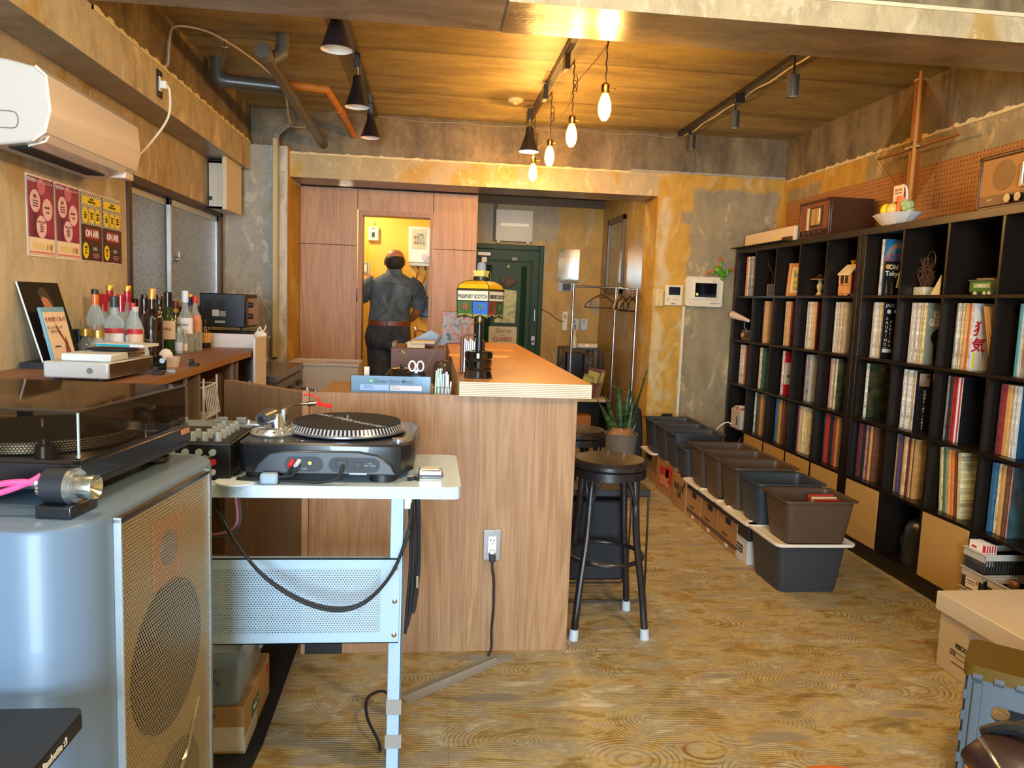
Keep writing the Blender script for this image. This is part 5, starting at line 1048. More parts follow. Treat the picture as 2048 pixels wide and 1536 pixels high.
# art book propped at the far end of the counter
t = thing('propped_record_cover', 'pink and blue swirling picture standing in clear film at the far counter end', 'record cover', (0.075, 5.16, CZ))
SW = covermat('swirl_print', [(0.36, '46566a'), (0.45, 'c9d2df'), (0.5, 'e0b9ae'), (0.56, 'c9765c'), (0.62, 'd9cfd2'), (0.7, '7f93b5')], 6, 0.2, 3.0)
Mf = Rx(-0.10)
ob('cover', MB().box(0, 0.215, 0, 0.006, 0.0, 0.215, 0, Mf), SW, t); ob('film', MB().box(-0.004, 0.219, -0.004, -0.002, 0.0, 0.222, 0, Mf), clear('clear_film', 'f2f2f2', 0.03), t)
ob('stand', MB().box(-0.002, 0.217, -0.02, 0.05, 0.0, 0.006).box(0.0, 0.215, 0.055, 0.061, 0.0, 0.12), mat('6a3424', 0.4), t)
for p, l, h, nm in (((0.36, 4.62, CZ), 'orange-brown paper menu lying across the far part of the counter', 'c58a3e', 'paper_menu'), ((0.27, 4.10, CZ), 'cream folded paper mat lying on the counter behind the lamp', 'd9a65a', 'paper_menu')):
    o = ob(nm, MB().prism([(-0.17, -0.09), (0.14, -0.10), (0.17, 0.06), (0.02, 0.10), (-0.17, 0.09)], 0, 0.0015), mat(h, 0.6), loc=p, label=l, cat='menu')
# menu stand, straws, scissors etc. on the inner ledge
LZ = 0.9855
t = thing('menu_board', 'clear acrylic stand holding a pale blue Green Door Menu sheet', 'menu', (-0.15, 2.905, LZ))
ob('menu_sheet', MB().box(-0.148, 0.152, 0.0, 0.001, 0.005, 0.083), mat('b9cfe3', 0.35, var=0.01), t, sm=0)
ob('acrylic_stand', MB().box(-0.152, 0.156, -0.004, -0.002, 0.0, 0.087).box(-0.168, 0.156, -0.004, 0.05, 0.0, 0.003), clear('acrylic', 'eef4f8', 0.06), t, sm=0)
ob('green_logo', MB().cyl((-0.072, -0.0048, 0.065), (-0.072, -0.004, 0.065), 0.0105, n=28), mat('3f8f72', 0.4), t)
ob('logo_leaf', MB().sphere((-0.072, -0.005, 0.064), 0.005, 10, 0, (1, 0.1, 0.6)), mat('b9d9cf', 0.4), t)
text('lettering', 'Green Door Menu', 0.0195, mat('3f5560', 0.4), t, (0.012, -0.0048, 0.064), FY, 0.0003, off=0.0003)
ob('printed_box', MB().box(-0.115, -0.005, -0.0045, -0.004, 0.028, 0.050).box(0.0, 0.12, -0.0045, -0.004, 0.028, 0.048, 1), [mat('8fb0dc', 0.4), mat('c9c9cf', 0.4)], t, sm=0)
text('lettering', 'Beverage\nCoffee 400', 0.0085, mat('3f5a86', 0.4), t, (-0.100, -0.005, 0.040), FY, 0.0003, 'LEFT')
text('lettering', 'Foods\nPasta 800', 0.0085, mat('6a6a74', 0.4), t, (0.005, -0.005, 0.040), FY, 0.0003, 'LEFT')
t = thing('straw_basket', 'wire basket of green and white straw packets beside the menu', 'straw holder', (0.045, 2.905, LZ))
m = MB()
for z in (0.0, 0.045): 
    for a, b in (((-0.03, -0.02), (0.035, -0.02)), ((0.035, -0.02), (0.035, 0.03)), ((0.035, 0.03), (-0.03, 0.03)), ((-0.03, 0.03), (-0.03, -0.02))): m.cyl((a[0], a[1], z+0.002), (b[0], b[1], z+0.002), 0.0012, n=5)
for i in range(6): m.cyl((-0.03+i*0.013, -0.02, 0), (-0.03+i*0.013, -0.02, 0.046), 0.0010, n=5)
ob('wire_basket', m, STEEL, t)
rr_ = random.Random(5)
for i in range(14): x = -0.024+0.0044*i; y = -0.012+0.012*(i % 3); ob('straw_packet', MB().box(x-0.0025, x+0.0025, y, y+0.004, 0.004, rr_.uniform(0.085, 0.125)-0.0012*i, 0, T(0, 0, 0) @ Matrix.Rotation(rr_.uniform(-.06, .06), 4, 'Y')), mat(['c4dcc8', 'e4e8ea', 'a9c4dd', 'e9e6df'][(i*5) % 4] if i > 5 else ['b4d3b8', 'cfe0cc'][i % 2], 0.6), t, sm=0)
t = thing('pen_cup', 'cup with white-handled scissors and twisted bar spoons behind the menu', 'pen cup', (-0.055, 3.02, LZ))
ob('cup', MB().lathe([(0.001, 0), (0.035, 0), (0.038, 0.09), (0.034, 0.088), (0.031, 0.004)], 24), BLKPL, t)
for s in (-1, 1): ob('scissor_handle', MB().tube([(s*0.016+0.013*math.cos(a), -0.01, 0.115+0.020*math.sin(a)) for a in [k*PI/6 for k in range(13)]], 0.0035, 8, sub=1), mat('dfe3ea', 0.35), t)
ob('scissor_blade', MB().box(-0.006, 0.006, -0.012, -0.009, 0.02, 0.10), STEEL, t)
ob('bar_spoon', MB().tube([(-0.01, 0, 0.05), (-0.03, 0.0, 0.13), (-0.05, 0, 0.165), (-0.06, 0, 0.172)], 0.0016).sphere((-0.065, 0, 0.172), 0.007, 8, 0, (1.3, .7, .4)), BRASS, t)
ob('bar_spoon', MB().tube([(0.015, 0, 0.05), (0.05, 0.0, 0.13), (0.075, 0, 0.19), (0.085, 0, 0.205)], 0.0018), STEEL, t)
t = thing('black_kettle', 'glossy black rounded pot lid showing behind the menu board', 'pot', (-0.115, 3.12, LZ))
ob('pot', MB().lathe([(0.001, 0), (0.055, 0.0), (0.065, 0.03), (0.063, 0.07), (0.045, 0.095), (0.001, 0.10)], 28), mat('0f0f11', 0.1, coat=1.0), t)
ob('lid_knob', MB().sphere((0, 0, 0.104), 0.009, 10), BLKPL, t)
t = thing('dark_jar', 'brown glass jar with a domed lid between the scissors and the lamp', 'jar', (0.050, 3.05, LZ))
ob('jar', MB().lathe([(0.001, 0), (0.036, 0.0), (0.037, 0.10), (0.034, 0.125), (0.025, 0.137), (0.001, 0.14)], 24), clear('brown_glass', '5a4334', 0.55), t)
o = ob('white_tray', MB().box(-0.04, 0.04, -0.03, 0.03, 0, 0.012).box(-0.03, -0.01, -0.02, 0.0, 0.012, 0.10, 0), mat('d9d4cd', 0.5), loc=(-0.235, 3.1, LZ), label='small white tray and box behind the left end of the menu', cat='tray')
# brown wooden register box further along
t = thing('wooden_till_box', 'brown wooden till box with papers and a grey calculator screen', 'box', (-0.20, 3.85, 0.9))
ob('box', MB().box(0, 0.28, 0, 0.40, 0, 0.215), mat('5e3a26', 0.5, var=0.1, scale=12), t, bevel=0.003)
ob('papers', MB().box(0.08, 0.17, 0.05, 0.2, 0.215, 0.240).box(0.1, 0.22, 0.03, 0.2, 0.240, 0.246), mat('cfb98f', 0.6), t)
ob('screen', MB().prism([(0.06, 0.0), (0.20, 0.075), (0.30, 0.02), (0.27, -0.005)], -0.01, 0.01, 0, T(0, 0.25, 0.225) @ Rx(PI/2)), mat('4c4b45', 0.3), t, bevel=0.003)
ob('lid_stay', MB().cyl((0.22, 0.15, 0.215), (0.25, 0.15, 0.275), 0.006).box(0.0, 0.02, 0.1, 0.3, 0.215, 0.235), mat('6b5f50', 0.5), t)
# support column under till box (kitchen-side worktop)
o = ob('worktop', MB().box(-0.20, 0.095, 3.46, 5.4, 0.86, 0.90).box(-0.20, -0.18, 3.46, 5.4, 0.0, 0.86), PLYDARK, label='plywood inner worktop on the kitchen side of the counter', cat='worktop')
# ================= bar stools =================
LEATH = mat('1f1c1e', 0.28, var=0.05, scale=4, coat=0.4)
def stool_proto(label, loc, rz):
    t = thing('bar_stool', label, 'bar stool', loc, rz, 'black bar stools along the counter')
    H = 0.735
    ob('seat', MB().lathe([(0.001, H), (0.10, H+0.001), (0.145, H-0.004), (0.158, H-0.018), (0.158, H-0.032), (0.150, H-0.042), (0.001, H-0.042)][::-1], 48), LEATH, t)
    ob('seat_ring', MB().lathe([(0.138, H-0.042), (0.156, H-0.042), (0.156, H-0.075), (0.138, H-0.075), (0.138, H-0.042)][::-1], 40), BLKMETAL, t)
    ft = []
    for k in range(4):
        a = PI/4+k*PI/2; c, s_ = math.cos(a), math.sin(a)
        p0, p1, p2 = Vector((0.125*c, 0.125*s_, H-0.06)), Vector((0.150*c, 0.150*s_, 0.40)), Vector((0.210*c, 0.210*s_, 0.03))
        ob('leg', MB().tube([p0, p0.lerp(p1, .5), p1, p1.lerp(p2, .5)+Vector((0.004*c, 0.004*s_, 0)), p2], 0.0150, 12), BLKMETAL, t)
        ob('foot_cap', MB().cyl((0.208*c, 0.208*s_, 0.045), (0.212*c, 0.212*s_, 0.0), 0.018, 0.020, 14), clear('milky_foot', 'cdd9e2', 0.75, 0.4), t)
        b = a+PI/2; q0 = Vector((0.13*math.cos(b), 0.13*math.sin(b), H-0.06)); m0 = (p0+q0)/2
        def on(pa, zz, rad): return Vector((rad*math.cos(pa), rad*math.sin(pa), zz))
        ob('arch_brace', MB().tube([on(a, 0.53, 0.143), on(a+0.25, 0.64, 0.128), on(a+0.55, 0.69, 0.112), on(a+PI/4, 0.702, 0.105), on(b-0.55, 0.69, 0.112), on(b-0.25, 0.64, 0.128), on(b, 0.53, 0.143)], 0.008, 10), BLKMETAL, t)
    ob('foot_ring', MB().tube([(0.158*math.cos(k*PI/18), 0.158*math.sin(k*PI/18), 0.315) for k in range(37)], 0.010, 10, sub=1), BLKMETAL, t)
    return t
s0 = stool_proto('nearest black round bar stool, its white feet on the worn floor', (0.762, 3.06, 0), 0.0)
s1 = dup(s0, (0.755, 3.78, 0), (0, 0, 0.2), 'second bar stool along the counter, half hidden behind the nearest one')
s2 = dup(s0, (0.75, 4.60, 0), (0, 0, 0.5), 'farthest bar stool, only the edge of its black seat showing past the counter')
# folding cart / black bag behind stools
t = thing('folding_cart', 'dark folding cart with a wire frame on the floor behind the nearest stool', 'cart', (0.62, 3.30, 0))
ob('bag', MB().box(0.02, 0.30, 0.0, 0.12, 0.10, 0.48), mat('15171d', 0.7), t, bevel=0.015)
ob('frame', MB().tube([(0.0, -0.02, 0.015), (0.36, -0.02, 0.015), (0.40, 0.0, 0.05), (0.40, 0.02, 0.5)], 0.005, sub=1).tube([(0.0, 0.2, 0.015), (0.34, 0.2, 0.015), (0.37, 0.2, 0.05), (0.37, 0.2, 0.5)], 0.005, sub=1), BLKMETAL, t)
ob('top_bar', MB().box(0.0, 0.40, -0.01, 0.16, 0.50, 0.535), BLKPL, t, bevel=0.006)
# ================= recess objects =================
HY = 6.75
t = thing('clothes_rack', 'chromed clothes rack in the entrance recess beside the green door', 'clothes rack', (1.30, 6.30, 0))
ob('post', MB().cyl((0, 0.62, 0.03), (0.0, 0.62, 1.545), 0.011), STEEL, t)
ob('post', MB().cyl((0.435, 0.02, 0.03), (0.435, 0.02, 1.52), 0.012), STEEL, t)
ob('post', MB().cyl((0.40, 0.62, 0.03), (0.40, 0.62, 1.53), 0.010), STEEL, t)
ob('top_rail', MB().cyl((0.0, 0.62, 1.53), (0.42, 0.62, 1.53), 0.010).cyl((0.42, 0.62, 1.53), (0.435, 0.02, 1.505), 0.010), STEEL, t)
ob('lower_rail', MB().cyl((0.40, 0.62, 0.62), (0.435, 0.02, 0.60), 0.007).cyl((0.0, 0.62, 0.1), (0.40, 0.62, 0.1), 0.007), STEEL, t)
ob('foot', MB().cyl((0.42, -0.03, 0.015), (0.40, 0.68, 0.015), 0.014), BLKPL, t); ob('foot', MB().cyl((0, 0.35, 0.015), (0, 0.68, 0.015), 0.014), BLKPL, t)
def hanger(label, x, y, rz, m_, z=1.52):
    t = thing('coat_hanger', label, 'coat hanger', (x, y, z), rz)
    ob('hook', MB().tube([(0.0, 0, -0.06), (0.0, 0, -0.03), (0.012, 0, -0.015), (0.014, 0, 0.0), (0.004, 0, 0.012), (-0.010, 0, 0.008)], 0.0025, 6), m_, t)
    ob('arms', MB().tube([(0, 0, -0.06), (-0.07, 0, -0.095), (-0.145, 0, -0.15), (-0.155, 0, -0.175), (-0.14, 0, -0.185), (0.14, 0, -0.185), (0.155, 0, -0.175), (0.145, 0, -0.15), (0.07, 0, -0.095), (0, 0, -0.06)], 0.0048, 8), m_, t)
    ob('notch_bar', MB().cyl((-0.10, 0, -0.115), (-0.10, 0, -0.183), 0.003, n=6).cyl((0.10, 0, -0.115), (0.10, 0, -0.183), 0.003, n=6).cyl((-0.05, 0, -0.088), (0.05, 0, -0.088), 0.003, n=6), m_, t)
    return t
HB = mat('1a1614', 0.4)
hanger('black plastic hanger facing the viewer, leftmost on the clothes rack', 1.565, 6.92, 0.15, HB, 1.525)
hanger('white plastic hanger in the middle of the clothes rack', 1.700, 6.85, 1.15, mat('cdb58c', 0.4), 1.52)
hanger('black plastic hanger right beside the white hanger', 1.712, 6.70, 0.9, HB, 1.515)
hanger('black plastic hanger near the front post of the clothes rack', 1.725, 6.50, 0.75, HB, 1.51)
hanger('black plastic hanger touching the front post of the clothes rack', 1.732, 6.40, 0.95, HB, 1.505)
MIR = mat('9aa0a0', 0.06, 1.0, 0.01)
t = thing('wall_mirror', 'tall narrow brown-framed mirror on the side wall of the recess', 'mirror', (1.79, 7.02, 1.48))
ob('frame', MB().box(-0.03, 0, 0, 0.04, 0, 0.74).box(-0.03, 0, 0.60, 0.64, 0, 0.74).box(-0.03, 0, 0, 0.64, 0, 0.05).box(-0.03, 0, 0, 0.64, 0.69, 0.74), mat('4c3822', 0.35), t, bevel=0.004)
ob('mirror_glass', MB().box(-0.016, -0.010, 0.04, 0.60, 0.05, 0.69), MIR, t)
# door things
t = thing('closed_sign', 'cream card sign lettered Sorry were CLOSED on the green door', 'sign', (0.605, 7.975, 0.90))
ob('card', MB().prism(rrect(0, 0.30, 0, 0.20, 0.015), 0, 0.004, 0, Rx(PI/2)), mat('b9a983', 0.5, var=0.04), t)
text('lettering', 'Sorry', 0.075, mat('4a3a2c', 0.5), t, (0.15, -0.006, 0.155), FY, shear=0.35)
text('lettering', "WE'RE", 0.018, mat('6a3a2c', 0.5), t, (0.15, -0.006, 0.105), FY)
text('lettering', 'CLOSED', 0.058, mat('8a2a22', 0.5), t, (0.15, -0.006, 0.065), FY, off=0.0015, xs=0.95)
t = thing('door_basket', 'small brown woven ornament hanging on a string on the green door', 'ornament', (0.79, 7.95, 1.56))
ob('body', MB().sphere((0, 0, 0), 0.055, 14, 0, (1, 0.4, 1)).sphere((-0.05, -0.01, 0.03), 0.03, 10, 0, (1, .5, 1.3)).sphere((0.05, -0.01, 0.02), 0.032, 10, 0, (1, .5, 1.4)), mat('5a4636', 0.8, var=0.3, bump=0.6), t)
ob('string', MB().tube([(-0.02, 0, 0.04), (0, 0, 0.16), (0.02, 0, 0.04)], 0.0015, sub=1).sphere((0, 0, 0.17), 0.02, 10, 1, (1, .3, 1)), [mat('9a8a60', 0.6), mat('8a8450', 0.4)], t)
o = ob('door_poster', MB().prism([(0, 0), (0.22, 0), (0.23, 0.34), (-0.01, 0.36)], 0, 0.003, 0, Rx(PI/2)), covermat('yellow_green_print', [(0.4, '8a8a3c'), (0.5, 'b3ab5a'), (0.6, '5f6a3c')], 6), loc=(0.66, 7.97, 1.14), label='curling yellow-green paper poster on the green door behind the lamp shade', cat='poster')
o = ob('door_photo', MB().box(0, 0.13, -0.004, 0, 0, 0.20).box(0.02, 0.11, -0.006, -0.004, 0.03, 0.17, 1), [mat('cfc6a8', 0.4), mat('7a7f8a', 0.3)], loc=(0.48, 7.975, 1.46), label='pale photo card at the left of the green door above the lamp', cat='photo')
t = thing('breaker_panel', 'flat white switchboard box above the green door', 'electrical box', (0.64, 8.0, 1.99))
ob('cover', MB().box(0, 0.39, -0.07, 0, 0, 0.325), mat('a9a292', 0.4, var=0.02), t, bevel=0.004)
ob('window_strip', MB().box(0.05, 0.345, -0.074, -0.07, 0.155, 0.185), mat('dcd6c2', 0.4), t)
ob('clip', MB().box(0.02, 0.05, -0.06, -0.02, -0.012, 0.0), WHT2, t); ob('clip', MB().box(0.33, 0.36, -0.06, -0.02, -0.012, 0.0), WHT2, t)
t = thing('foil_clipboard', 'shiny silver sheet hanging on the end wall beside the green door', 'sheet', (1.31, 7.99, 1.61))
ob('foil', MB().loft([[(x, -0.004-0.008*abs(math.sin(x*23+z*9)), z), (x, -0.002, z)] [::1] + [(x, 0.0, z), (x, -0.001, z)] for x in (0,) for z in (0,)]+[[(0.0, -0.01, 0.0), (0.235, -0.006, 0.01), (0.235, -0.002, 0.01), (0, -0.004, 0)], [(0.01, -0.02, 0.15), (0.235, -0.014, 0.15), (0.235, -0.010, 0.15), (0.01, -0.016, 0.15)], [(0.02, -0.01, 0.33), (0.24, -0.01, 0.33), (0.24, -0.006, 0.33), (0.02, -0.006, 0.33)]]), mat('cfd0c4', 0.12, 0.9, 0.05, 6), t, sm=60)
ob('clip', MB().box(0.01, 0.23, -0.02, 0, -0.012, 0.0), mat('8a8676', 0.4), t)
text('lettering', '・ ・ ・ ・ ・', 0.03, INK, t, (0.12, -0.024, 0.25), FY)
t = thing('thermostat', 'small steel wall controller under the silver sheet', 'controller', (1.33, 8.0, 1.495))
ob('plate', MB().box(0, 0.18, -0.01, 0, 0, 0.095), mat('8a8d92', 0.3, 0.6), t, bevel=0.002); ob('display', MB().box(0.05, 0.14, -0.013, -0.01, 0.01, 0.085), mat('22242a', 0.3), t)
for x, h, l in ((1.395, 0.20, 'tall narrow white socket plate with black plugs on the end wall'), (1.50, 0.12, 'white socket plate left of its twin on the recess end wall'), (1.595, 0.12, 'white socket plate nearest the corner of the recess end wall')):
    t = thing('wall_socket', l, 'socket', (x, 8.0, 1.08 if h > .15 else 1.09))
    ob('plate', MB().box(0, 0.055 if h > .15 else 0.075, -0.012, 0, 0, h), mat('cfc9b4' if h > .15 else 'a9adb0', 0.4), t, bevel=0.003)
    ob('slot', MB().box(0.018, 0.024, -0.016, -0.012, h*0.62, h*0.85).box(0.032, 0.038, -0.016, -0.012, h*0.62, h*0.85), BLACK, t)
o = ob('wall_crack_wire', MB().tube([(1.15, 7.99, 1.30), (1.25, 7.985, 1.26), (1.33, 7.985, 1.20), (1.41, 7.98, 1.17)], 0.004, 6), mat('4a3a22', 0.6), label='thin dark wire bending down the end wall to the tall socket', cat='wire')
# low table with router etc.
t = thing('side_table', 'black metal side shelf in the far corner of the entrance recess', 'side table', (1.34, 7.55, 0))
ob('top', MB().box(0, 0.40, 0, 0.35, 0.90, 0.92), mat('2c2a2c', 0.4), t, bevel=0.003); ob('shelf', MB().box(0, 0.40, 0, 0.35, 0.50, 0.515), mat('2c2a2c', 0.4), t)
for x in (0, 0.38):
    for y in (0, 0.33): ob('leg', MB().box(x, x+0.02, y, y+0.02, 0, 0.9), BLKMETAL, t)
t = thing('black_speaker_box', 'black rounded equipment case on the side shelf in the recess', 'case', (1.37, 7.56, 0.516))
ob('case', MB().prism(rrect(0, 0.20, 0, 0.22, 0.03), 0, 0.35), mat('1b191c', 0.3, coat=0.3), t, bevel=0.01); ob('strap', MB().tube([(-0.02, 0, 0.32), (-0.06, 0, 0.20), (-0.07, 0, 0.02)], 0.008), BLKPL, t)
t = thing('router', 'white router with a glowing orange light on the side shelf', 'router', (1.50, 7.62, 0.921))
ob('body', MB().box(0, 0.21, 0, 0.12, 0, 0.045), mat('c9b99c', 0.4), t, bevel=0.006); ob('status_light', MB().sphere((0.10, -0.002, 0.025), 0.006, 8), mat('ff7a3a', 0.4, emit=3), t)
o = ob('spray_bottle', MB().lathe([(0.001, 0), (0.03, 0), (0.03, 0.09), (0.012, 0.12), (0.010, 0.16), (0.016, 0.17), (0.004, 0.19)], 16), mat('c9bda0', 0.4), loc=(1.46, 7.60, 0.921), label='pale pump bottle beside the router on the side shelf', cat='bottle')
rr_ = random.Random(12); m = MB()
for i in range(9): m.tube([(1.62+rr_.uniform(-.03, .03), 7.6, 0.92), (1.60+rr_.uniform(-.05, .05), 7.55, 0.8), (1.63+rr_.uniform(-.06, .06), 7.55, 0.65), (1.62+rr_.uniform(-.08, .08), 7.6, 0.56)], 0.006, 6)
m.tube([(1.53, 7.97, 1.15), (1.53, 7.9, 1.0), (1.55, 7.8, 0.94)], 0.005)
o = ob('cable_tangle', m, BLKPL, label='tangle of black cables hanging beside the equipment case', cat='cables')
t = thing('magazine_shelf', 'low white-topped black shelf behind the snake plant', 'shelf', (0.85, 7.03, 0))
ob('top', MB().box(0, 0.86, 0, 0.30, 0.44, 0.465), mat('cdbb94', 0.5), t); ob('side', MB().box(0, 0.02, 0, 0.30, 0, 0.44), BLACK, t); ob('side', MB().box(0.84, 0.86, 0, 0.30, 0, 0.44), BLACK, t); ob('shelf_board', MB().box(0.02, 0.84, 0, 0.3, 0.02, 0.04), BLACK, t); ob('back', MB().box(0, 0.86, 0.28, 0.30, 0, 0.44), BLACK, t)
o = ob('brown_carton', MB().box(0, 0.40, 0, 0.2, 0, 0.26), mat('a86a34', 0.6), loc=(1.15, 7.05, 0.042), label='orange-brown carton on the low shelf behind the plant', cat='box'); text('lettering', 'eX2', 0.08, INK, o, (0.22, -0.002, 0.12), FY)
for i, (x, h, w, c, lean, l) in enumerate(((1.56, 0.24, 0.10, '8a7a3a', 0.35, 'olive and red pamphlet leaning in the pamphlet row on the low shelf'), (1.62, 0.30, 0.13, '6a2a26', 0.30, 'dark red magazine leaning in the pamphlet row on the low shelf'), (1.67, 0.26, 0.02, 'b9965c', 0.28, 'thin tan booklet leaning in the pamphlet row on the low shelf'), (1.72, 0.28, 0.10, '7a5a3a', 0.2, 'brown magazine against the recess wall behind the plant'))):
    ob('magazine', MB().box(-w/2, w/2, 0, 0.008, 0, h, 0, Matrix.Rotation(lean, 4, 'Y')).box(-w/2+0.01, w/2-0.01, -0.001, 0, h*0.55, h*0.9, 1, Matrix.Rotation(lean, 4, 'Y')), [mat(c, 0.4, var=0.15), mat('a9a040', 0.4, var=0.2)], loc=(x-0.12, 7.08+0.03*i, 0.466), label=l, cat='magazine')
t = thing('green_glass_jar', 'dark green glass jar catching light behind the snake plant leaves', 'jar', (1.42, 7.10, 0.4655))
ob('jar', MB().lathe([(0.001, 0), (0.05, 0), (0.055, 0.05), (0.03, 0.10), (0.02, 0.14), (0.018, 0.14), (0.025, 0.10)], 20), mat('22402f', 0.08, coat=1.0), t)
ob('lid', MB().cyl((0, 0, 0.14), (0, 0, 0.155), 0.021), BRASS, t)
# snake plant
t = thing('snake_plant', 'tall banded snake plant in a grey round pot beside the stools', 'potted plant', (1.375, 5.22, 0))
ob('pot', MB().lathe([(0.001, 0), (0.085, 0), (0.105, 0.30), (0.118, 0.452), (0.122, 0.455), (0.122, 0.46), (0.110, 0.46), (0.105, 0.42), (0.001, 0.42)], 36), mat('6d675c', 0.7, var=0.04), t)
ob('soil_cloth', MB().loft([[((0.106-0.012*k)*math.cos(2*PI*i/28), (0.106-0.012*k)*math.sin(2*PI*i/28), 0.43+0.022*k+0.012*math.sin(i*1.7+k*2)) for i in range(28)] for k in range(4)]), mat('8d6a48', 0.8, bump=0.5, var=0.15), t, sm=60)
def leafmat():
    t_ = NT('banded_leaf'); v = t_.coord((6, 6, 30)); n = t_.noise(v, 2.0, 5, 0.7, 1.0); t_.base(t_.ramp(n, [(0.38, '16290f'), (0.5, '2c4a20'), (0.62, '4a6a38')])); t_.set(Roughness=0.35); return t_.m
LEAF = leafmat()
def blade(x, y, dx, dy, h, w, tw, tip=0.0):
    rings = []
    for k in range(9):
        u = k/8; ww = w*(0.55+0.9*u-1.45*u**2.2 if u < 1 else 0); ww = max(ww, 0.0015)
        cx_, cy_, cz_ = x+dx*u+tip*0.3*u*u, y+dy*u, 0.43+h*u
        a = tw*u+tw*0.3; c_, s_ = math.cos(a), math.sin(a)
        rings.append([(cx_+c_*ww*e-s_*d_, cy_+s_*ww*e+c_*d_, cz_) for e, d_ in ((-1, 0.0), (-0.5, 0.008), (0, 0.012), (0.5, 0.008), (1, 0.0), (0.5, 0.003), (0, 0.006), (-0.5, 0.003))])
    return MB().loft(rings)
for a in ((-0.03, 0.0, -0.16, -0.02, 0.27, 0.028, 0.3), (-0.02, 0.02, -0.11, 0.0, 0.31, 0.026, 0.5), (-0.01, -0.02, -0.05, -0.02, 0.42, 0.024, 0.2), (0.0, 0.0, -0.02, 0.0, 0.36, 0.024, -0.4), (0.01, -0.03, 0.0, -0.02, 0.26, 0.022, 0.6), (0.02, 0.01, 0.03, 0.0, 0.43, 0.021, -0.6), (0.03, -0.01, 0.04, -0.01, 0.30, 0.022, 0.2), (0.04, 0.0, 0.13, 0.0, 0.49, 0.022, 0.9), (0.0, -0.05, -0.005, -0.02, 0.11, 0.02, 0.1), (-0.05, 0.01, -0.09, 0.0, 0.22, 0.024, -0.3), (0.05, -0.02, 0.055, 0.0, 0.13, 0.02, 0.0), (0.02, 0.03, 0.06, 0.02, 0.33, 0.02, 0.4)):
    ob('leaf', blade(*a), LEAF, t, sm=60)
t = thing('black_bag', 'black backpack leaning on the wall corner behind the plant pot', 'bag', (1.64, 5.86, 0))
ob('bag', MB().loft([[(x, y, z) for x, y in rrect(-0.075+s_, 0.075-s_*0.6, -0.05, 0.10, 0.03, 3)] for z, s_ in ((0, 0.0), (0.05, -0.01), (0.30, 0.0), (0.48, 0.02), (0.55, 0.045))]), mat('141214', 0.7, bump=0.2), t)
ob('handle', MB().tube([(-0.01, 0.0, 0.54), (0.0, 0, 0.585), (0.02, 0, 0.58), (0.03, 0, 0.53)], 0.009), BLKPL, t)
ob('strap_label', MB().box(-0.02, 0.03, -0.056, -0.05, 0.10, 0.16), mat('8a7a60', 0.6), t)
# ================= devices on the back wall =================
t = thing('intercom', 'small white intercom with a dark screen on the back wall', 'intercom', (1.885, YB, 1.385))
ob('body', MB().box(0, 0.148, -0.022, 0, 0, 0.165), mat('d9cdb2', 0.35, var=0.01), t, bevel=0.005)
ob('screen', MB().box(0.03, 0.125, -0.024, -0.022, 0.085, 0.15), mat('14141a', 0.15), t); ob('button', MB().cyl((0.025, -0.026, 0.05), (0.025, -0.02, 0.05), 0.010).box(0.06, 0.10, -0.0235, -0.022, 0.048, 0.052).box(0.055, 0.09, -0.0235, -0.022, 0.012, 0.018, 1), [mat('b9ad95', 0.4), INK], t)
t = thing('junction_box', 'yellowed white junction box at the wall edge, left of the intercom', 'junction box', (1.805, YB, 1.375))
ob('body', MB().box(0, 0.065, -0.03, 0, 0, 0.135), mat('cfb57e', 0.45), t, bevel=0.004); ob('screw', MB().cyl((0.03, -0.033, 0.02), (0.03, -0.03, 0.02), 0.005, n=8).cyl((0.03, -0.033, 0.115), (0.03, -0.03, 0.115), 0.005, n=8), STEEL, t)
t = thing('alarm_monitor', 'larger cream security monitor with a black screen on the back wall', 'monitor', (2.05, YB, 1.385))
ob('body', MB().prism(rrect(0, 0.31, 0, 0.24, 0.02), 0, 0.045, 0, Rx(PI/2)), mat('d6cdb4', 0.35, var=0.01), t, bevel=0.006)
ob('bezel', MB().box(0.055, 0.265, -0.052, -0.045, 0.06, 0.215), mat('e0d6bd', 0.3), t, bevel=0.003); ob('screen', MB().box(0.075, 0.255, -0.054, -0.052, 0.075, 0.190), mat('0e0d0f', 0.12), t)
ob('screen_icon', MB().box(0.085, 0.10, -0.0545, -0.054, 0.09, 0.105), mat('d9d24a', 0.4, emit=1.0), t)
text('lettering', 'SECURITY 119', 0.013, INK, t, (0.255, -0.0465, 0.028), FY); text('lettering', 'ALARM', 0.010, INK, t, (0.235, -0.0525, 0.203), FY)
o = ob('wall_conduit', MB().box(-0.010, 0.010, -0.014, 0, 0, 0.975), mat('d3cab2', 0.4), loc=(2.052, YB, 0.405), label='thin white conduit running from the security monitor down to the socket', cat='conduit')
t = thing('wall_socket', 'dark wall socket with a white adapter at the foot of the back wall conduit', 'socket', (1.965, YB, 0.40))
ob('plate', MB().box(-0.045, 0.045, -0.008, 0, -0.02, 0.09), mat('3a352c', 0.3, 0.4), t, bevel=0.002); ob('adapter', MB().box(-0.018, 0.022, -0.035, -0.008, 0.0, 0.05), mat('d9d0b8', 0.4), t, bevel=0.004)
t = thing('toy_tree_frog', 'green toy frog with orange feet stuck on the wall above the monitor', 'toy frog', (2.335, YB-0.02, 1.66))
FG_ = mat('4f8a1c', 0.35, coat=0.4); FO = mat('d9501a', 0.4)
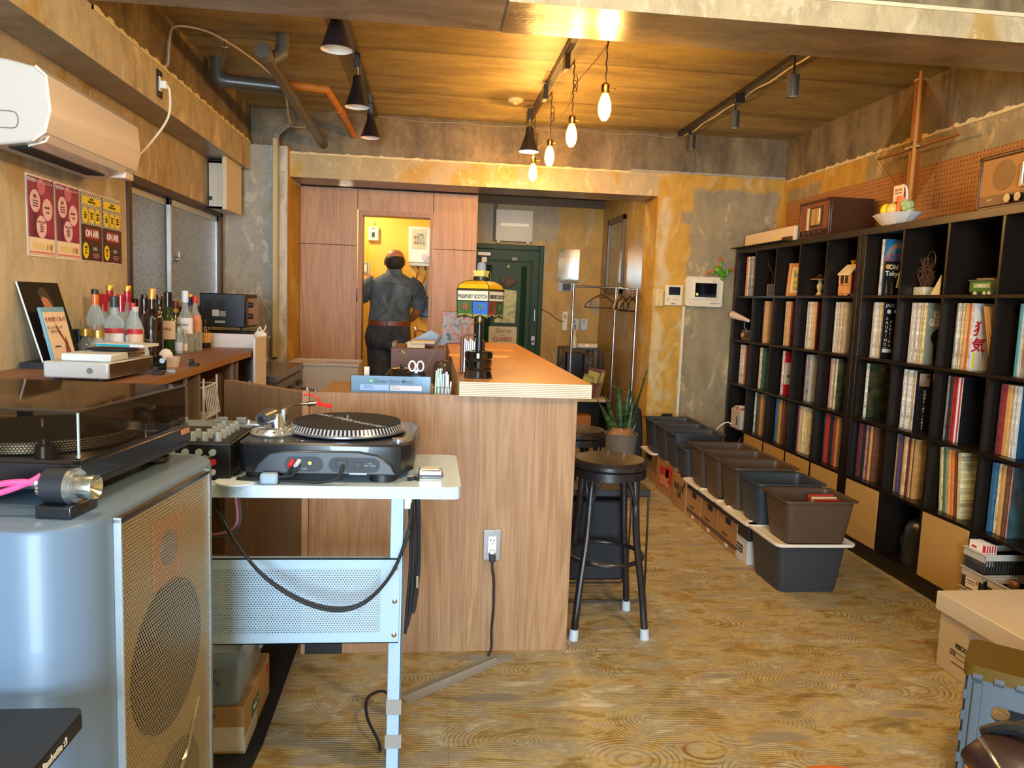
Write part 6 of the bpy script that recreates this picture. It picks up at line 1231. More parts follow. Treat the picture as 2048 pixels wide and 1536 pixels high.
ob('body', MB().loft([[(x+rx_*math.cos(a)*0.9, -0.01-ry_*math.sin(a)-0.0, z+rx_*math.cos(a)*0.0+0.0) if False else (x+rx_*math.cos(a)*math.cos(-0.7), -0.012+ry_*math.sin(a), z+rx_*math.cos(a)*math.sin(0.7)) for a in [2*PI*i/14 for i in range(14)]] for x, z, rx_, ry_ in ((-0.045, 0.052, 0.004, 0.004), (-0.04, 0.047, 0.026, 0.018), (-0.022, 0.03, 0.033, 0.022), (-0.003, 0.012, 0.026, 0.02), (0.02, -0.012, 0.028, 0.02), (0.035, -0.028, 0.018, 0.014), (0.042, -0.035, 0.003, 0.003))]), FG_, t, sm=60)
ob('eye', MB().sphere((-0.052, -0.022, 0.025), 0.010, 10), FO, t); ob('eye', MB().sphere((-0.018, -0.022, 0.060), 0.010, 10), FO, t)
for pts, ft_ in ((((-0.03, -0.012, 0.02), (-0.06, -0.02, 0.0), (-0.085, -0.01, 0.0)), (-0.095, -0.008, 0.0)), (((-0.01, -0.012, 0.04), (0.0, -0.02, 0.075), (-0.005, -0.01, 0.10)), (-0.005, -0.008, 0.11)),
                 (((0.03, -0.012, -0.02), (0.06, -0.022, 0.0), (0.05, -0.015, 0.03), (0.085, -0.01, 0.025)), (0.095, -0.008, 0.03)), (((0.02, -0.012, -0.03), (0.0, -0.022, -0.045), (0.03, -0.015, -0.06), (0.0, -0.01, -0.075)), (-0.005, -0.008, -0.085))):
    ob('limb', MB().tube(pts, 0.010, 8, sub=3), FG_, t, sm=60)
    m = MB()
    for k in range(4): a = k*PI/2.2-0.3; m.sphere((ft_[0]+0.012*math.cos(a), ft_[1], ft_[2]+0.012*math.sin(a)), 0.008, 8)
    ob('foot', m, FO, t)
# ================= crates along the shelves =================
GREYB = mat('34363a', 0.5, var=0.03, scale=8); BRWN = mat('4b3a2a', 0.5, var=0.03, scale=8); BLUEG = mat('2c363e', 0.5, var=0.03); LIDW = mat('e4ddcd', 0.4, var=0.01); KRAFT = mat('a5763f', 0.65, var=0.05, scale=12); KRAFT2 = mat('9c6c3a', 0.65, var=0.05, scale=12)
def tub(label, x0, x1, y0, y1, z, h, m_, group=None, fill=None):
    t = thing('storage_box', label, 'storage box', ((x0+x1)/2, (y0+y1)/2, z), 0, group); W, D = (x1-x0)/2, (y1-y0)/2
    prof = [(0.0, -0.030), (0.012, -0.027), (h-0.012, -0.004), (h-0.008, 0.010), (h, 0.010), (h, 0.004), (h-0.006, -0.004), (0.012, -0.032)]
    rings = [[(x, y, zz) for x, y in rrect(-W-k, W+k, -D-k, D+k, 0.03, 4)] for zz, k in prof]
    ob('box_body', MB().loft(rings), m_, t, sm=35)
    if fill:
        rr2 = random.Random(int(y0*100)); n = fill
        for i in range(n):
            ob('record_sleeve', MB().box(-0.02, 0.145, -0.003, 0.003, 0.02, min(h-0.075, 0.18)+rr2.uniform(0, 0.012)), sleevemat(rr2.choice(['cream', 'white', 'tan', 'red', 'grey', 'cream'])), t, sm=0).location = (0.03, -D*0.8+1.6*D*(i+.5)/n, 0)
    return t
def lid(label, x0, x1, y0, y1, z):
    W, D = (x1-x0)/2, (y1-y0)/2
    m = MB().loft([[(x, y, zz) for x, y in rrect(-W-k, W+k, -D-k, D+k, 0.035, 4)] for zz, k in ((0, 0.0), (0.0, 0.016), (0.012, 0.018), (0.014, 0.012), (0.008, 0.002))])
    return ob('box_lid', m, LIDW, loc=((x0+x1)/2, (y0+y1)/2, z), label=label, cat='lid', bevel=0.0)
X0, X1 = 1.70, 2.055
tub('nearest bottom grey storage box, under the white lid and the brown box', X0, X1, 3.375, 3.725, 0, 0.245, GREYB)
lid('white lid of the nearest grey box, with the brown box standing on it', X0-0.01, X1+0.01, 3.36, 3.735, 0.246)
t = tub('nearest upper brown storage box with a red record inside', X0+0.0, X1-0.0, 3.33, 3.60, 0.262, 0.215, BRWN)
for i in range(3): ob('record_sleeve', MB().box(0.02, 0.15, -0.004, 0.004, 0.02, 0.195+0.005*i), sleevemat(['red', 'cream', 'red'][i]), t, sm=0).location = (0, 0.03*i-0.02, 0)
t = thing('white_carton', 'white carton with a printed label under the blue-grey storage box', 'box', (1.725, 3.80, 0))
ob('carton', MB().box(0, 0.30, -0.02, 0.20, 0, 0.13), mat('cfc8bb', 0.6, var=0.02), t, bevel=0.003); ob('carton_top', MB().box(0, 0.30, -0.02, 0.20, 0.132, 0.235), mat('2b241c', 0.6), t, bevel=0.003)
ob('printed_label', MB().box(-0.001, 0, 0.04, 0.13, 0.045, 0.09).box(-0.002, -0.001, 0.05, 0.12, 0.055, 0.08, 1), [INK, mat('b5aea2', 0.5)], t)
text('lettering', 'RECORD', 0.02, INK, t, (-0.003, 0.085, 0.067), FXN)
lid('white lid sticking out under the blue-grey storage box', X0-0.02, X1, 3.68, 4.02, 0.246)
tub('blue-grey storage box full of cream records, second from the viewer', X0-0.01, X1-0.0, 3.63, 3.90, 0.262, 0.225, BLUEG, fill=12)
ks = [(4.06, 4.32), (4.345, 4.60), (4.625, 4.88)]
for i, (a, b) in enumerate(ks):
    t = thing('kraft_box', '%s brown cardboard record box with a dark rim and hand hole' % ('nearest', 'middle', 'farthest')[i], 'box', (1.72, a-0.14+0.0, 0))
    D = b-a
    ob('carton', MB().box(0, 0.30, 0, D, 0, 0.20), [KRAFT, KRAFT2][i % 2], t, bevel=0.002)
    ob('dark_rim', MB().box(-0.003, 0.303, -0.003, D+0.003, 0.185, 0.235), mat('211a1c', 0.5), t, bevel=0.002)
    ob('hand_hole', MB().box(-0.0045, 0.0, D*0.35, D*0.6, 0.15, 0.18), mat('120d0a', 0.8), t)
    ob('stripe', MB().box(-0.002, 0.302, -0.002, D+0.002, 0.035, 0.042).box(-0.002, 0.302, -0.002, D+0.002, 0.048, 0.055).box(-0.002, 0.0, D*0.45, D*0.6, 0.01, 0.032, 1), [mat('3a2c30', 0.5), mat('d9d2c2', 0.5)], t)
    text('lettering', 'RECORD BOX', 0.014, INK, t, (-0.003, D*0.62, 0.08), FXN)
    lid('white lid on the %s dark-rimmed cardboard box' % ('nearest', 'middle', 'farthest')[i], 1.70, 2.04, a-0.15, b-0.13, 0.236)
tub('brown storage box, third from the viewer in the row', X0-0.01, X1+0.0, 3.925, 4.17, 0.252, 0.25, BRWN, fill=9)
tub('brown storage box, fourth from the viewer in the row', X0-0.01, X1+0.0, 4.20, 4.44, 0.252, 0.25, BRWN, fill=8)
tub('brown storage box, fifth from the viewer in the row', X0-0.01, X1+0.0, 4.465, 4.70, 0.252, 0.25, BRWN, fill=8)
t = thing('kraft_box', 'plain printed cardboard box on the floor under the small grey tub', 'box', (1.715, 4.76, 0))
ob('carton', MB().box(0, 0.30, 0, 0.27, 0, 0.22), KRAFT, t, bevel=0.002); text('lettering', '取扱注意\n上積', 0.05, INK, t, (-0.002, 0.14, 0.12), FXN); ob('side_print', MB().box(-0.001, 0, 0.02, 0.05, 0.17, 0.2), INK, t)
t = thing('kraft_box', 'cardboard box with big red printed letters on the floor', 'box', (1.73, 5.05, 0))
ob('carton', MB().box(0, 0.30, 0, 0.42, 0, 0.255), KRAFT2, t, bevel=0.002)
ob('red_print', MB().box(-0.0015, 0, 0.13, 0.33, 0.06, 0.20).box(-0.0015, 0, 0.05, 0.19, 0.10, 0.225), mat('b3281c', 0.5), t); text('lettering', 'LIONS', 0.10, mat('cfa06a', 0.5), t, (-0.003, 0.22, 0.10), FXN, xs=0.7)
t = thing('kraft_box', 'farthest brown cardboard box on the floor by the back wall', 'box', (1.76, 5.50, 0))
ob('carton', MB().box(0, 0.28, 0, 0.40, 0, 0.245), KRAFT, t, bevel=0.002); ob('side_print', MB().box(-0.0015, 0, 0.2, 0.35, 0.15, 0.2), INK, t)
tub('small low dark grey storage box between the brown and black ones', 1.69, 2.03, 4.745, 4.95, 0.225, 0.215, GREYB)
tub('dark grey storage box, third from the back wall', 1.69, 2.05, 4.975, 5.20, 0.258, 0.245, GREYB, fill=5)
tub('dark grey storage box, second from the back wall', 1.69, 2.05, 5.225, 5.46, 0.258, 0.245, GREYB, fill=8)
tub('dark grey storage box nearest the back wall', 1.69, 2.05, 5.49, 5.75, 0.262, 0.245, GREYB, fill=6)
lid('white lid under the dark grey box nearest the back wall', 1.70, 2.04, 5.50, 5.78, 0.2465)
# ================= left bar shelf and what stands on it =================
BZ = 1.05
t = thing('side_bar', 'brown wooden bar shelf unit along the left wall, open underneath', 'bar', (XL+0.005, 2.30, 0))
ob('bar_top', MB().box(0, 0.593, 0, 2.12, BZ-0.028, BZ, 0, None, {3: 1, 2: 1}), [BARTOP, wood('bar_edge', '7a4f30', '94683f', 'b08a5c', 2.0, 'Y', 0.5, 0.1)], t, sm=0)
for y in (0.28, 1.02, 1.66, 2.09): ob('upright', MB().box(0.02, 0.575, y, y+0.022, 0, BZ-0.028), LAMI, t, sm=0)
ob('back_board', MB().box(0.0, 0.02, 0.1, 2.12, 0, BZ-0.028), LAMI, t, sm=0)
for y in (0.86, 1.58, 2.02):
    m = MB().box(0.560, 0.572, y, y+0.018, 0.3, BZ-0.03)
    for i in range(18): m.box(0.5725, 0.573, y+0.006, y+0.012, 0.5+i*0.028, 0.512+i*0.028, 1)
    ob('bracket_rail', m, [mat('9fa6b0', 0.35, 0.5), mat('4a4d55', 0.5)], t, sm=0)
ob('shelf_board', MB().box(0.03, 0.56, 1.05, 2.08, 0.62, 0.64), LAMI, t, sm=0)
t = thing('wire_rack', 'white wire basket rack standing inside the open bar shelf', 'rack', (-1.07, 3.35, 0.45))
m = MB(); WW = mat('d8dadc', 0.35)
for x in (0, 0.10):
    for y in (0, 0.20): m.cyl((x, y, 0), (x, y, 0.54), 0.005, n=6)
for z in (0.12, 0.33, 0.36, 0.50):
    m.cyl((0, 0, z), (0.10, 0, z), 0.004, n=6); m.cyl((0.10, 0, z), (0.10, 0.20, z), 0.004, n=6); m.cyl((0, 0.2, z), (0.1, 0.2, z), 0.004, n=6)
ob('frame', m, WW, t)
m = MB()
for i in range(8):
    y = 0.01+0.025*i
    for a_, b_ in (((0.10, y, 0.50), (0.115, y+0.01, 0.37)), ((0.115, y+0.01, 0.37), (0.0, y, 0.36)), ((0.10, y, 0.33), (0.115, y+0.01, 0.13)), ((0.115, y+0.01, 0.13), (0.0, y, 0.12))): m.cyl(a_, b_, 0.0025, n=5)
ob('basket_wire', m, WW, t)
# bottles
def gl(h, a=0.35): return clear('glass_'+h, h, a, 0.06)
GCLR = gl('e9efec', 0.20); GGRN = gl('4a6a3a', 0.45); GDRK = mat('120c0b', 0.08, coat=1.0); GAMB = mat('6b3410', 0.1, coat=1.0)
PROTO = {}
def bottle(label, x, y, h, r, kind, glass, capc, capr=0.014, caph=0.04, liquid=None, lab=None, labz=(0.06, 0.16), words=None, wcol=None, neckc=None, lab2=None, z=BZ):
    t = thing('bottle', label, 'bottle', (x, y, z+0.0005), 0.0, 'bottles on the side bar')
    nk = capr*0.85; hb = h-caph; sh = hb*0.62 if kind == 'tall' else hb*0.66
    if kind == 'square': prof = [(0.001, 0), (r*0.92, 0.0), (r, 0.006), (r, sh), (r*0.85, sh+0.02), (nk, sh+0.045), (nk, hb)]; n = 28
    elif kind == 'round': prof = [(0.001, 0), (r*0.9, 0.0), (r, 0.01), (r*1.05, sh*0.5), (r*0.9, sh*0.9), (nk*1.1, sh+0.03), (nk, hb)]; n = 28
    else: prof = [(0.001, 0), (r*0.94, 0.0), (r, 0.006), (r, sh), (r*0.75, sh+0.025), (nk*1.1, sh+0.06), (nk, hb)]; n = 28
    ob('glass_body', MB().lathe(prof, n), glass, t)
    if liquid: ob('liquid', MB().lathe([(0.001, 0.008), (r*0.88, 0.008), (r*0.90, sh*0.82), (0.001, sh*0.82)], 20), liquid, t)
    ob('cap', MB().lathe([(capr, hb-0.004), (capr, h-0.003), (capr*0.9, h), (0.001, h)], 20), capc, t)
    if neckc: ob('neck_foil', MB().lathe([(nk*1.12, sh+0.055), (nk*1.12, hb+0.001), (nk, hb+0.001)], 20), neckc, t)
    if lab:
        A0, A1 = -1.25, 1.25
        def patch(z0, z1, rr): return MB().add([(rr*math.sin(A0+(A1-A0)*i/12), -rr*math.cos(A0+(A1-A0)*i/12), zz) for zz in (z0, z1) for i in range(13)], [(i, i+1, i+14, i+13) for i in range(12)])
        rr = r*1.015 if kind != 'round' else r*1.07
        ob('label', patch(labz[0], labz[1], rr), lab, t)
        if lab2: ob('label_band', patch(labz[1], labz[1]+0.022, rr), lab2, t)
        if words: text('lettering', words, 0.016, wcol or INK, t, (0, -rr-0.0012, (labz[0]+labz[1])/2+0.005), FY, 0.0003, xs=0.8)
    return t
M_ = mat
TAN = M_('d9b391', 0.5); WLB = M_('e4dfdb', 0.5, var=0.02); CLB = M_('cdbfa6', 0.5); GOLD = M_('c9a24a', 0.3, 0.7); REDC = M_('b0182a', 0.25, coat=0.5); ORGC = M_('d9661c', 0.35, coat=0.3)
WHISKY = M_('a85f14', 0.1, coat=0.5); BLUEC = M_('1f2a6a', 0.3)
bottle('whisky bottle with black cap and orange neck seal, leftmost of the bottles', -1.485, 3.54, 0.305, 0.040, 'tall', GCLR, M_('1b1a1c', 0.35), 0.0155, 0.018, WHISKY, M_('c98a3a', 0.5), (0.05, 0.10), None, neckc=ORGC)
bottle('tall bottle with a gold-topped red cap, left one of the two', -1.5, 3.73, 0.327, 0.040, 'tall', GCLR, GOLD, 0.0165, 0.022, WHISKY, CLB, (0.05, 0.14), neckc=REDC)
bottle('tall bottle with a gold-topped red cap, right one of the two', -1.43, 3.755, 0.327, 0.040, 'tall', GCLR, GOLD, 0.0165, 0.022, WHISKY, CLB, (0.05, 0.14), neckc=REDC)
bottle('bottle with a deep red sleeve cap beside the orange neck seal', -1.5, 3.66, 0.285, 0.038, 'tall', GCLR, REDC, 0.018, 0.075, WHISKY)
bottle('bottle with a deep red sleeve cap behind the dark-capped gin', -1.45, 3.73, 0.283, 0.038, 'tall', GCLR, REDC, 0.018, 0.075, WHISKY)
bottle('clear square bottle with a charcoal cap and a white label', -1.4, 3.53, 0.278, 0.044, 'square', GCLR, M_('2f3436', 0.4), 0.019, 0.045, None, WLB, (0.03, 0.115), 'TAN', M_('a83a3a', 0.5), neckc=None, lab2=M_('b8343a', 0.5))
bottle('clear vodka bottle with a red banded label lettered SMIRNOFF', -1.34, 3.575, 0.25, 0.040, 'tall', GCLR, REDC, 0.014, 0.03, None, WLB, (0.02, 0.105), 'SMIRNOFF', M_('3a1a20', 0.5), lab2=M_('b3202c', 0.5))
bottle('bottle with a black cap carrying a blue seal, before the window edge', -1.45, 3.89, 0.265, 0.036, 'tall', GDRK, M_('121216', 0.2, coat=0.6), 0.019, 0.05, neckc=BLUEC)
bottle('slim bottle with a red STOLI label and cream script below', -1.3, 3.5, 0.235, 0.034, 'tall', GCLR, M_('b8b0a0', 0.4), 0.013, 0.02, None, M_('dcb99a', 0.5), (0.01, 0.115), 'Stoli', M_('5a3a2a', 0.5), lab2=M_('b8222c', 0.5))
bottle('black coffee liqueur bottle with a plain cream label', -1.33, 3.69, 0.27, 0.046, 'square', GDRK, M_('0f0d0e', 0.15, coat=0.8), 0.020, 0.075, None, M_('cfc9bd', 0.5), (0.035, 0.120), 'Luxardo', M_('8a7a5a', 0.5))
bottle('dark square bottle with a tall gold cap and faint arrow print', -1.27, 3.616, 0.318, 0.045, 'square', mat('1d1310', 0.08, coat=1.0), M_('b99a55', 0.35, 0.6), 0.017, 0.045, None, M_('2a1d18', 0.2, coat=0.5), (0.03, 0.13), 'Vodka', M_('b9aa9a', 0.4))
bottle('dark bottle hidden between the liqueur and the gold-capped one, black cap', -1.46, 4.05, 0.285, 0.038, 'tall', GDRK, M_('111012', 0.2, coat=0.6), 0.017, 0.03)
bottle('dark bottle with a glossy black cap right of the gold cap', -1.38, 4.03, 0.285, 0.038, 'tall', GDRK, M_('111012', 0.15, coat=0.8), 0.017, 0.035)
bottle('green whisky bottle with a long black cap and arched cream label', -1.28, 3.853, 0.303, 0.040, 'tall', GGRN, M_('141316', 0.2, coat=0.7), 0.0195, 0.065, M_('1c0c06', 0.2), M_('d9c2b0', 0.5), (0.075, 0.165), 'GLENDULL', M_('3a2a20', 0.5))
bottle('bottle with a red and black cap above a dark body', -1.35, 4.18, 0.255, 0.034, 'tall', GDRK, M_('6a1418', 0.35), 0.016, 0.035, neckc=M_('c9a040', 0.4, 0.4))
bottle('clear rum bottle with a pale cap, label lettered BACARDI', -1.25, 4.016, 0.312, 0.041, 'tall', GCLR, M_('cfd0d6', 0.35), 0.0165, 0.055, None, WLB, (0.095, 0.175), 'BACARDI', INK)
bottle('clear bottle with a gold and blue cap behind the rum', -1.28, 4.2, 0.295, 0.037, 'tall', GCLR, GOLD, 0.014, 0.012, None, WLB, (0.06, 0.13), neckc=BLUEC)
bottle('clear slim bottle with a red cap and an orange strip label, right side', -1.235, 4.13, 0.288, 0.034, 'tall', GCLR, M_('c4262a', 0.35), 0.013, 0.035, None, M_('d98a68', 0.5), (0.10, 0.185), 'I', M_('a8302a', 0.5), lab2=None)
bottle('round dark rum bottle with a yellow side label, last of the row', -1.25, 4.352, 0.155, 0.034, 'round', mat('170b07', 0.08, coat=1.0), M_('0e0c0c', 0.3), 0.012, 0.03, None, M_('cf9a4a', 0.5), (0.03, 0.085))
bottle('miniature clear bottle standing before the rum bottle', -1.23, 3.852, 0.13, 0.020, 'tall', GCLR, M_('c9ccd0', 0.4), 0.008, 0.012, M_('d5dde0', 0.2), M_('c9d3da', 0.5), (0.02, 0.06))
bottle('miniature amber bottle with a white label by the miniature clear one', -1.225, 3.92, 0.105, 0.017, 'tall', GCLR, GOLD, 0.007, 0.01, WHISKY, WLB, (0.015, 0.05))
for x, y, l in ((-1.47, 3.41, 'small gold-lidded decanter with glass handle, left of the pair'), (-1.39, 3.338, 'small gold-lidded round decanter, right of the pair')):
    t = thing('decanter', l, 'decanter', (x, y, BZ+0.0005)); ob('glass_body', MB().lathe([(0.001, 0), (0.030, 0.0), (0.040, 0.03), (0.034, 0.07), (0.018, 0.095), (0.018, 0.11)], 24), GCLR, t); ob('cap', MB().lathe([(0.024, 0.105), (0.024, 0.135), (0.001, 0.137)], 20), GOLD, t); ob('liquid', MB().lathe([(0.001, 0.006), (0.034, 0.02), (0.036, 0.04), (0.001, 0.042)], 20), M_('3a1608', 0.1), t)
o = ob('steel_tumbler', MB().lathe([(0.001, 0), (0.030, 0), (0.036, 0.13), (0.034, 0.13), (0.028, 0.004)], 28), M_('3c3f44', 0.15, 0.9), loc=(-1.505, 3.44, BZ+0.0005), label='dark steel tumbler behind the propped record cover', cat='tumbler')
# record cover and disc case leaning on the wall (black sleeve with a woman in profile: generic)
o = ob('flat_black_box', MB().box(-0.10, 0.03, 0, 0.36, 0, 0.022), BLKPL, loc=(-1.445, 3.02, BZ+0.0005), label='flat black box on the bar under the propped record cover', cat='box')
t = thing('propped_record', 'black record cover with a profile portrait and red lettering leaning on the left wall', 'record cover', (-1.462, 3.03, BZ+0.0235))
t.rotation_euler = (-0.28, 0, PI/2)
ob('sleeve', MB().box(0, 0.31, 0, 0.006, 0, 0.315, 1, None, {2: 0}), [mat('15110f', 0.6, spec=0.2), WHT2], t)
ob('portrait', MB().prism([(0.135, 0.245), (0.150, 0.262), (0.19, 0.262), (0.205, 0.235), (0.215, 0.20), (0.235, 0.165), (0.19, 0.150), (0.165, 0.165), (0.155, 0.178), (0.143, 0.182), (0.147, 0.195), (0.132, 0.205), (0.143, 0.218)], 0, 0.0006, 0, T(0, 0, 0) @ Rx(PI/2)), mat('b9785a', 0.45, var=0.1), t, sm=0)
ob('hair', MB().prism([(0.13, 0.24), (0.125, 0.275), (0.15, 0.295), (0.18, 0.292), (0.20, 0.27), (0.215, 0.235), (0.222, 0.205), (0.205, 0.215), (0.185, 0.248), (0.15, 0.258)], 0, 0.0009, 0, Rx(PI/2)), mat('2c2522', 0.3), t, sm=0)
text('lettering', 'carmen', 0.052, mat('c8402a', 0.4), t, (0.115, -0.0012, 0.105), FY, xs=0.75)
t = thing('disc_case', 'slim disc case with a dancing figure and Japanese title before the black record cover', 'disc case', (-1.425, 3.035, BZ+0.0235))
t.rotation_euler = (-0.24, 0, PI/2-0.12)
ob('case', MB().box(0, 0.145, 0, 0.012, 0, 0.215).box(0.006, 0.142, -0.001, 0, 0.004, 0.195, 1), [mat('6fa0b4', 0.2, coat=0.5), mat('d9bf9f', 0.4, var=0.02)], t)
ob('figure_print', MB().prism([(0.085, 0.005), (0.09, 0.05), (0.10, 0.085), (0.075, 0.115), (0.065, 0.15), (0.062, 0.15), (0.073, 0.11), (0.10, 0.075), (0.108, 0.10), (0.112, 0.08), (0.118, 0.04), (0.135, 0.004)], 0, 0.0006, 0, T(0, -0.0012, 0) @ Rx(PI/2)), mat('7a2c22', 0.5, var=0.2), t, sm=0)
text('lettering', 'その男ゾルバ', 0.022, mat('7a2c3a', 0.5), t, (0.07, -0.002, 0.165), FY); text('lettering', 'ティファーナ\nタクシー', 0.016, mat('4a4038', 0.5), t, (0.055, -0.002, 0.125), FY); text('lettering', 'ORIGINAL', 0.008, INK, t, (0.045, -0.002, 0.06), FY)
# electronics
t = thing('silver_player', 'silver flat disc player with one round button on the front, on the bar', 'player', (-1.285, 2.655, BZ+0.006), -0.08)
ob('case', MB().box(0, 0.215, 0, 0.34, 0.004, 0.060), mat('c6cccd', 0.3, 0.3, 0.02), t, bevel=0.006); ob('side_panel', MB().box(0.215, 0.217, 0.01, 0.33, 0.008, 0.056), mat('6a5a4c', 0.2, 0.6), t)
ob('button', MB().cyl((0.155, -0.003, 0.032), (0.155, 0.002, 0.032), 0.010, n=24).cyl((0.155, -0.004, 0.032), (0.155, 0.0, 0.032), 0.007, n=24), mat('8c9496', 0.25, 0.5), t)
ob('foot', MB().cyl((0.03, 0.03, -0.004), (0.03, 0.03, 0.004), 0.012).cyl((0.18, 0.03, -0.004), (0.18, 0.03, 0.004), 0.012), RUB, t)
t = thing('white_box_player', 'thin pale silver box stacked on the silver player', 'box', (-1.235, 2.67, BZ+0.0665), -0.06)
ob('case', MB().box(0, 0.165, 0, 0.13, 0, 0.026), mat('cfd4d6', 0.35, var=0.02), t, bevel=0.005)
o = ob('blue_booklet', MB().box(0, 0.17, 0, 0.12, 0, 0.010).box(0.0, 0.12, -0.0015, 0.0, 0.001, 0.009, 1), [mat('d9dde0', 0.4), mat('2a9fb4', 0.4)], loc=(-1.20, 2.86, BZ+0.105), rot=(0, 0, -0.1), label='thin booklet with a turquoise spine on the stacked player boxes', cat='booklet')
o = ob('player_remote', MB().sphere((0, 0, 0), 0.09, 16, 0, (1.0, 0.35, 0.10)), BLKPL, loc=(-1.12, 2.80, BZ+0.100), rot=(0, 0, 0.1), label='flat black oval cable puck lying under the turquoise booklet', cat='remote')
t = thing('cd_stack', 'stack of clear disc cases behind the silver player', 'disc cases', (-1.24, 2.88, BZ+0.067))
for i in range(3): ob('disc_case', MB().box(0, 0.15, 0, 0.14, i*0.0125, i*0.0125+0.011), [mat('6d645e', 0.15, coat=0.8), mat('9a9490', 0.15, coat=0.8)][i % 2], t, bevel=0.001)
t = thing('hole_punch', 'glossy black desk punch at the edge of the bar', 'hole punch', (-1.045, 3.03, BZ+0.0005), 0.3)
ob('body', MB().prism([(-0.03, 0), (0.03, 0), (0.03, 0.045), (0.015, 0.06), (-0.02, 0.06), (-0.03, 0.045)], -0.035, 0.035, 0, Rx(PI/2)), mat('121314', 0.1, coat=1.0), t, bevel=0.004); ob('dial', MB().cyl((0.015, -0.04, 0.045), (0.015, -0.034, 0.045), 0.010), STEEL, t); ob('base', MB().box(-0.035, 0.06, -0.035, 0.035, 0, 0.008), mat('9aa3a8', 0.3, 0.6), t)
t = thing('paper_dish', 'small translucent cup with crumpled white tissue on the bar edge', 'cup', (-1.06, 3.22, BZ+0.0005))
ob('cup', MB().lathe([(0.001, 0), (0.028, 0), (0.036, 0.042), (0.034, 0.042), (0.026, 0.003)], 20), mat('cfc2b6', 0.4), t); ob('tissue', MB().sphere((-0.02, 0, 0.045), 0.028, 10, 0, (1, .8, 1.1)), mat('e6dfdc', 0.8, bump=0.8), t)
t = thing('salt_shakers', 'pair of small pale blue and clear shakers behind the disc cases', 'shakers', (-1.205, 3.20, BZ+0.0005)); 
for dx in (0, 0.042): ob('shaker', MB().lathe([(0.001, 0), (0.018, 0), (0.019, 0.06), (0.014, 0.075), (0.015, 0.095), (0.001, 0.098)], 18), mat('b9c9d9', 0.2, coat=0.6), t, loc=(dx, dx*0.4, 0))
for i, (x, y) in enumerate(((-1.012, 2.93), (-0.995, 3.30))):
    o = ob('black_clip', MB().box(-0.018, 0.02, -0.015, 0.015, 0, 0.012).box(-0.015, 0.0, -0.01, 0.01, 0.012, 0.028), BLKPL, loc=(x, y, BZ+0.0005), label=('small black cable clip below the punch on the bar edge', 'black binder clip beside the tissue cup')[i], cat='clip', bevel=0.002)
# white panel with mask at the end of the bar, oven and black microwave beyond
t = thing('white_divider', 'white splash panel at the bar end with a cloth on its corner', 'panel', (-1.52, 4.45, 0.88))
ob('panel_board', MB().box(0, 0.56, 0, 0.012, 0.0, 0.247), mat('ddd3cf', 0.35, var=0.01), t, bevel=0.004)
ob('side_leaf', MB().box(0.566, 0.578, -0.26, 0.012, -0.15, 0.243), mat('ddd3cf', 0.35, var=0.01), t, bevel=0.002)
ob('hanging_mask', MB().sphere((0.55, -0.01, 0.245), 0.030, 12, 0, (1.2, .4, .8)).tube([(0.53, -0.01, 0.26), (0.545, 0, 0.29), (0.555, 0, 0.27), (0.57, 0, 0.275), (0.58, 0, 0.30)], 0.004).tube([(0.56, -0.02, 0.24), (0.57, -0.02, 0.12), (0.565, -0.02, 0.02)], 0.006), mat('e6dccb', 0.7), t)
t = thing('kitchen_counter', 'grey steel-topped kitchen unit beyond the bar with black handles', 'kitchen counter', (-1.52, 4.62, 0))
ob('top', MB().box(0, 0.60, 0, 0.97, 0.83, 0.87), mat('6a6460', 0.25, 0.4, 0.05), t, bevel=0.003); ob('body', MB().box(0, 0.58, 0.01, 0.96, 0, 0.83), mat('55504c', 0.4), t)
for i in range(3): d_ = ob('door', MB().box(0.58, 0.595, 0.02+i*0.315, 0.33+i*0.315, 0.1, 0.81), mat('5f5a56', 0.35, 0.3), t, bevel=0.003); ob('handle', MB().box(0.595, 0.615, 0.10+i*0.315, 0.22+i*0.315, 0.73, 0.76), BLKPL, d_, bevel=0.004)
t = thing('black_microwave', 'black microwave oven standing on the kitchen unit under the toaster oven', 'microwave', (-1.50, 4.85, 0.8705))
ob('case', MB().box(0, 0.40, 0, 0.36, 0.0, 0.255), mat('131214', 0.2, coat=0.5), t, bevel=0.008); ob('door', MB().box(0.40, 0.415, 0.0, 0.36, 0.01, 0.25), mat('3a2a24', 0.15, coat=0.8), t, bevel=0.003); ob('handle', MB().cyl((0.43, 0.03, 0.2), (0.43, 0.33, 0.2), 0.008), STEEL, t)
t = thing('toaster_oven', 'black toaster oven seen from behind with white rating labels, above the bar end', 'toaster oven', (-1.415, 4.82, 1.127))
TB = mat('17171a', 0.4, var=0.03)
ob('case', MB().box(0, 0.27, 0, 0.33, 0.018, 0.225), TB, t, bevel=0.006)
m = MB()
for k in range(2):
    for i in range(7): m.box(0.03+k*0.075, 0.075+k*0.075, -0.001, 0.001, 0.125+i*0.009, 0.128+i*0.009)
ob('vent_slot', m, mat('050506', 0.8), t, sm=0)
ob('rating_label', MB().box(0.075, 0.115, -0.0015, 0, 0.085, 0.125).box(0.12, 0.155, -0.0015, 0, 0.085, 0.118, 1).box(0.09, 0.15, -0.0015, 0, 0.045, 0.058), [mat('c9ccd4', 0.4), mat('8a8d94', 0.4)], t, sm=0)
text('lettering', 'TOASTER OVEN', 0.007, INK, t, (0.12, -0.002, 0.0515), FY)
ob('glass_door', MB().box(0.27, 0.285, 0.02, 0.31, 0.03, 0.20), mat('5a3a26', 0.12, coat=0.8), t, bevel=0.003)
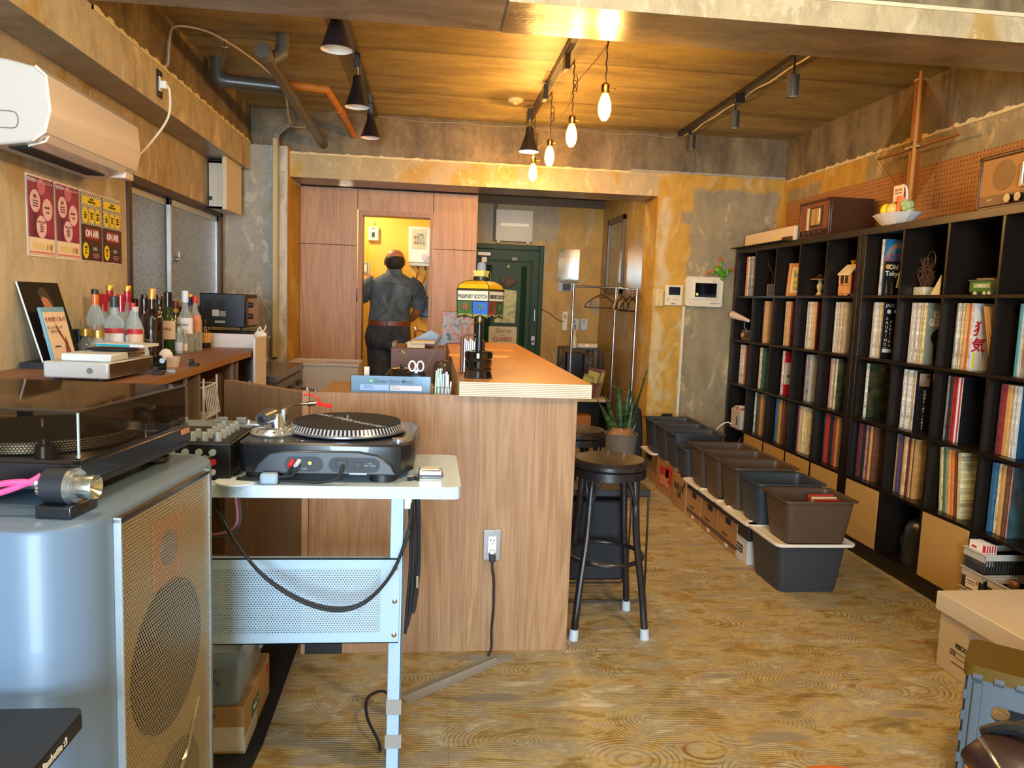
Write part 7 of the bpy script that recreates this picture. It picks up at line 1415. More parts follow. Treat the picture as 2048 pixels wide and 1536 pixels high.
ob('knob', MB().cyl((0.285, 0.03, 0.16), (0.31, 0.03, 0.16), 0.016), BLKPL, t); ob('knob', MB().cyl((0.285, 0.03, 0.09), (0.31, 0.03, 0.09), 0.016), BLKPL, t)
for x in (0.02, 0.24): ob('foot', MB().cyl((x, 0.03, 0), (x, 0.03, 0.018), 0.008), BLKPL, t)
t = thing('rubbish_bin', 'wide beige lidded bin standing before the plywood partition', 'bin', (-1.03, 5.62, 0))
BG = mat('b3a290', 0.5, var=0.02)
ob('bin_body', MB().box(0, 0.50, 0, 0.36, 0, 0.845).box(0.02, 0.48, 0.02, 0.34, 0.845, 0.85, 1), [BG, mat('7a5a3a', 0.4)], t, bevel=0.008)
ob('rim', MB().box(-0.008, 0.508, -0.008, 0.012, 0.845, 0.872).box(-0.008, 0.508, 0.35, 0.37, 0.845, 0.872).box(-0.008, 0.012, 0, 0.36, 0.845, 0.872).box(0.49, 0.508, 0, 0.36, 0.845, 0.872).box(0.012, 0.24, 0.012, 0.35, 0.850, 0.858, 1), [BG, mat('cdbcae', 0.4)], t, bevel=0.003)
# ================= kitchenette =================
t = thing('water_heater', 'white gas water heater with a round knob on the yellow wall', 'water heater', (-0.235, 7.5, 1.70))
ob('case', MB().box(0, 0.27, -0.16, 0, 0, 0.345), mat('dccf9f', 0.3, var=0.01), t, bevel=0.01); ob('knob', MB().cyl((0.155, -0.19, 0.055), (0.155, -0.16, 0.055), 0.034).cyl((0.155, -0.195, 0.055), (0.155, -0.19, 0.055), 0.026, m=1), [mat('cbb98f', 0.3), mat('cf9f86', 0.3)], t, bevel=0.003)
ob('notice', MB().box(0.03, 0.17, -0.161, -0.16, 0.13, 0.32), mat('cbbf8f', 0.5), t, sm=0); text('lettering', 'ご注意\n換気して\nください\n使用方法', 0.026, mat('6a5f3c', 0.5), t, (0.10, -0.163, 0.225), FY)
ob('pipe', MB().tube([(0.09, -0.08, 0.0), (0.09, -0.10, -0.09), (0.08, -0.09, -0.18), (0.12, -0.06, -0.3)], 0.010).tube([(0.16, -0.08, 0.0), (0.165, -0.12, -0.12), (0.12, -0.10, -0.25)], 0.008).tube([(0.05, -0.08, 0.0), (0.05, -0.08, -0.03)], 0.012), CHROME, t)
ob('bottom_trim', MB().box(0.01, 0.26, -0.155, -0.01, -0.025, 0), mat('a89b7c', 0.4, 0.3), t)
t = thing('wall_meter', 'small white thermostat box on the yellow kitchenette wall', 'thermostat', (-0.625, 7.5, 1.90))
ob('case', MB().box(0, 0.10, -0.05, 0, 0, 0.13), mat('e0d49c', 0.35, var=0.01), t, bevel=0.005); ob('display', MB().box(0.035, 0.065, -0.052, -0.05, 0.03, 0.08).box(0.035, 0.065, -0.052, -0.05, 0.112, 0.120), BLACK, t); ob('hook_cord', MB().cyl((0.05, -0.02, 0.13), (0.05, -0.02, 0.2), 0.002, n=6).sphere((0.05, -0.02, 0.17), 0.010, 8), mat('d9cc96', 0.4), t)
for z, l in ((1.575, 'upper steel light switch plate on the kitchenette wall'), (1.42, 'lower steel light switch plate by the hand of the man')):
    t = thing('switch_plate', l, 'switch', (-0.685, 7.5, z)); ob('plate', MB().box(0, 0.075, -0.006, 0, 0, 0.12), mat('a9a58c', 0.3, 0.5), t, bevel=0.002); ob('switch', MB().box(0.025, 0.05, -0.010, -0.006, 0.025, 0.095), mat('e0d6ae', 0.4), t)
t = thing('kitchenette_sink', 'pale wooden sink counter with a chrome tap in the yellow kitchenette', 'sink', (-0.25, 7.0, 0))
ob('counter', MB().box(0, 0.57, 0, 0.48, 0.86, 0.92), mat('c9a350', 0.4), t, bevel=0.004); ob('cabinet', MB().box(0.01, 0.56, 0.02, 0.48, 0, 0.86), mat('6a4a24', 0.5), t)
ob('tap', MB().tube([(0.10, 0.3, 0.92), (0.10, 0.3, 1.04), (0.12, 0.28, 1.055), (0.2, 0.25, 1.04)], 0.011).sphere((0.10, 0.30, 1.075), 0.022, 10), CHROME, t)
o = ob('pan', MB().lathe([(0.001, -0.012), (0.10, -0.012), (0.11, 0.012), (0.10, 0.012), (0.09, -0.004), (0.001, -0.004)], 28, 0, Rx(PI/2)).box(-0.01, 0.01, -0.006, 0.006, 0.10, 0.26), mat('15141a', 0.3), loc=(-0.06, 7.47, 1.28), label='black frying pan hanging on the kitchenette wall by the door casing', cat='pan')
o = ob('broom', MB().cyl((0, 0, 0), (0.02, 0.1, 0.9), 0.010).cyl((0.03, 0, 0), (0.045, 0.1, 0.9), 0.008), mat('3a2c1a', 0.5), loc=(-0.60, 7.2, 0), label='dark poles leaning in the left corner of the kitchenette', cat='pole')
# ================= person =================
def skin_fig(name, verts, edges, radii, m_, parent, sub=2, label=None):
    me = bpy.data.meshes.new(name); me.from_pydata([tuple(v) for v in verts], edges, []); me.materials.append(m_)
    o = bpy.data.objects.new(name, me); COL.objects.link(o); o.parent = parent
    md = o.modifiers.new('skin', 'SKIN'); md.use_smooth_shade = True
    for i, r_ in enumerate(radii):
        rv = r_ if isinstance(r_, tuple) else (r_, r_); me.skin_vertices[0].data[i].radius = rv
    me.skin_vertices[0].data[0].use_root = True
    s_ = o.modifiers.new('sub', 'SUBSURF'); s_.levels = sub; s_.render_levels = sub
    if label: o['label'] = label
    return o
SKIN = mat('a5683f', 0.5, var=0.03, scale=8)
def denim(name, h, d):
    t_ = NT(name); v = t_.coord((1, 1, 0.6)); n = t_.noise(v, 9, 6, 0.6, 0.8); f = t_.noise(t_.coord((60, 60, 60)), 8, 2)
    t_.base(t_.mix(t_.ramp(n, [(0.35, 0.0), (0.65, 1.0)]), h, d)); t_.set(Roughness=0.85); t_.bump(t_.math('ADD', n, t_.math('MULTIPLY', f, 0.1)), 0.9, 0.03); return t_.m
SHIRT = denim('washed_denim_shirt', '2b353d', '5b6a74'); JEANS = denim('dark_jeans', '17181b', '383b42')
PX, PYY = -0.362, 6.72
person = thing('person', 'man in a dark denim shirt and jeans seen from behind in the kitchenette doorway', 'person', (PX, PYY, 0.0)); person.scale = (1.03, 1.0, 1.013)
bz = 0.0
def ell(cx, cy, z, rx, ry, n=28, p=2.3):
    out = []
    for i in range(n):
        a = 2*PI*i/n; c_, s_ = math.cos(a), math.sin(a)
        out.append((cx+rx*abs(c_)**(2/p)*math.copysign(1, c_), cy+ry*abs(s_)**(2/p)*math.copysign(1, s_), z))
    return out
# torso (shirt) as one continuous lofted surface with fold noise
def folds(rings, amp, seed):
    r2 = random.Random(seed); ph = [r2.uniform(0, 6.28) for _ in range(6)]; out = []
    for j, rg in enumerate(rings):
        cx_ = sum(p[0] for p in rg)/len(rg); cy_ = sum(p[1] for p in rg)/len(rg); o_ = []
        for i, (x, y, z) in enumerate(rg):
            a = 2*PI*i/len(rg); k = 1+amp*(math.sin(3*a+z*30+ph[0])*0.5+math.sin(7*a-z*22+ph[1])*0.35+math.sin(11*a+z*48+ph[2])*0.25)
            o_.append((cx_+(x-cx_)*k, cy_+(y-cy_)*k, z))
        out.append(o_)
    return out
body = [ell(0.0, 0.0, 1.13, 0.165, 0.115), ell(-0.005, 0.0, 1.155, 0.176, 0.125), ell(-0.005, 0.0, 1.21, 0.172, 0.12), ell(0.0, 0.0, 1.29, 0.172, 0.118), ell(0.008, 0.0, 1.37, 0.182, 0.122), ell(0.014, 0.003, 1.43, 0.190, 0.122), ell(0.020, 0.008, 1.48, 0.182, 0.112), ell(0.024, 0.012, 1.515, 0.145, 0.095), ell(0.026, 0.016, 1.540, 0.100, 0.078), ell(0.028, 0.018, 1.558, 0.068, 0.064), ell(0.028, 0.02, 1.575, 0.060, 0.060)]
def interp(rings, k=3):
    out = []
    for a, b in zip(rings, rings[1:]):
        for j in range(k): u = j/k; out.append([tuple(p*(1-u)+q*u for p, q in zip(A, B)) for A, B in zip(a, b)])
    out.append(rings[-1]); return out
# the figure itself: one continuous body from feet to head (skin), clothes over it
V = [(0.0, 0, 1.02), (0.0, 0, 1.15), (0.008, 0, 1.30), (0.02, 0.0, 1.44), (0.026, 0.012, 1.53), (0.028, 0.02, 1.585), (0.028, 0.022, 1.635), (0.028, 0.022, 1.70),
     (-0.15, 0.0, 1.455), (-0.235, 0.05, 1.33), (-0.275, 0.19, 1.38), (-0.255, 0.27, 1.44),
     (0.20, 0.0, 1.455), (0.240, -0.01, 1.34), (0.232, 0.02, 1.235), (0.175, 0.15, 1.165), (0.13, 0.22, 1.15),
     (-0.09, 0, 0.95), (-0.075, 0.01, 0.52), (-0.07, -0.01, 0.10), (-0.07, 0.12, 0.045), (0.09, 0, 0.95), (0.085, 0.0, 0.52), (0.085, -0.02, 0.10), (0.09, 0.11, 0.045)]
E_ = [(0, 1), (1, 2), (2, 3), (3, 4), (4, 5), (5, 6), (6, 7), (3, 8), (8, 9), (9, 10), (10, 11), (3, 12), (12, 13), (13, 14), (14, 15), (15, 16), (0, 17), (17, 18), (18, 19), (19, 20), (0, 21), (21, 22), (22, 23), (23, 24)]
R_ = [(0.12, 0.09), (0.12, 0.085), (0.125, 0.09), (0.12, 0.085), (0.06, 0.06), (0.052, 0.052), (0.062, 0.07), (0.055, 0.065), 0.055, 0.042, 0.034, 0.026, 0.055, 0.045, 0.042, 0.036, 0.027, 0.085, 0.055, 0.04, 0.035, 0.085, 0.055, 0.04, 0.035]
skin_fig('body', V, E_, R_, SKIN, person)
# head: shaped loft with ears, nose
hd = [(1.545, 0.050, 0.052, 0.0), (1.575, 0.054, 0.062, 0.012), (1.60, 0.062, 0.080, 0.016), (1.63, 0.072, 0.092, 0.016), (1.66, 0.078, 0.097, 0.012), (1.69, 0.079, 0.098, 0.008), (1.72, 0.071, 0.088, 0.004), (1.742, 0.052, 0.066, 0.002), (1.753, 0.028, 0.036, 0.0), (1.757, 0.004, 0.005, 0.0)]
HX, HYY = 0.030, 0.020
ob('head', MB().loft([ell(HX, HYY+dy, z, a, b, 24, 2.0) for z, a, b, dy in hd]), SKIN, person, sm=80)
for s_ in (-1, 1): ob('ear', MB().sphere((HX+s_*0.082, HYY+0.012, 1.648), 0.030, 12, 0, (0.35, 0.6, 1.0)), SKIN, person)
ob('nose', MB().sphere((HX, HYY+0.112, 1.64), 0.016, 10, 0, (0.8, 1.1, 1.4)), SKIN, person)
ob('hair', MB().loft([ell(HX, HYY+dy-0.006, z, a+0.005, b+0.004, 24, 2.0) for z, a, b, dy in ((1.590, 0.048, 0.060, 0.000), (1.605, 0.064, 0.080, 0.004), (1.63, 0.0725, 0.090, 0.002), (1.655, 0.079, 0.094, 0.000), (1.675, 0.0785, 0.093, -0.001), (1.690, 0.073, 0.088, -0.003), (1.698, 0.060, 0.076, -0.004))]), mat('1c140e', 0.75, var=0.3, scale=60, bump=0.5), person, sm=80)
ob('shirt', MB().loft(folds(interp(body, 4), 0.022, 3)), SHIRT, person, sm=80)
ob('collar', MB().loft([ell(0.028, 0.018, z, a, b) for z, a, b in ((1.545, 0.075, 0.070), (1.590, 0.061, 0.060), (1.592, 0.056, 0.056), (1.56, 0.058, 0.058))]), SHIRT, person, sm=60)
ob('yoke_seam', MB().tube([(-0.14, -0.108, 1.462), (-0.05, -0.122, 1.468), (0.02, -0.123, 1.47), (0.10, -0.120, 1.468), (0.18, -0.104, 1.462)], 0.003).tube([(0.02, -0.124, 1.47), (0.015, -0.129, 1.40), (0.01, -0.126, 1.34)], 0.003), SHIRT, person)
ob('sleeve', MB().tube([(-0.13, 0.0, 1.475), (-0.185, 0.01, 1.43), (-0.235, 0.06, 1.345), (-0.262, 0.14, 1.345), (-0.275, 0.20, 1.385)], 0.06, 18, rs=[0.062, 0.066, 0.062, 0.056, 0.052, 0.046]), SHIRT, person, sm=80)
ob('sleeve', MB().tube([(0.155, 0.0, 1.48), (0.205, 0.0, 1.445), (0.238, -0.01, 1.36), (0.240, 0.0, 1.275)], 0.06, 18, rs=[0.062, 0.068, 0.064, 0.060]), SHIRT, person, sm=80)
ob('cuff', MB().tube([(0.241, -0.002, 1.30), (0.238, 0.005, 1.262)], 0.063, 18, sub=1), SHIRT, person); 
def hand(nm, base, d, up, m_=SKIN):
    base, d, up = Vector(base), Vector(d).normalized(), Vector(up).normalized(); s_ = d.cross(up).normalized()
    vs_, ed, rd = [base, base+d*0.05], [(0, 1)], [(0.026, 0.016), (0.034, 0.014)]
    for k, (off, ln) in enumerate(((-0.027, 0.068), (-0.009, 0.078), (0.009, 0.074), (0.026, 0.058))):
        i0 = len(vs_); b0 = base+d*0.075+s_*off; vs_ += [b0, b0+d*ln*0.5-up*0.008, b0+d*ln*0.85-up*0.030]; ed += [(1, i0), (i0, i0+1), (i0+1, i0+2)]; rd += [0.009, 0.008, 0.007]
    i0 = len(vs_); vs_ += [base+d*0.03+s_*-0.035, base+d*0.06+s_*-0.055-up*0.012]; ed += [(0, i0), (i0, i0+1)]; rd += [0.011, 0.009]
    return skin_fig(nm, vs_, ed, rd, m_, person, 2)
hand('hand', (-0.245, 0.28, 1.445), (0.35, 0.5, 0.75), (-0.3, -0.6, 0.5)); hand('hand', (0.12, 0.235, 1.148), (-0.8, 0.5, 0.05), (0, 0, 1))
ob('belt', MB().loft([ell(-0.003, 0.0, z, a, b) for z, a, b in ((1.105, 0.176, 0.126), (1.106, 0.180, 0.130), (1.146, 0.181, 0.131), (1.147, 0.176, 0.126))]), mat('6a3418', 0.4, coat=0.2), person, sm=60)
ob('belt_loop', MB().box(-0.02, -0.012, -0.137, -0.130, 1.10, 1.152), JEANS, person)
hips = [ell(-0.003, 0.0, 1.12, 0.174, 0.124), ell(-0.01, -0.004, 1.06, 0.188, 0.136), ell(-0.015, -0.01, 1.0, 0.196, 0.146), ell(-0.01, -0.01, 0.94, 0.192, 0.142), ell(0.0, -0.005, 0.90, 0.180, 0.125)]
ob('jeans', MB().loft(folds(interp(hips, 3), 0.012, 5)), JEANS, person, sm=80)
for s_, pts in ((-1, [(-0.092, -0.005, 0.96), (-0.085, 0.0, 0.75), (-0.06, 0.01, 0.52), (-0.065, 0.0, 0.25), (-0.07, -0.01, 0.05)]), (1, [(0.09, -0.005, 0.96), (0.095, 0.0, 0.75), (0.09, 0.0, 0.52), (0.086, -0.01, 0.25), (0.085, -0.02, 0.05)])):
    ob('trouser_leg', MB().tube(pts, 0.1, 20, rs=[0.100, 0.098, 0.093, 0.086, 0.078, 0.072, 0.068, 0.066, 0.064, 0.064]), JEANS, person, sm=80)
for s_ in (-1, 1): ob('back_pocket', MB().box(s_*0.085-0.05-0.01, s_*0.085+0.05-0.01, -0.152, -0.135, 0.94, 1.05), JEANS, person, bevel=0.004)
for x in (-0.07, 0.087): ob('shoe', MB().loft([[(x+a_, y, z) for a_, z in ((-0.045, 0.0), (0.045, 0.0), (0.04, h_), (-0.04, h_))] for y, h_ in ((-0.07, 0.06), (0.0, 0.09), (0.10, 0.06), (0.19, 0.03))]), BLKPL, person, bevel=0.012)
# ================= DJ table =================
TZ = 0.87; LB = mat('b6cbd8', 0.32, var=0.01, coat=0.2); LBM = mat('9fb9cc', 0.35, 0.15, 0.02)
t = thing('dj_table', 'pale blue-white metal table with a perforated back panel and slim legs', 'table', (-0.075, 1.98, 0))
ob('tabletop', MB().prism([(-0.65, 0.0), (0.143, 0.0), (0.158, 0.005), (0.166, 0.019), (0.166, 0.405), (0.160, 0.418), (0.143, 0.425), (-0.65, 0.425)], TZ-0.033, TZ), LB, t, bevel=0.004)
ob('leg', MB().box(-0.022, 0.016, 0.05, 0.075, 0.0, TZ-0.038).box(0.010, 0.016, 0.05, 0.11, 0.0, TZ-0.038), LBM, t, bevel=0.002); ob('leg', MB().box(-0.62, -0.585, 0.05, 0.075, 0.0, TZ-0.038), LBM, t, bevel=0.002)
ob('foot_bar', MB().box(-0.022, 0.010, -0.18, 0.40, 0.0, 0.028), LBM, t, bevel=0.004); ob('foot_bar', MB().box(-0.62, -0.59, -0.18, 0.38, 0.0, 0.028), LBM, t, bevel=0.004)
ob('leg', MB().box(-0.018, 0.006, 0.36, 0.385, 0.0, TZ-0.038), LBM, t, bevel=0.002)
def perf():
    t_ = NT('perforated_metal'); v = t_.coord(); s = t_.n('ShaderNodeSeparateXYZ'); t_.l(v, s.inputs[0])
    row = t_.math('MULTIPLY', s.outputs[2], 1/0.0062); odd = t_.math('MODULO', t_.math('FLOOR', t_.math('ADD', row, 1000)), 2.0)
    a = t_.math('SUBTRACT', t_.math('FRACT', t_.math('ADD', t_.math('MULTIPLY', s.outputs[0], 1/0.0075), t_.math('MULTIPLY', odd, 0.5))), 0.5); b = t_.math('SUBTRACT', t_.math('FRACT', row), 0.5)
    r = t_.math('SQRT', t_.math('ADD', t_.math('MULTIPLY', a, a), t_.math('MULTIPLY', t_.math('MULTIPLY', b, b), 0.75)))
    ins = t_.math('MULTIPLY', rectmask(t_, s.outputs[0], s.outputs[2], -0.335, 0.537, 0.29, 0.092, 0.001), t_.math('LESS_THAN', r, 0.27))
    t_.base('9fb9cc'); t_.set(Roughness=0.35)
    tr = t_.n('ShaderNodeBsdfTransparent'); mx = t_.n('ShaderNodeMixShader'); t_.l(ins, mx.inputs[0]); t_.l(t_.b.outputs[0], mx.inputs[1]); t_.l(tr.outputs[0], mx.inputs[2]); t_.l(mx.outputs[0], t_.out.inputs[0]); return t_.m
ob('perforated_panel', MB().box(-0.64, 0.006, 0.042, 0.045, 0.416, 0.658), perf(), t, sm=0)
ob('panel_flange', MB().box(-0.64, 0.006, 0.042, 0.062, 0.655, 0.658).box(-0.64, 0.006, 0.042, 0.062, 0.416, 0.419), LBM, t, sm=0)
for i, z in enumerate((0.632, 0.537, 0.440)): ob('bolt', MB().lathe([(0.008, 0), (0.007, 0.003), (0.001, 0.005)], 16, 0, T(-0.006, 0.042, z) @ Rx(PI/2)), CHROME, t)
ob('cable_clip', MB().box(0.012, 0.035, 0.05, 0.08, TZ-0.075, TZ-0.038), mat('d9d6c0', 0.4), t, bevel=0.003)
# tape on leg
o = ob('leg_tape', MB().box(-0.024, 0.018, 0.0485, 0.0775, 0.20, 0.245), TAPE, loc=(-0.075, 1.98, 0), label='upper grey tape wrapped round the table leg', cat='tape')
o = ob('leg_tape', MB().box(-0.026, 0.02, 0.0475, 0.078, 0.10, 0.14), TAPE, loc=(-0.075, 1.98, 0), label='lower grey tape wrapped round the table leg near the floor', cat='tape')
# cables hanging at the leg and across the panel
CB = mat('16191f', 0.5, var=0.02)
o = ob('cable_bundle', MB().tube([(0.0, 0, 0.72), (0.012, 0.0, 0.5), (0.006, 0, 0.34), (-0.004, 0, 0.285)], 0.005).tube([(0.01, 0.01, 0.72), (0.022, 0.01, 0.5), (0.012, 0.01, 0.36), (0.0, 0.0, 0.30)], 0.0045).tube([(-0.006, 0, 0.72), (0.004, 0.0, 0.5), (-0.002, 0, 0.36), (-0.006, 0, 0.27)], 0.0045).tube([(0.014, 0, 0.70), (0.028, 0, 0.52), (0.024, 0, 0.43)], 0.004).tube([(0.018, 0, 0.72), (0.026, 0, 0.6), (0.028, 0, 0.45), (0.018, 0, 0.34), (0.006, 0, 0.335)], 0.004), CB, loc=(-0.045, 2.05, 0.16), label='bundle of black cables hanging down beside the table leg', cat='cables')
ob('plug_tip', MB().cyl((0.024, 0, 0.405), (0.024, 0, 0.44), 0.006), CHROME, o)
def K(P): return [(x*.864, y*.864, 1.372-(1.372-z)*.864) for x, y, z in P]
o = ob('drooping_cable', MB().tube(K([(-0.66, 2.36, 0.76), (-0.60, 2.30, 0.66), (-0.50, 2.24, 0.55), (-0.38, 2.22, 0.47), (-0.27, 2.22, 0.435), (-0.18, 2.23, 0.45), (-0.10, 2.26, 0.53), (-0.055, 2.30, 0.65), (-0.045, 2.33, 0.73)]), 0.0042, 8).tube(K([(-0.66, 2.33, 0.745), (-0.595, 2.30, 0.645), (-0.49, 2.235, 0.54), (-0.38, 2.215, 0.465), (-0.27, 2.215, 0.428), (-0.18, 2.23, 0.445), (-0.10, 2.26, 0.528), (-0.05, 2.30, 0.65)]), 0.0042, 8), CB, label='long black cable drooping across the perforated table panel', cat='cable')
o = ob('pink_cable', MB().tube(K([(-0.70, 2.4, 0.60), (-0.62, 2.38, 0.62), (-0.585, 2.36, 0.66), (-0.59, 2.36, 0.74)]), 0.004).tube(K([(-0.70, 2.4, 0.595), (-0.612, 2.38, 0.61), (-0.577, 2.36, 0.66), (-0.58, 2.36, 0.74)]), 0.003, m=1), [mat('d98a9a', 0.4), mat('5a6470', 0.4)], label='looped pink and grey cable pair under the left end of the table', cat='cable')
o = ob('floor_cable', MB().tube([(-0.12, 2.16, 0.01), (-0.13, 2.20, 0.02), (-0.17, 2.28, 0.05), (-0.175, 2.36, 0.07), (-0.13, 2.42, 0.06), (-0.09, 2.43, 0.02)], 0.005, 8), CB, label='black flex curling round the foot of the table leg', cat='cable')
# white disc and small meter on table
o = ob('white_disc', MB().lathe([(0.001, 0), (0.055, 0), (0.055, 0.004), (0.001, 0.005)], 28), mat('cfe0e6', 0.4), loc=(-0.50, 2.015, TZ+0.0005), label='flat white disc at the left front edge of the table', cat='disc')
t = thing('stylus_gauge', 'small chrome stylus gauge with a paper tag on the right of the table', 'gauge', (0.006, 2.10, TZ+0.0005), 0.0)
ob('body', MB().box(-0.03, 0.035, -0.02, 0.025, 0.0, 0.022), CHROME, t, bevel=0.003); ob('screen', MB().box(-0.025, 0.025, -0.015, 0.02, 0.022, 0.025), mat('c9c4a4', 0.3), t); ob('dark_base', MB().box(-0.032, 0.037, -0.022, 0.027, 0.004, 0.009), BLKPL, t)
ob('paper_tag', MB().prism([(-0.06, -0.01), (-0.03, -0.012), (-0.03, 0.012), (-0.055, 0.006)], 0, 0.002), WHT2, t)
# ================= DJ turntable (seen from its back) =================
t = thing('dj_turntable', 'black DJ turntable seen from its back, slipmat lettered in grey, on the table', 'turntable', (-0.268, 2.235, TZ+0.0005), -0.02)
DB = mat('16191f', 0.32, var=0.02, coat=0.3); DB2 = mat('20252d', 0.35, var=0.02, coat=0.2)
bp = [(-0.225, -0.20), (-0.20, -0.215), (0.17, -0.215), (0.20, -0.205), (0.235, -0.14), (0.24, 0.10), (0.22, 0.17), (0.18, 0.19), (-0.20, 0.19), (-0.23, 0.16), (-0.235, -0.18)]
ob('base_body', MB().loft([[(x*k, y*k, z) for x, y in bp] for z, k in ((0.018, 0.94), (0.022, 0.98), (0.075, 1.0), (0.098, 0.99), (0.104, 0.965))]), DB, t, sm=35)
ob('back_arch', MB().loft([[(x, y, z) for x, z in ((-0.19, 0.022), (-0.175, 0.050), (-0.145, 0.078), (-0.10, 0.086), (0.09, 0.086), (0.14, 0.076), (0.175, 0.05), (0.19, 0.022))] for y in (-0.222, -0.205)]), DB2, t, bevel=0.004)
for x0_, x1_ in ((-0.105, -0.005), (0.01, 0.145)): ob('connector_recess', MB().loft([[(x, y, z) for x, z in rrect(x0_, x1_, 0.030, 0.070, 0.019, 5)] for y in (-0.2235, -0.2215)]), mat('0b0c10', 0.5), t)
ob('phono_plug', MB().cyl((-0.083, -0.225, 0.060), (-0.088, -0.245, 0.048), 0.006), REDP, t); ob('phono_plug', MB().cyl((-0.066, -0.225, 0.060), (-0.072, -0.247, 0.050), 0.006), mat('b9c3cc', 0.4), t)
ob('ground_post', MB().cyl((-0.038, -0.23, 0.055), (-0.038, -0.222, 0.055), 0.005), BRASS, t); ob('power_socket', MB().box(0.03, 0.058, -0.226, -0.222, 0.044, 0.062).box(0.078, 0.098, -0.226, -0.222, 0.042, 0.058), BLKPL, t, bevel=0.001)
text('lettering', 'L/R   GND', 0.006, mat('9aa4b0', 0.5), t, (-0.06, -0.2245, 0.038), FY); text('lettering', '115V\n230V  WEEE', 0.006, mat('9aa4b0', 0.5), t, (0.118, -0.2245, 0.052), FY)
ob('rating_plate', MB().box(0.065, 0.11, -0.2225, -0.2215, 0.024, 0.028), mat('aeb6be', 0.4), t)
ob('foot', MB().cyl((0.15, -0.17, 0.0), (0.15, -0.17, 0.020), 0.038, 0.034, 28), BLKPL, t, bevel=0.002); ob('foot', MB().cyl((-0.19, 0.14, 0.0), (-0.19, 0.14, 0.020), 0.034), BLKPL, t); ob('foot', MB().cyl((0.19, 0.14, 0.0), (0.19, 0.14, 0.020), 0.034), BLKPL, t); ob('foot', MB().cyl((-0.19, -0.16, 0.0), (-0.19, -0.16, 0.020), 0.030), BLKPL, t)
PC = (0.030, 0.0)
def strobe():
    t_ = NT('strobe_ring'); v = t_.coord(); s = t_.n('ShaderNodeSeparateXYZ'); t_.l(v, s.inputs[0])
    a = t_.math('ARCTAN2', s.outputs[1], s.outputs[0]); k = t_.math('FRACT', t_.math('MULTIPLY', a, 90/(2*PI)))
    t_.base(t_.mix(t_.math('GREATER_THAN', k, 0.5), '17181c', 'b9bcc2')); t_.set(Roughness=0.25, Metallic=0.4); return t_.m
pl_ = ob('platter', MB().lathe([(0.03, 0.104), (0.160, 0.106), (0.170, 0.110), (0.170, 0.114), (0.158, 0.132), (0.03, 0.132)], 72), mat('8d9096', 0.25, 0.7), t, loc=(PC[0], PC[1], 0))
ob('strobe_band', MB().lathe([(0.1695, 0.1145), (0.1590, 0.1315)], 90), strobe(), pl_)
mt_ = ob('slipmat', MB().lathe([(0.155, 0.132), (0.155, 0.1345), (0.001, 0.1350)], 64), mat('101115', 0.9), t, loc=(PC[0], PC[1], 0))
text('lettering', 'vestax', 0.050, mat('a9abb2', 0.6), mt_, (-0.03, 0.05, 0.1352), (0, 0, PI-0.55), 0.0002, xs=1.1) if False else text('lettering', 'non stop', 0.044, mat('a9abb2', 0.6), mt_, (-0.045, 0.055, 0.1352), (0, 0, -0.75), 0.0002, xs=1.0)
text('lettering', 'crossover', 0.040, mat('a9abb2', 0.6), mt_, (0.06, -0.055, 0.1352), (0, 0, -0.75), 0.0002)
ob('spindle', MB().cyl((PC[0], PC[1], 0.133), (PC[0], PC[1], 0.150), 0.0035, 0.002, 10), CHROME, t)
ob('start_button', MB().cyl((0.19, -0.155, 0.104), (0.19, -0.155, 0.112), 0.018, n=28), mat('9a9ea4', 0.3, 0.6), t); ob('target_light', MB().cyl((0.165, 0.15, 0.104), (0.165, 0.15, 0.125), 0.005), STEEL, t); ob('badge', MB().sphere((-0.07, -0.17, 0.104), 0.008, 10, 0, (1.4, 0.7, 0.2)), STEEL, t)
# tonearm
AX, AY = -0.165, -0.075
ob('tonearm_base', MB().lathe([(0.062, 0.104), (0.064, 0.108), (0.052, 0.122), (0.045, 0.124), (0.001, 0.125)], 40, 0, T(AX, AY, 0)), mat('c3c6c6', 0.22, 0.8), t)
for k in range(14): a = 2*PI*k/14; ob('base_dimple', MB().sphere((AX+0.056*math.cos(a), AY+0.056*math.sin(a), 0.116), 0.006, 8, 0, (1, 1, .5)), CHROME, t)
ob('arm_lever', MB().box(AX-0.075, AX-0.02, AY-0.01, AY+0.004, 0.126, 0.132).cyl((AX-0.07, AY, 0.132), (AX-0.07, AY, 0.142), 0.004), mat('d3d6d6', 0.25, 0.6), t, bevel=0.002)
ob('gimbal', MB().lathe([(0.028, 0.123), (0.024, 0.145), (0.020, 0.162), (0.008, 0.168), (0.001, 0.169)], 24, 0, T(AX+0.01, AY, 0)).box(AX+0.022, AX+0.034, AY-0.014, AY+0.014, 0.122, 0.176), mat('b9bcc0', 0.15, 0.95), t, bevel=0.002)
ob('counterweight', MB().cyl((AX-0.022, AY-0.055, 0.153), (AX-0.005, AY-0.005, 0.158), 0.019, 0.021, 24).cyl((AX-0.0235, AY-0.059, 0.1525), (AX-0.022, AY-0.055, 0.153), 0.009, n=20, m=1), [mat('a9adb2', 0.2, 0.9), BLKPL], t, bevel=0.002)
ob('arm_tube', MB().tube([(AX, AY+0.01, 0.160), (AX+0.02, AY+0.07, 0.166), (AX+0.03, AY+0.13, 0.168), (AX+0.07, AY+0.16, 0.168)], 0.0045, 10), mat('8f8a80', 0.25, 0.9), t)
ob('arm_collar', MB().cyl((AX+0.065, AY+0.158, 0.168), (AX+0.085, AY+0.170, 0.169), 0.008), STEEL, t)
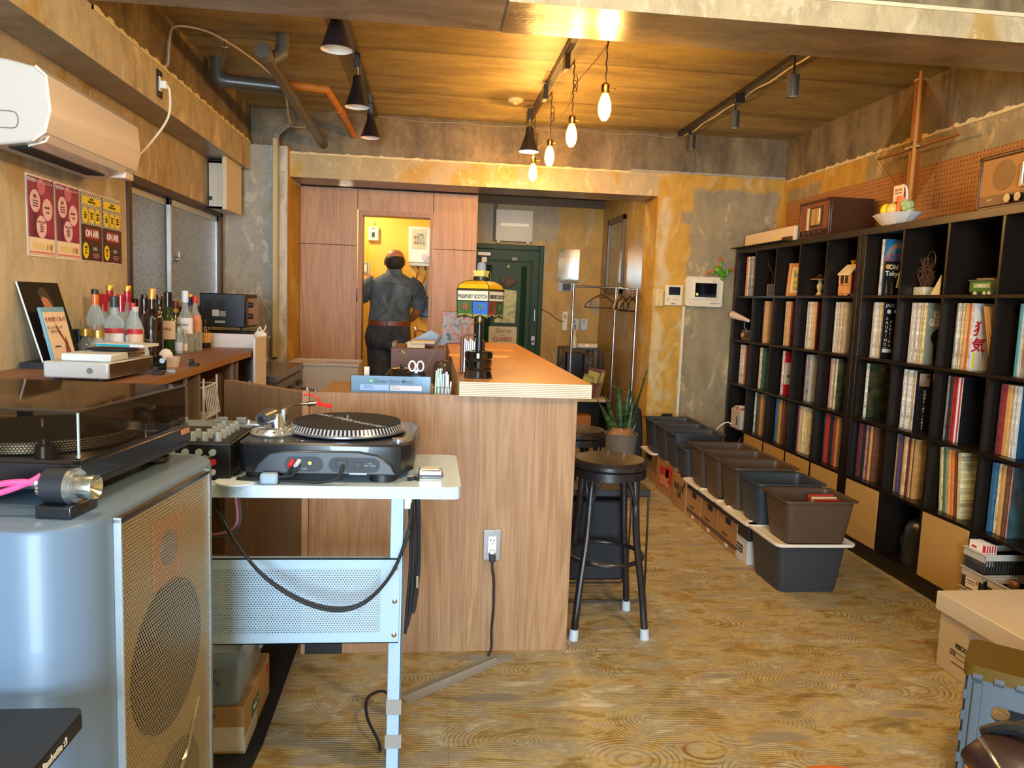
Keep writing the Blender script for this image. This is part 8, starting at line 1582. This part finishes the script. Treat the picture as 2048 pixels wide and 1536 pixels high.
ob('headshell', MB().box(0.0, 0.05, -0.009, 0.009, -0.004, 0.006, 0, T(AX+0.085, AY+0.172, 0.168) @ Rz(0.35) @ Ry(0.22)).tube([(AX+0.10, AY+0.175, 0.172), (AX+0.085, AY+0.172, 0.19), (AX+0.06, AY+0.168, 0.196), (AX+0.05, AY+0.168, 0.192)], 0.0028), mat('cf1a18', 0.3, coat=0.3), t, bevel=0.002)
# signal cable with grey ferrite block
t = thing('signal_cable', 'black signal cable with a grey ferrite block lying at the table front', 'cable', (-0.40, 1.995, TZ+0.0005))
ob('cable', MB().tube([(0.045, -0.002, 0.048), (0.03, 0.0, 0.025), (-0.01, 0.0, 0.014), (-0.06, 0.012, 0.010), (-0.10, 0.02, 0.008)], 0.004).tube([(0.060, -0.002, 0.050), (0.045, -0.006, 0.025), (0.0, 0.0, 0.018), (-0.06, 0.02, 0.010), (-0.10, 0.03, 0.008)], 0.004).tube([(0.175, 0.006, 0.050), (0.165, -0.01, 0.022), (0.12, -0.008, 0.008), (0.05, 0.002, 0.008), (-0.02, 0.01, 0.008)], 0.0045), CB, t)
ob('ferrite_block', MB().box(-0.024, 0.022, -0.014, 0.014, 0.0, 0.030, 0, T(-0.012, 0.0, 0) @ Rz(0.1)), mat('8fa3b3', 0.45), t, bevel=0.007)
# ================= mixer =================
t = thing('dj_mixer', 'black DJ mixer with rows of grey knobs at the left of the table', 'mixer', (-0.645, 2.03, TZ+0.0005), -0.01)
ob('case', MB().box(-0.14, 0.125, 0, 0.36, 0.004, 0.098), mat('131417', 0.4, var=0.03), t, bevel=0.003); ob('top_plate', MB().box(-0.135, 0.12, 0.005, 0.355, 0.098, 0.100).box(-0.135, 0.12, 0.25, 0.355, 0.100, 0.1015, 1), [BLKPL, mat('8f9aa6', 0.35, 0.4)], t)
KN = mat('8c9aa3', 0.35, var=0.02)
r3 = random.Random(6)
for i, x in enumerate((-0.12, -0.085, -0.03, 0.02, 0.05, 0.085)):
    for j, y in enumerate((0.03, 0.075, 0.12, 0.165, 0.21)):
        if (i in (2,) and j > 2) or (i == 3 and j > 1) or (i == 1 and j == 3): continue
        kk = ob('knob', MB().lathe([(0.010, 0), (0.008, 0.022), (0.007, 0.024), (0.001, 0.0245)], 14).box(-0.001, 0.001, -0.010, -0.004, 0.004, 0.0245, 1), [KN, WHT2], t, loc=(x, y, 0.100))
for x in (-0.09, 0.02, 0.075): ob('fader', MB().box(-0.014, 0.014, -0.007, 0.007, 0.0, 0.018), mat('7f8f9c', 0.35), t, loc=(x, 0.29+0.02*(x > 0), 0.1015), bevel=0.002)
m = MB()
for i in range(5):
    for j in range(2): m.cyl((-0.06+0.035*i, -0.006, 0.075-j*0.026), (-0.06+0.035*i, 0, 0.075-j*0.026), 0.009, n=16, m=(0 if j == 0 else 1))
for i in range(3): m.cyl((0.0+0.04*i, -0.006, 0.022), (0.0+0.04*i, 0, 0.022), 0.008 if i != 1 else 0.013, n=16, m=2)
ob('socket', m, [mat('9fb0bc', 0.35), REDP, mat('b9c4cc', 0.35)], t)
text('lettering', 'MASTER  LINE  PHONO\nINPUT 1  INPUT 2\n\n\nCH-1   CH-2', 0.009, WHT2, t, (0.03, -0.0012, 0.045), FY)
ob('plug', MB().box(0.02, 0.06, -0.03, -0.004, 0.006, 0.022), mat('4a5058', 0.4), t, bevel=0.003)
# ================= big speaker =================
SPZ = 0.985; SH_ = mat('62778c', 0.42, var=0.02, scale=3, coat=0.06)
t = thing('floor_speaker', 'tall glossy blue-grey rounded floor speaker with a golden grille', 'speaker', (-0.529, 1.514, 0), -0.1065)
def spk_outline(k=0.0):
    out = []
    for cx_, cy_, r_, a0, a1 in ((-0.085-0.0, 0.215, 0.10, 0.0, PI/2), (-0.40, 0.21, 0.10, PI/2, PI), (-0.40, -0.20, 0.10, PI, 1.5*PI), (-0.085, -0.205, 0.10, 1.5*PI, 2*PI)):
        for i in range(9): a = a0+(a1-a0)*i/8; out.append((cx_+(r_+k)*math.cos(a), cy_+(r_+k)*math.sin(a)))
    return out
def spk_ring(z, k): return [(x, y, z) for x, y in spk_outline(k)]
# cabinet as a shell with an opening for the baffle
cab = MB(); O = spk_outline(0.0)
cab.loft([spk_ring(z, k) for z, k in ((0.03, 0.0), (SPZ-0.010, 0.0), (SPZ-0.003, -0.003), (SPZ, -0.010))])
ob('cabinet', cab, SH_, t, sm=40)
ob('plinth', MB().loft([spk_ring(z, -0.02) for z in (0.0, 0.03)]), BLKPL, t)
FX = 0.0155
ob('baffle', MB().box(FX, FX+0.002, -0.19, 0.19, 0.08, SPZ-0.012), mat('a89468', 0.7, var=0.05), t, sm=0)
ob('woofer', MB().lathe([(0.150, 0.0), (0.150, 0.006), (0.138, 0.009), (0.125, 0.005), (0.05, 0.002), (0.045, 0.006), (0.001, 0.008)], 48, 0, T(FX+0.002, -0.0, 0.64) @ Ry(PI/2)), mat('17171a', 0.6), t)
ob('horn_plate', MB().box(FX+0.002, FX+0.006, -0.06, 0.06, 0.79, 0.925), mat('c48442', 0.55, var=0.08), t, bevel=0.002)
ob('horn_driver', MB().lathe([(0.035, 0.0), (0.033, 0.005), (0.012, 0.006), (0.001, 0.004)], 32, 0, T(FX+0.006, 0.0, 0.862) @ Ry(PI/2)), mat('5a5a5c', 0.4), t)
ob('lower_port', MB().lathe([(0.11, 0.0), (0.11, 0.004), (0.09, 0.006), (0.001, 0.004)], 40, 0, T(FX+0.002, 0.03, 0.32) @ Ry(PI/2)), mat('2c2c30', 0.6), t)
def grille():
    t_ = NT('golden_mesh'); v = t_.coord(); s = t_.n('ShaderNodeSeparateXYZ'); t_.l(v, s.inputs[0])
    p = 1/0.0078
    row = t_.math('ADD', t_.math('MULTIPLY', s.outputs[2], p*1.15), 1000); odd = t_.math('MODULO', t_.math('FLOOR', row), 2.0)
    a = t_.math('SUBTRACT', t_.math('FRACT', t_.math('ADD', t_.math('MULTIPLY', s.outputs[1], p), t_.math('MULTIPLY', odd, 0.5))), 0.5); b = t_.math('SUBTRACT', t_.math('FRACT', row), 0.5)
    r = t_.math('SQRT', t_.math('ADD', t_.math('MULTIPLY', a, a), t_.math('MULTIPLY', b, b)))
    hole = t_.math('MULTIPLY', t_.math('LESS_THAN', r, 0.43), 1.0)
    t_.base('cdb98c'); t_.set(Roughness=0.28, Metallic=0.75); t_.bump(t_.math('MULTIPLY', r, -1.0), 0.3, 0.003)
    tr = t_.n('ShaderNodeBsdfTransparent'); mx = t_.n('ShaderNodeMixShader'); t_.l(hole, mx.inputs[0]); t_.l(t_.b.outputs[0], mx.inputs[1]); t_.l(tr.outputs[0], mx.inputs[2]); t_.l(mx.outputs[0], t_.out.inputs[0]); return t_.m
ob('grille_cloth', MB().box(FX+0.0115, FX+0.012, -0.187, 0.187, 0.085, SPZ-0.018), grille(), t, sm=0)
SILV = mat('c9d2d6', 0.3, 0.7)
ob('grille_frame', MB().box(FX, FX+0.013, -0.191, -0.187, 0.08, SPZ-0.008).box(FX, FX+0.013, 0.187, 0.191, 0.08, SPZ-0.008).box(FX, FX+0.013, -0.191, 0.191, 0.08, 0.085), SILV, t)
ob('grille_top_lip', MB().box(FX-0.004, FX+0.013, -0.191, 0.191, SPZ-0.018, SPZ-0.010), mat('3a2a1c', 0.25, 0.6), t, bevel=0.001)
ob('emblem', MB().loft([[(FX+0.013, y-w_, z), (FX+0.018, y, z), (FX+0.013, y+w_, z)] for y, z, w_ in ((0.118, 0.485, 0.0005), (0.085, 0.44, 0.005), (0.065, 0.405, 0.003), (0.045, 0.39, 0.010), (0.01, 0.352, 0.022), (0.0, 0.33, 0.03), (-0.02, 0.28, 0.006))]), CHROME, t)
# super tweeter on the speaker top
t = thing('horn_tweeter', 'aluminium-nosed bullet tweeter on a black block on top of the speaker', 'tweeter', (-0.61, 1.315, SPZ+0.0005), -0.12)
ob('block', MB().box(-0.030, 0.030, -0.03, 0.05, 0.0, 0.021), mat('15181c', 0.3, coat=0.4), t, bevel=0.002); text('lettering', 'PIONEER', 0.007, BRASS, t, (0.031, 0.01, 0.011), FXP)
ob('magnet', MB().cyl((-0.028, 0.005, 0.048), (0.012, 0.005, 0.048), 0.030, n=40), mat('1b2026', 0.55), t, bevel=0.002)
ob('flange', MB().cyl((0.012, 0.005, 0.048), (0.019, 0.005, 0.048), 0.031, n=40).cyl((0.019, 0.005, 0.048), (0.024, 0.005, 0.048), 0.028, n=40), mat('c4cacc', 0.2, 0.9, 0.01), t, bevel=0.001)
ob('horn', MB().lathe([(0.020, 0.024), (0.021, 0.052), (0.020, 0.054), (0.010, 0.044), (0.004, 0.036), (0.001, 0.048)], 36, 0, T(0, 0.005, 0.048) @ Ry(PI/2)), mat('cdd3d5', 0.15, 0.95, 0.01), t)
ob('terminal', MB().cyl((-0.045, 0.0, 0.045), (-0.028, 0.0, 0.045), 0.006).sphere((-0.042, -0.004, 0.052), 0.008, 8).sphere((-0.036, -0.006, 0.04), 0.008, 8), CHROME, t)
PKC = mat('e0508a', 0.4, coat=0.2)
ob('pink_lead', MB().tube([(-0.038, -0.004, 0.052), (-0.07, -0.01, 0.055), (-0.12, -0.02, 0.045), (-0.2, -0.04, 0.01), (-0.3, -0.05, 0.01)], 0.0055).tube([(-0.036, 0.0, 0.066), (-0.05, -0.006, 0.056), (-0.1, -0.02, 0.036), (-0.2, -0.06, 0.008), (-0.3, -0.08, 0.01)], 0.0055), PKC, t)
# record player with dust cover
t = thing('record_player', 'black record player under a smoked dust cover on top of the speaker', 'turntable', (-0.60, 1.36, SPZ+0.0005), -0.12)
PB_ = mat('171b21', 0.3, var=0.02, coat=0.2)
ob('plinth', MB().box(-0.48, 0.0, 0, 0.435, 0.040, 0.074).box(-0.475, -0.004, 0.004, 0.431, 0.026, 0.040, 1), [PB_, mat('22272e', 0.5)], t, bevel=0.002)
ob('deck_plate', MB().box(-0.475, -0.005, 0.005, 0.43, 0.074, 0.080), mat('1f1c1a', 0.18, coat=0.5), t)
for x, y in ((-0.05, 0.365), (-0.06, 0.05), (-0.43, 0.05), (-0.43, 0.38)): ob('foot', MB().lathe([(0.001, 0), (0.028, 0.0), (0.032, 0.006), (0.030, 0.014), (0.022, 0.016), (0.018, 0.028), (0.001, 0.028)], 28, 0, T(x, y, 0)), BLKMETAL, t)
PX2, PY2 = -0.185, 0.185
def dots():
    t_ = NT('strobe_dots'); v = t_.coord(); s = t_.n('ShaderNodeSeparateXYZ'); t_.l(v, s.inputs[0])
    a = t_.math('MULTIPLY', t_.math('ARCTAN2', s.outputs[1], s.outputs[0]), 180/(2*PI)); row = t_.math('MULTIPLY', s.outputs[2], 1/0.0042)
    A = t_.math('SUBTRACT', t_.math('FRACT', t_.math('ADD', a, t_.math('MULTIPLY', t_.math('MODULO', t_.math('FLOOR', row), 2.0), 0.5))), 0.5); B = t_.math('SUBTRACT', t_.math('FRACT', row), 0.5)
    r = t_.math('SQRT', t_.math('ADD', t_.math('MULTIPLY', A, A), t_.math('MULTIPLY', B, B)))
    t_.base(t_.mix(t_.math('LESS_THAN', r, 0.34), '2a2c30', 'b3b6ba')); t_.set(Roughness=0.3, Metallic=0.3); return t_.m
pp = ob('platter', MB().lathe([(0.02, 0.0), (0.166, 0.0), (0.167, 0.002)], 72), mat('c3cad0', 0.2, 0.9), t, loc=(PX2, PY2, 0.082))
ob('strobe_band', MB().lathe([(0.167, 0.002), (0.163, 0.018), (0.158, 0.020)], 80), dots(), pp)
ob('rubber_mat', MB().lathe([(0.158, 0.0195), (0.15, 0.023), (0.10, 0.0225), (0.05, 0.0228), (0.001, 0.0225)], 60), mat('1d1f22', 0.5), pp)
ob('spindle', MB().cyl((PX2, PY2, 0.104), (PX2, PY2, 0.120), 0.0035, 0.002, 10), CHROME, t)
ob('speed_knob', MB().cyl((-0.05, 0.235, 0.08), (-0.05, 0.235, 0.100), 0.006), STEEL, t); ob('speed_knob', MB().cyl((-0.04, 0.245, 0.08), (-0.04, 0.245, 0.088), 0.003), STEEL, t)
ob('strobe_lamp', MB().lathe([(0.018, 0.08), (0.016, 0.10), (0.009, 0.102), (0.009, 0.112), (0.001, 0.114)], 24, 0, T(-0.085, 0.035, 0)), mat('2c3036', 0.3), t); ob('side_badge', MB().box(0.0, 0.002, 0.385, 0.425, 0.058, 0.070), mat('c98a62', 0.3, 0.4), t, bevel=0.001)
ob('tonearm', MB().tube([(-0.20, 0.40, 0.115), (-0.14, 0.40, 0.122), (-0.08, 0.385, 0.122), (-0.055, 0.375, 0.118)], 0.005).sphere((-0.06, 0.37, 0.118), 0.010, 10).cyl((-0.075, 0.38, 0.08), (-0.075, 0.38, 0.11), 0.012), mat('8a8d92', 0.2, 0.9), t)
SMK = clear('smoked_acrylic', 'e3dacd', 0.05, 0.03)
def shell(x0, x1, y0, y1, z0, z1, th):
    m = MB(); m.box(x0, x1, y0, y1, z1-th, z1); m.box(x0, x1, y0, y0+th, z0, z1-th); m.box(x0, x1, y1-th, y1, z0, z1-th); m.box(x0, x0+th, y0+th, y1-th, z0, z1-th); m.box(x1-th, x1, y0+th, y1-th, z0, z1-th); return m
ob('dust_cover', shell(-0.472, -0.008, 0.008, 0.427, 0.081, 0.168, 0.003), SMK, t, sm=0)
ob('cover_edge', MB().box(-0.472, -0.008, 0.007, 0.009, 0.165, 0.169).box(-0.010, -0.007, 0.008, 0.427, 0.165, 0.169), mat('2a211a', 0.2, coat=0.5), t, sm=0); ob('corner_glint_strip', MB().box(-0.0105, -0.0075, 0.0075, 0.0105, 0.084, 0.165), mat('aebfc9', 0.15), t, sm=0)
ob('cover_stud', MB().sphere((-0.012, 0.012, 0.086), 0.005, 10).sphere((-0.02, 0.42, 0.086), 0.005, 10), STEEL, t); ob('hinge', MB().box(-0.40, -0.37, 0.425, 0.44, 0.08, 0.11).box(-0.08, -0.05, 0.425, 0.44, 0.08, 0.11), BLKPL, t, bevel=0.002)
# ================= lower left: black stand =================
t = thing('black_stand', 'black metal stand with a printed edge in the lower left corner', 'stand', (-0.572, 1.102, 0))
ob('top_plate', MB().prism(rrect(-0.6, 0.06, -0.45, 0.05, 0.015), 0.708, 0.73), mat('1a2028', 0.5, var=0.02), t, bevel=0.004)
ob('nameplate', MB().box(0.060, 0.062, -0.16, 0.035, 0.706, 0.726), mat('0e1014', 0.5), t)
text('lettering', '♪ Bauhutte :3', 0.015, mat('e2e6ea', 0.5), t, (0.0635, -0.055, 0.717), FXP, 0.0004, off=0.0004)
for y in (-0.35, -0.06): ob('leg', MB().box(0.012, 0.040, y-0.03, y, 0.0, 0.708), mat('8fa0ac', 0.35, 0.3), t, bevel=0.002)
# ================= under the table =================
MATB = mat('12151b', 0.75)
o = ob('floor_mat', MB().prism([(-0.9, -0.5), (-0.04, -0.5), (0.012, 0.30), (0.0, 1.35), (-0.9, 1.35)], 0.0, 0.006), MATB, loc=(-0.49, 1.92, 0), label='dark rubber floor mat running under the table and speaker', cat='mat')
t = thing('cardboard_tray', 'open cardboard carton with green print under the clear plastic box', 'box', (-0.665, 2.17, 0.0065))
ob('carton', MB().box(-0.10, 0.145, 0, 0.35, 0, 0.145), mat('b5925f', 0.65, var=0.04, scale=14), t, bevel=0.003); ob('pale_print', MB().box(-0.10, 0.1455, -0.001, 0.0, 0.01, 0.085).box(0.145, 0.1462, 0.0, 0.16, 0.0, 0.05), mat('cfc8b4', 0.6), t)
ob('green_label', MB().box(0.145, 0.1465, 0.09, 0.19, 0.06, 0.10).box(0.145, 0.1465, 0.30, 0.33, 0.09, 0.12, 1), [mat('3f7a4a', 0.6), REDP], t); text('lettering', '国内産●', 0.018, mat('3f6a3a', 0.6), t, (0.03, -0.0018, 0.12), FY); text('lettering', 'りんご', 0.02, WHT2, t, (0.1475, 0.14, 0.08), FXP)
t = thing('clear_box', 'clear plastic storage box with a clipped lid and grey handle under the table', 'storage box', (-0.665, 2.20, 0.1535))
CLP = clear('cloudy_clear_plastic', 'cfe0ee', 0.30, 0.15)
ob('box_body', MB().loft([[(x, y, z) for x, y in rrect(-0.12-k, 0.125+k, -0.02-k, 0.28+k, 0.02, 3)] for z, k in ((0, 0), (0.004, 0.002), (0.13, 0.012), (0.13, 0.010), (0.006, 0.0))]), CLP, t, sm=40)
ob('lid', MB().loft([[(x, y, z) for x, y in rrect(-0.12-k, 0.125+k, -0.02-k, 0.28+k, 0.02, 3)] for z, k in ((0.125, 0.020), (0.155, 0.018), (0.165, 0.004), (0.160, 0.0), (0.135, 0.012))]), CLP, t, sm=40)
ob('handle', MB().tube([(-0.10, -0.045, 0.115), (-0.02, -0.050, 0.118), (0.055, -0.050, 0.112), (0.075, -0.045, 0.09), (0.075, -0.038, 0.075)], 0.006), mat('5f6c7a', 0.45), t); ob('clip', MB().box(0.135, 0.147, 0.20, 0.25, 0.07, 0.15), CLP, t, bevel=0.003)
ob('contents', MB().cyl((-0.05, 0.02, 0.006), (-0.05, 0.02, 0.11), 0.03, n=20).box(0.035, 0.065, 0.005, 0.03, 0.01, 0.10, 1).box(-0.08, 0.05, 0.10, 0.24, 0.01, 0.115, 2).box(0.0, 0.09, 0.05, 0.14, 0.08, 0.12, 3), [mat('3f7fbf', 0.35), mat('c9d6e0', 0.4), mat('a8b3c4', 0.5), mat('b9575a', 0.5)], t, bevel=0.004)
# ================= lower right =================
t = thing('record_storage_box', 'beige lidded record storage carton on the floor at the right edge', 'box', (2.22, 2.46, 0), 0.02)
BE = mat('c7b79f', 0.6, var=0.02, scale=6)
ob('carton', MB().box(-0.19, 0.19, -0.22, 0.20, 0, 0.27), BE, t, bevel=0.003)
ob('lid', MB().box(-0.205, 0.205, -0.235, 0.215, 0.225, 0.30), mat('cdbda5', 0.6, var=0.02), t, bevel=0.004)
ob('hand_hole', MB().loft([[(x, y, z) for y, z in rrect(-0.045, 0.045, 0.165, 0.20, 0.014, 4)] for x in (-0.191, -0.186)]), mat('9aa3b3', 0.5), t)
text('lettering', 'RECORD STORAGE', 0.024, INK, t, (-0.1915, 0.0, 0.125), FXN, off=0.0005)
ob('print_line', MB().box(-0.191, -0.19, -0.13, 0.10, 0.098, 0.100).box(-0.191, -0.19, -0.13, 0.10, 0.078, 0.080).box(-0.191, -0.19, -0.13, 0.12, 0.052, 0.055), INK, t, sm=0); text('lettering', 'TITLE\nDATE', 0.012, INK, t, (-0.1915, 0.115, 0.092), FXN)
# folding step stool: leaning panel legs, olive top
t = thing('folding_stool', 'folding plastic step stool with grey legs and an olive top, bottom right corner', 'step stool', (1.80, 2.05, 0), 0.0)
SG = mat('46535f', 0.5, var=0.04, scale=40); OL = mat('5f4a12', 0.4, var=0.04)
# front panel built as a plate with holes (frame pieces)
def plate_holes(W, H, holes, th, n=20):
    """rectangular plate in (u,v) with round/slot holes, via a curve fill"""
    c = bpy.data.curves.new('plate', 'CURVE'); c.dimensions = '2D'; c.fill_mode = 'BOTH'; c.extrude = th/2; c.bevel_depth = 0.002; c.resolution_u = 4
    for pts in [rrect(0, W, 0, H, 0.01, 4)]+holes:
        s = c.splines.new('POLY'); s.points.add(len(pts)-1); s.use_cyclic_u = True
        for p_, q_ in zip(s.points, pts): p_.co = (q_[0], q_[1], 0, 1)
    return c
circ = lambda cx_, cy_, r_: [(cx_+r_*math.cos(2*PI*i/24), cy_+r_*math.sin(2*PI*i/24)) for i in range(24)]
c = plate_holes(0.30, 0.36, [circ(0.075, 0.165, 0.034), circ(0.225, 0.165, 0.034), rrect(0.060, 0.240, 0.245, 0.290, 0.020, 5)], 0.012); c.materials.append(SG)
tilt = 0.17; t.location = (1.684, 1.939, 0); t.rotation_euler = (0, 0, -0.733)
for yy, rx in ((-0.165, PI/2-tilt), (0.145, PI/2+tilt)):
    o = bpy.data.objects.new('leg', c); COL.objects.link(o); o.parent = t; o.location = (-0.07, yy, 0.006); o.rotation_euler = (rx, 0, 0)
    for x in (0.012, 0.262): ob('rib', MB().box(x, x+0.024, 0.0, 0.34, 0.004, 0.016), SG, t, loc=(-0.07, yy, 0.006), rot=(rx, 0, 0), bevel=0.004)
    for k in range(5): ob('tooth', MB().box(-0.010, 0.004, 0.045+k*0.06, 0.072+k*0.06, -0.014, 0.010), SG, t, loc=(-0.07, yy, 0.006), rot=(rx, 0, 0), bevel=0.002)
ob('side_leg', MB().prism([(-0.15, 0.0), (-0.10, 0.0), (-0.065, 0.34), (-0.10, 0.34)], -0.012, 0.0, 0, T(-0.066, 0, 0) @ Rz(PI/2) @ Rx(PI/2)).prism([(0.15, 0.0), (0.10, 0.0), (0.065, 0.34), (0.10, 0.34)], -0.012, 0.0, 0, T(-0.066, 0, 0) @ Rz(PI/2) @ Rx(PI/2)), SG, t, bevel=0.003)
ob('top', MB().prism(rrect(-0.085, 0.245, -0.115, 0.095, 0.03, 5), 0.352, 0.390), OL, t, bevel=0.010)
for k in range(6): ob('hinge_knuckle', MB().cyl((-0.06+k*0.052, -0.108, 0.356), (-0.036+k*0.052, -0.108, 0.356), 0.013, n=16), SG, t)
# orange round cushion stool and a dark leather bag at the very bottom
t = thing('orange_stool', 'orange round-topped stool cut off by the bottom edge', 'stool', (0.785, 1.185, 0))
ob('seat', MB().lathe([(0.001, 0.502), (0.10, 0.50), (0.130, 0.488), (0.136, 0.47), (0.13, 0.46), (0.001, 0.46)][::-1], 40), mat('d9650c', 0.4, var=0.06, coat=0.2), t, sm=60)
for k in range(3): a = k*2*PI/3+0.4; ob('leg', MB().cyl((0.10*math.cos(a), 0.10*math.sin(a), 0), (0.08*math.cos(a), 0.08*math.sin(a), 0.46), 0.014), BLKMETAL, t)
t = thing('orange_chair', 'orange-seated chair in the bottom right corner under a dark leather bag', 'chair', (1.07, 1.08, 0))
ob('seat', MB().lathe([(0.001, 0.585), (0.11, 0.582), (0.135, 0.57), (0.14, 0.555), (0.13, 0.545), (0.001, 0.545)][::-1], 40), mat('d9650c', 0.4, var=0.06, coat=0.2), t, sm=60)
for k in range(4): a = k*PI/2+0.4; ob('leg', MB().cyl((0.12*math.cos(a), 0.12*math.sin(a), 0), (0.09*math.cos(a), 0.09*math.sin(a), 0.546), 0.013), BLKMETAL, t)
t = thing('leather_bag', 'dark brown leather bag with black straps lying on the orange chair', 'bag', (1.07, 1.10, 0.586), 0.12)
rr_ = random.Random(21)
ob('bag_body', MB().loft([[(x, 0.085*math.cos(a)*k*(1+0.08*math.sin(3*a+x*20)), 0.036+0.036*math.sin(a)*k) for a in [2*PI*i/18 for i in range(18)]] for x, k in ((-0.135, 0.15), (-0.125, 0.75), (-0.08, 0.95), (0.0, 1.0), (0.10, 1.05), (0.15, 0.8), (0.16, 0.2))]), mat('2a1518', 0.45, var=0.1, bump=0.3), t, sm=70)
for x in (-0.04, 0.03): ob('strap', MB().tube([(x-0.02, 0.08, 0.05), (x, 0.03, 0.085), (x+0.02, -0.05, 0.075), (x+0.03, -0.09, 0.03)], 0.012, 8), mat('1a1c1e', 0.5, bump=0.2), t)
ob('zip', MB().tube([(-0.132, -0.03, 0.05), (-0.128, 0.0, 0.066), (-0.11, 0.04, 0.07)], 0.004), STEEL, t)
# ---------- lettering and cut plates become meshes ----------
bpy.context.view_layer.update()
dg = bpy.context.evaluated_depsgraph_get(); conv = {}
for o in [x for x in bpy.data.objects if x.type in ('FONT', 'CURVE')]:
    me = bpy.data.meshes.new_from_object(o.evaluated_get(dg))
    n = bpy.data.objects.new(o.name, me); COL.objects.link(n); n.parent = o.parent
    n.location = o.location; n.rotation_euler = o.rotation_euler; n.scale = o.scale
    for k in o.keys(): n[k] = o[k]
    nm = o.name; bpy.data.objects.remove(o); n.name = nm
# ---------- put every thing's origin at its base ----------
bpy.context.view_layer.update()
for o in [x for x in bpy.data.objects if x.parent is None and x.type == 'EMPTY' and x.get('kind') != 'structure' and x.location.length < 1e-6 and len(x.children)]:
    pts = [ch.matrix_world @ Vector(c) for ch in o.children for c in ch.bound_box]
    b = Vector(((min(p.x for p in pts)+max(p.x for p in pts))/2, (min(p.y for p in pts)+max(p.y for p in pts))/2, min(p.z for p in pts)))
    o.location = b
    for ch in o.children: ch.location = ch.location-b
for o in [x for x in bpy.data.objects if x.parent is None and x.type == 'MESH' and x.get('category') and x.location.length < 1e-6]:
    vs_ = [v.co for v in o.data.vertices]
    b = Vector(((min(p.x for p in vs_)+max(p.x for p in vs_))/2, (min(p.y for p in vs_)+max(p.y for p in vs_))/2, min(p.z for p in vs_)))
    o.data.transform(Matrix.Translation(-b)); o.location = b
for o in bpy.data.objects:
    if o.type == 'LIGHT': o['kind'] = 'helper'
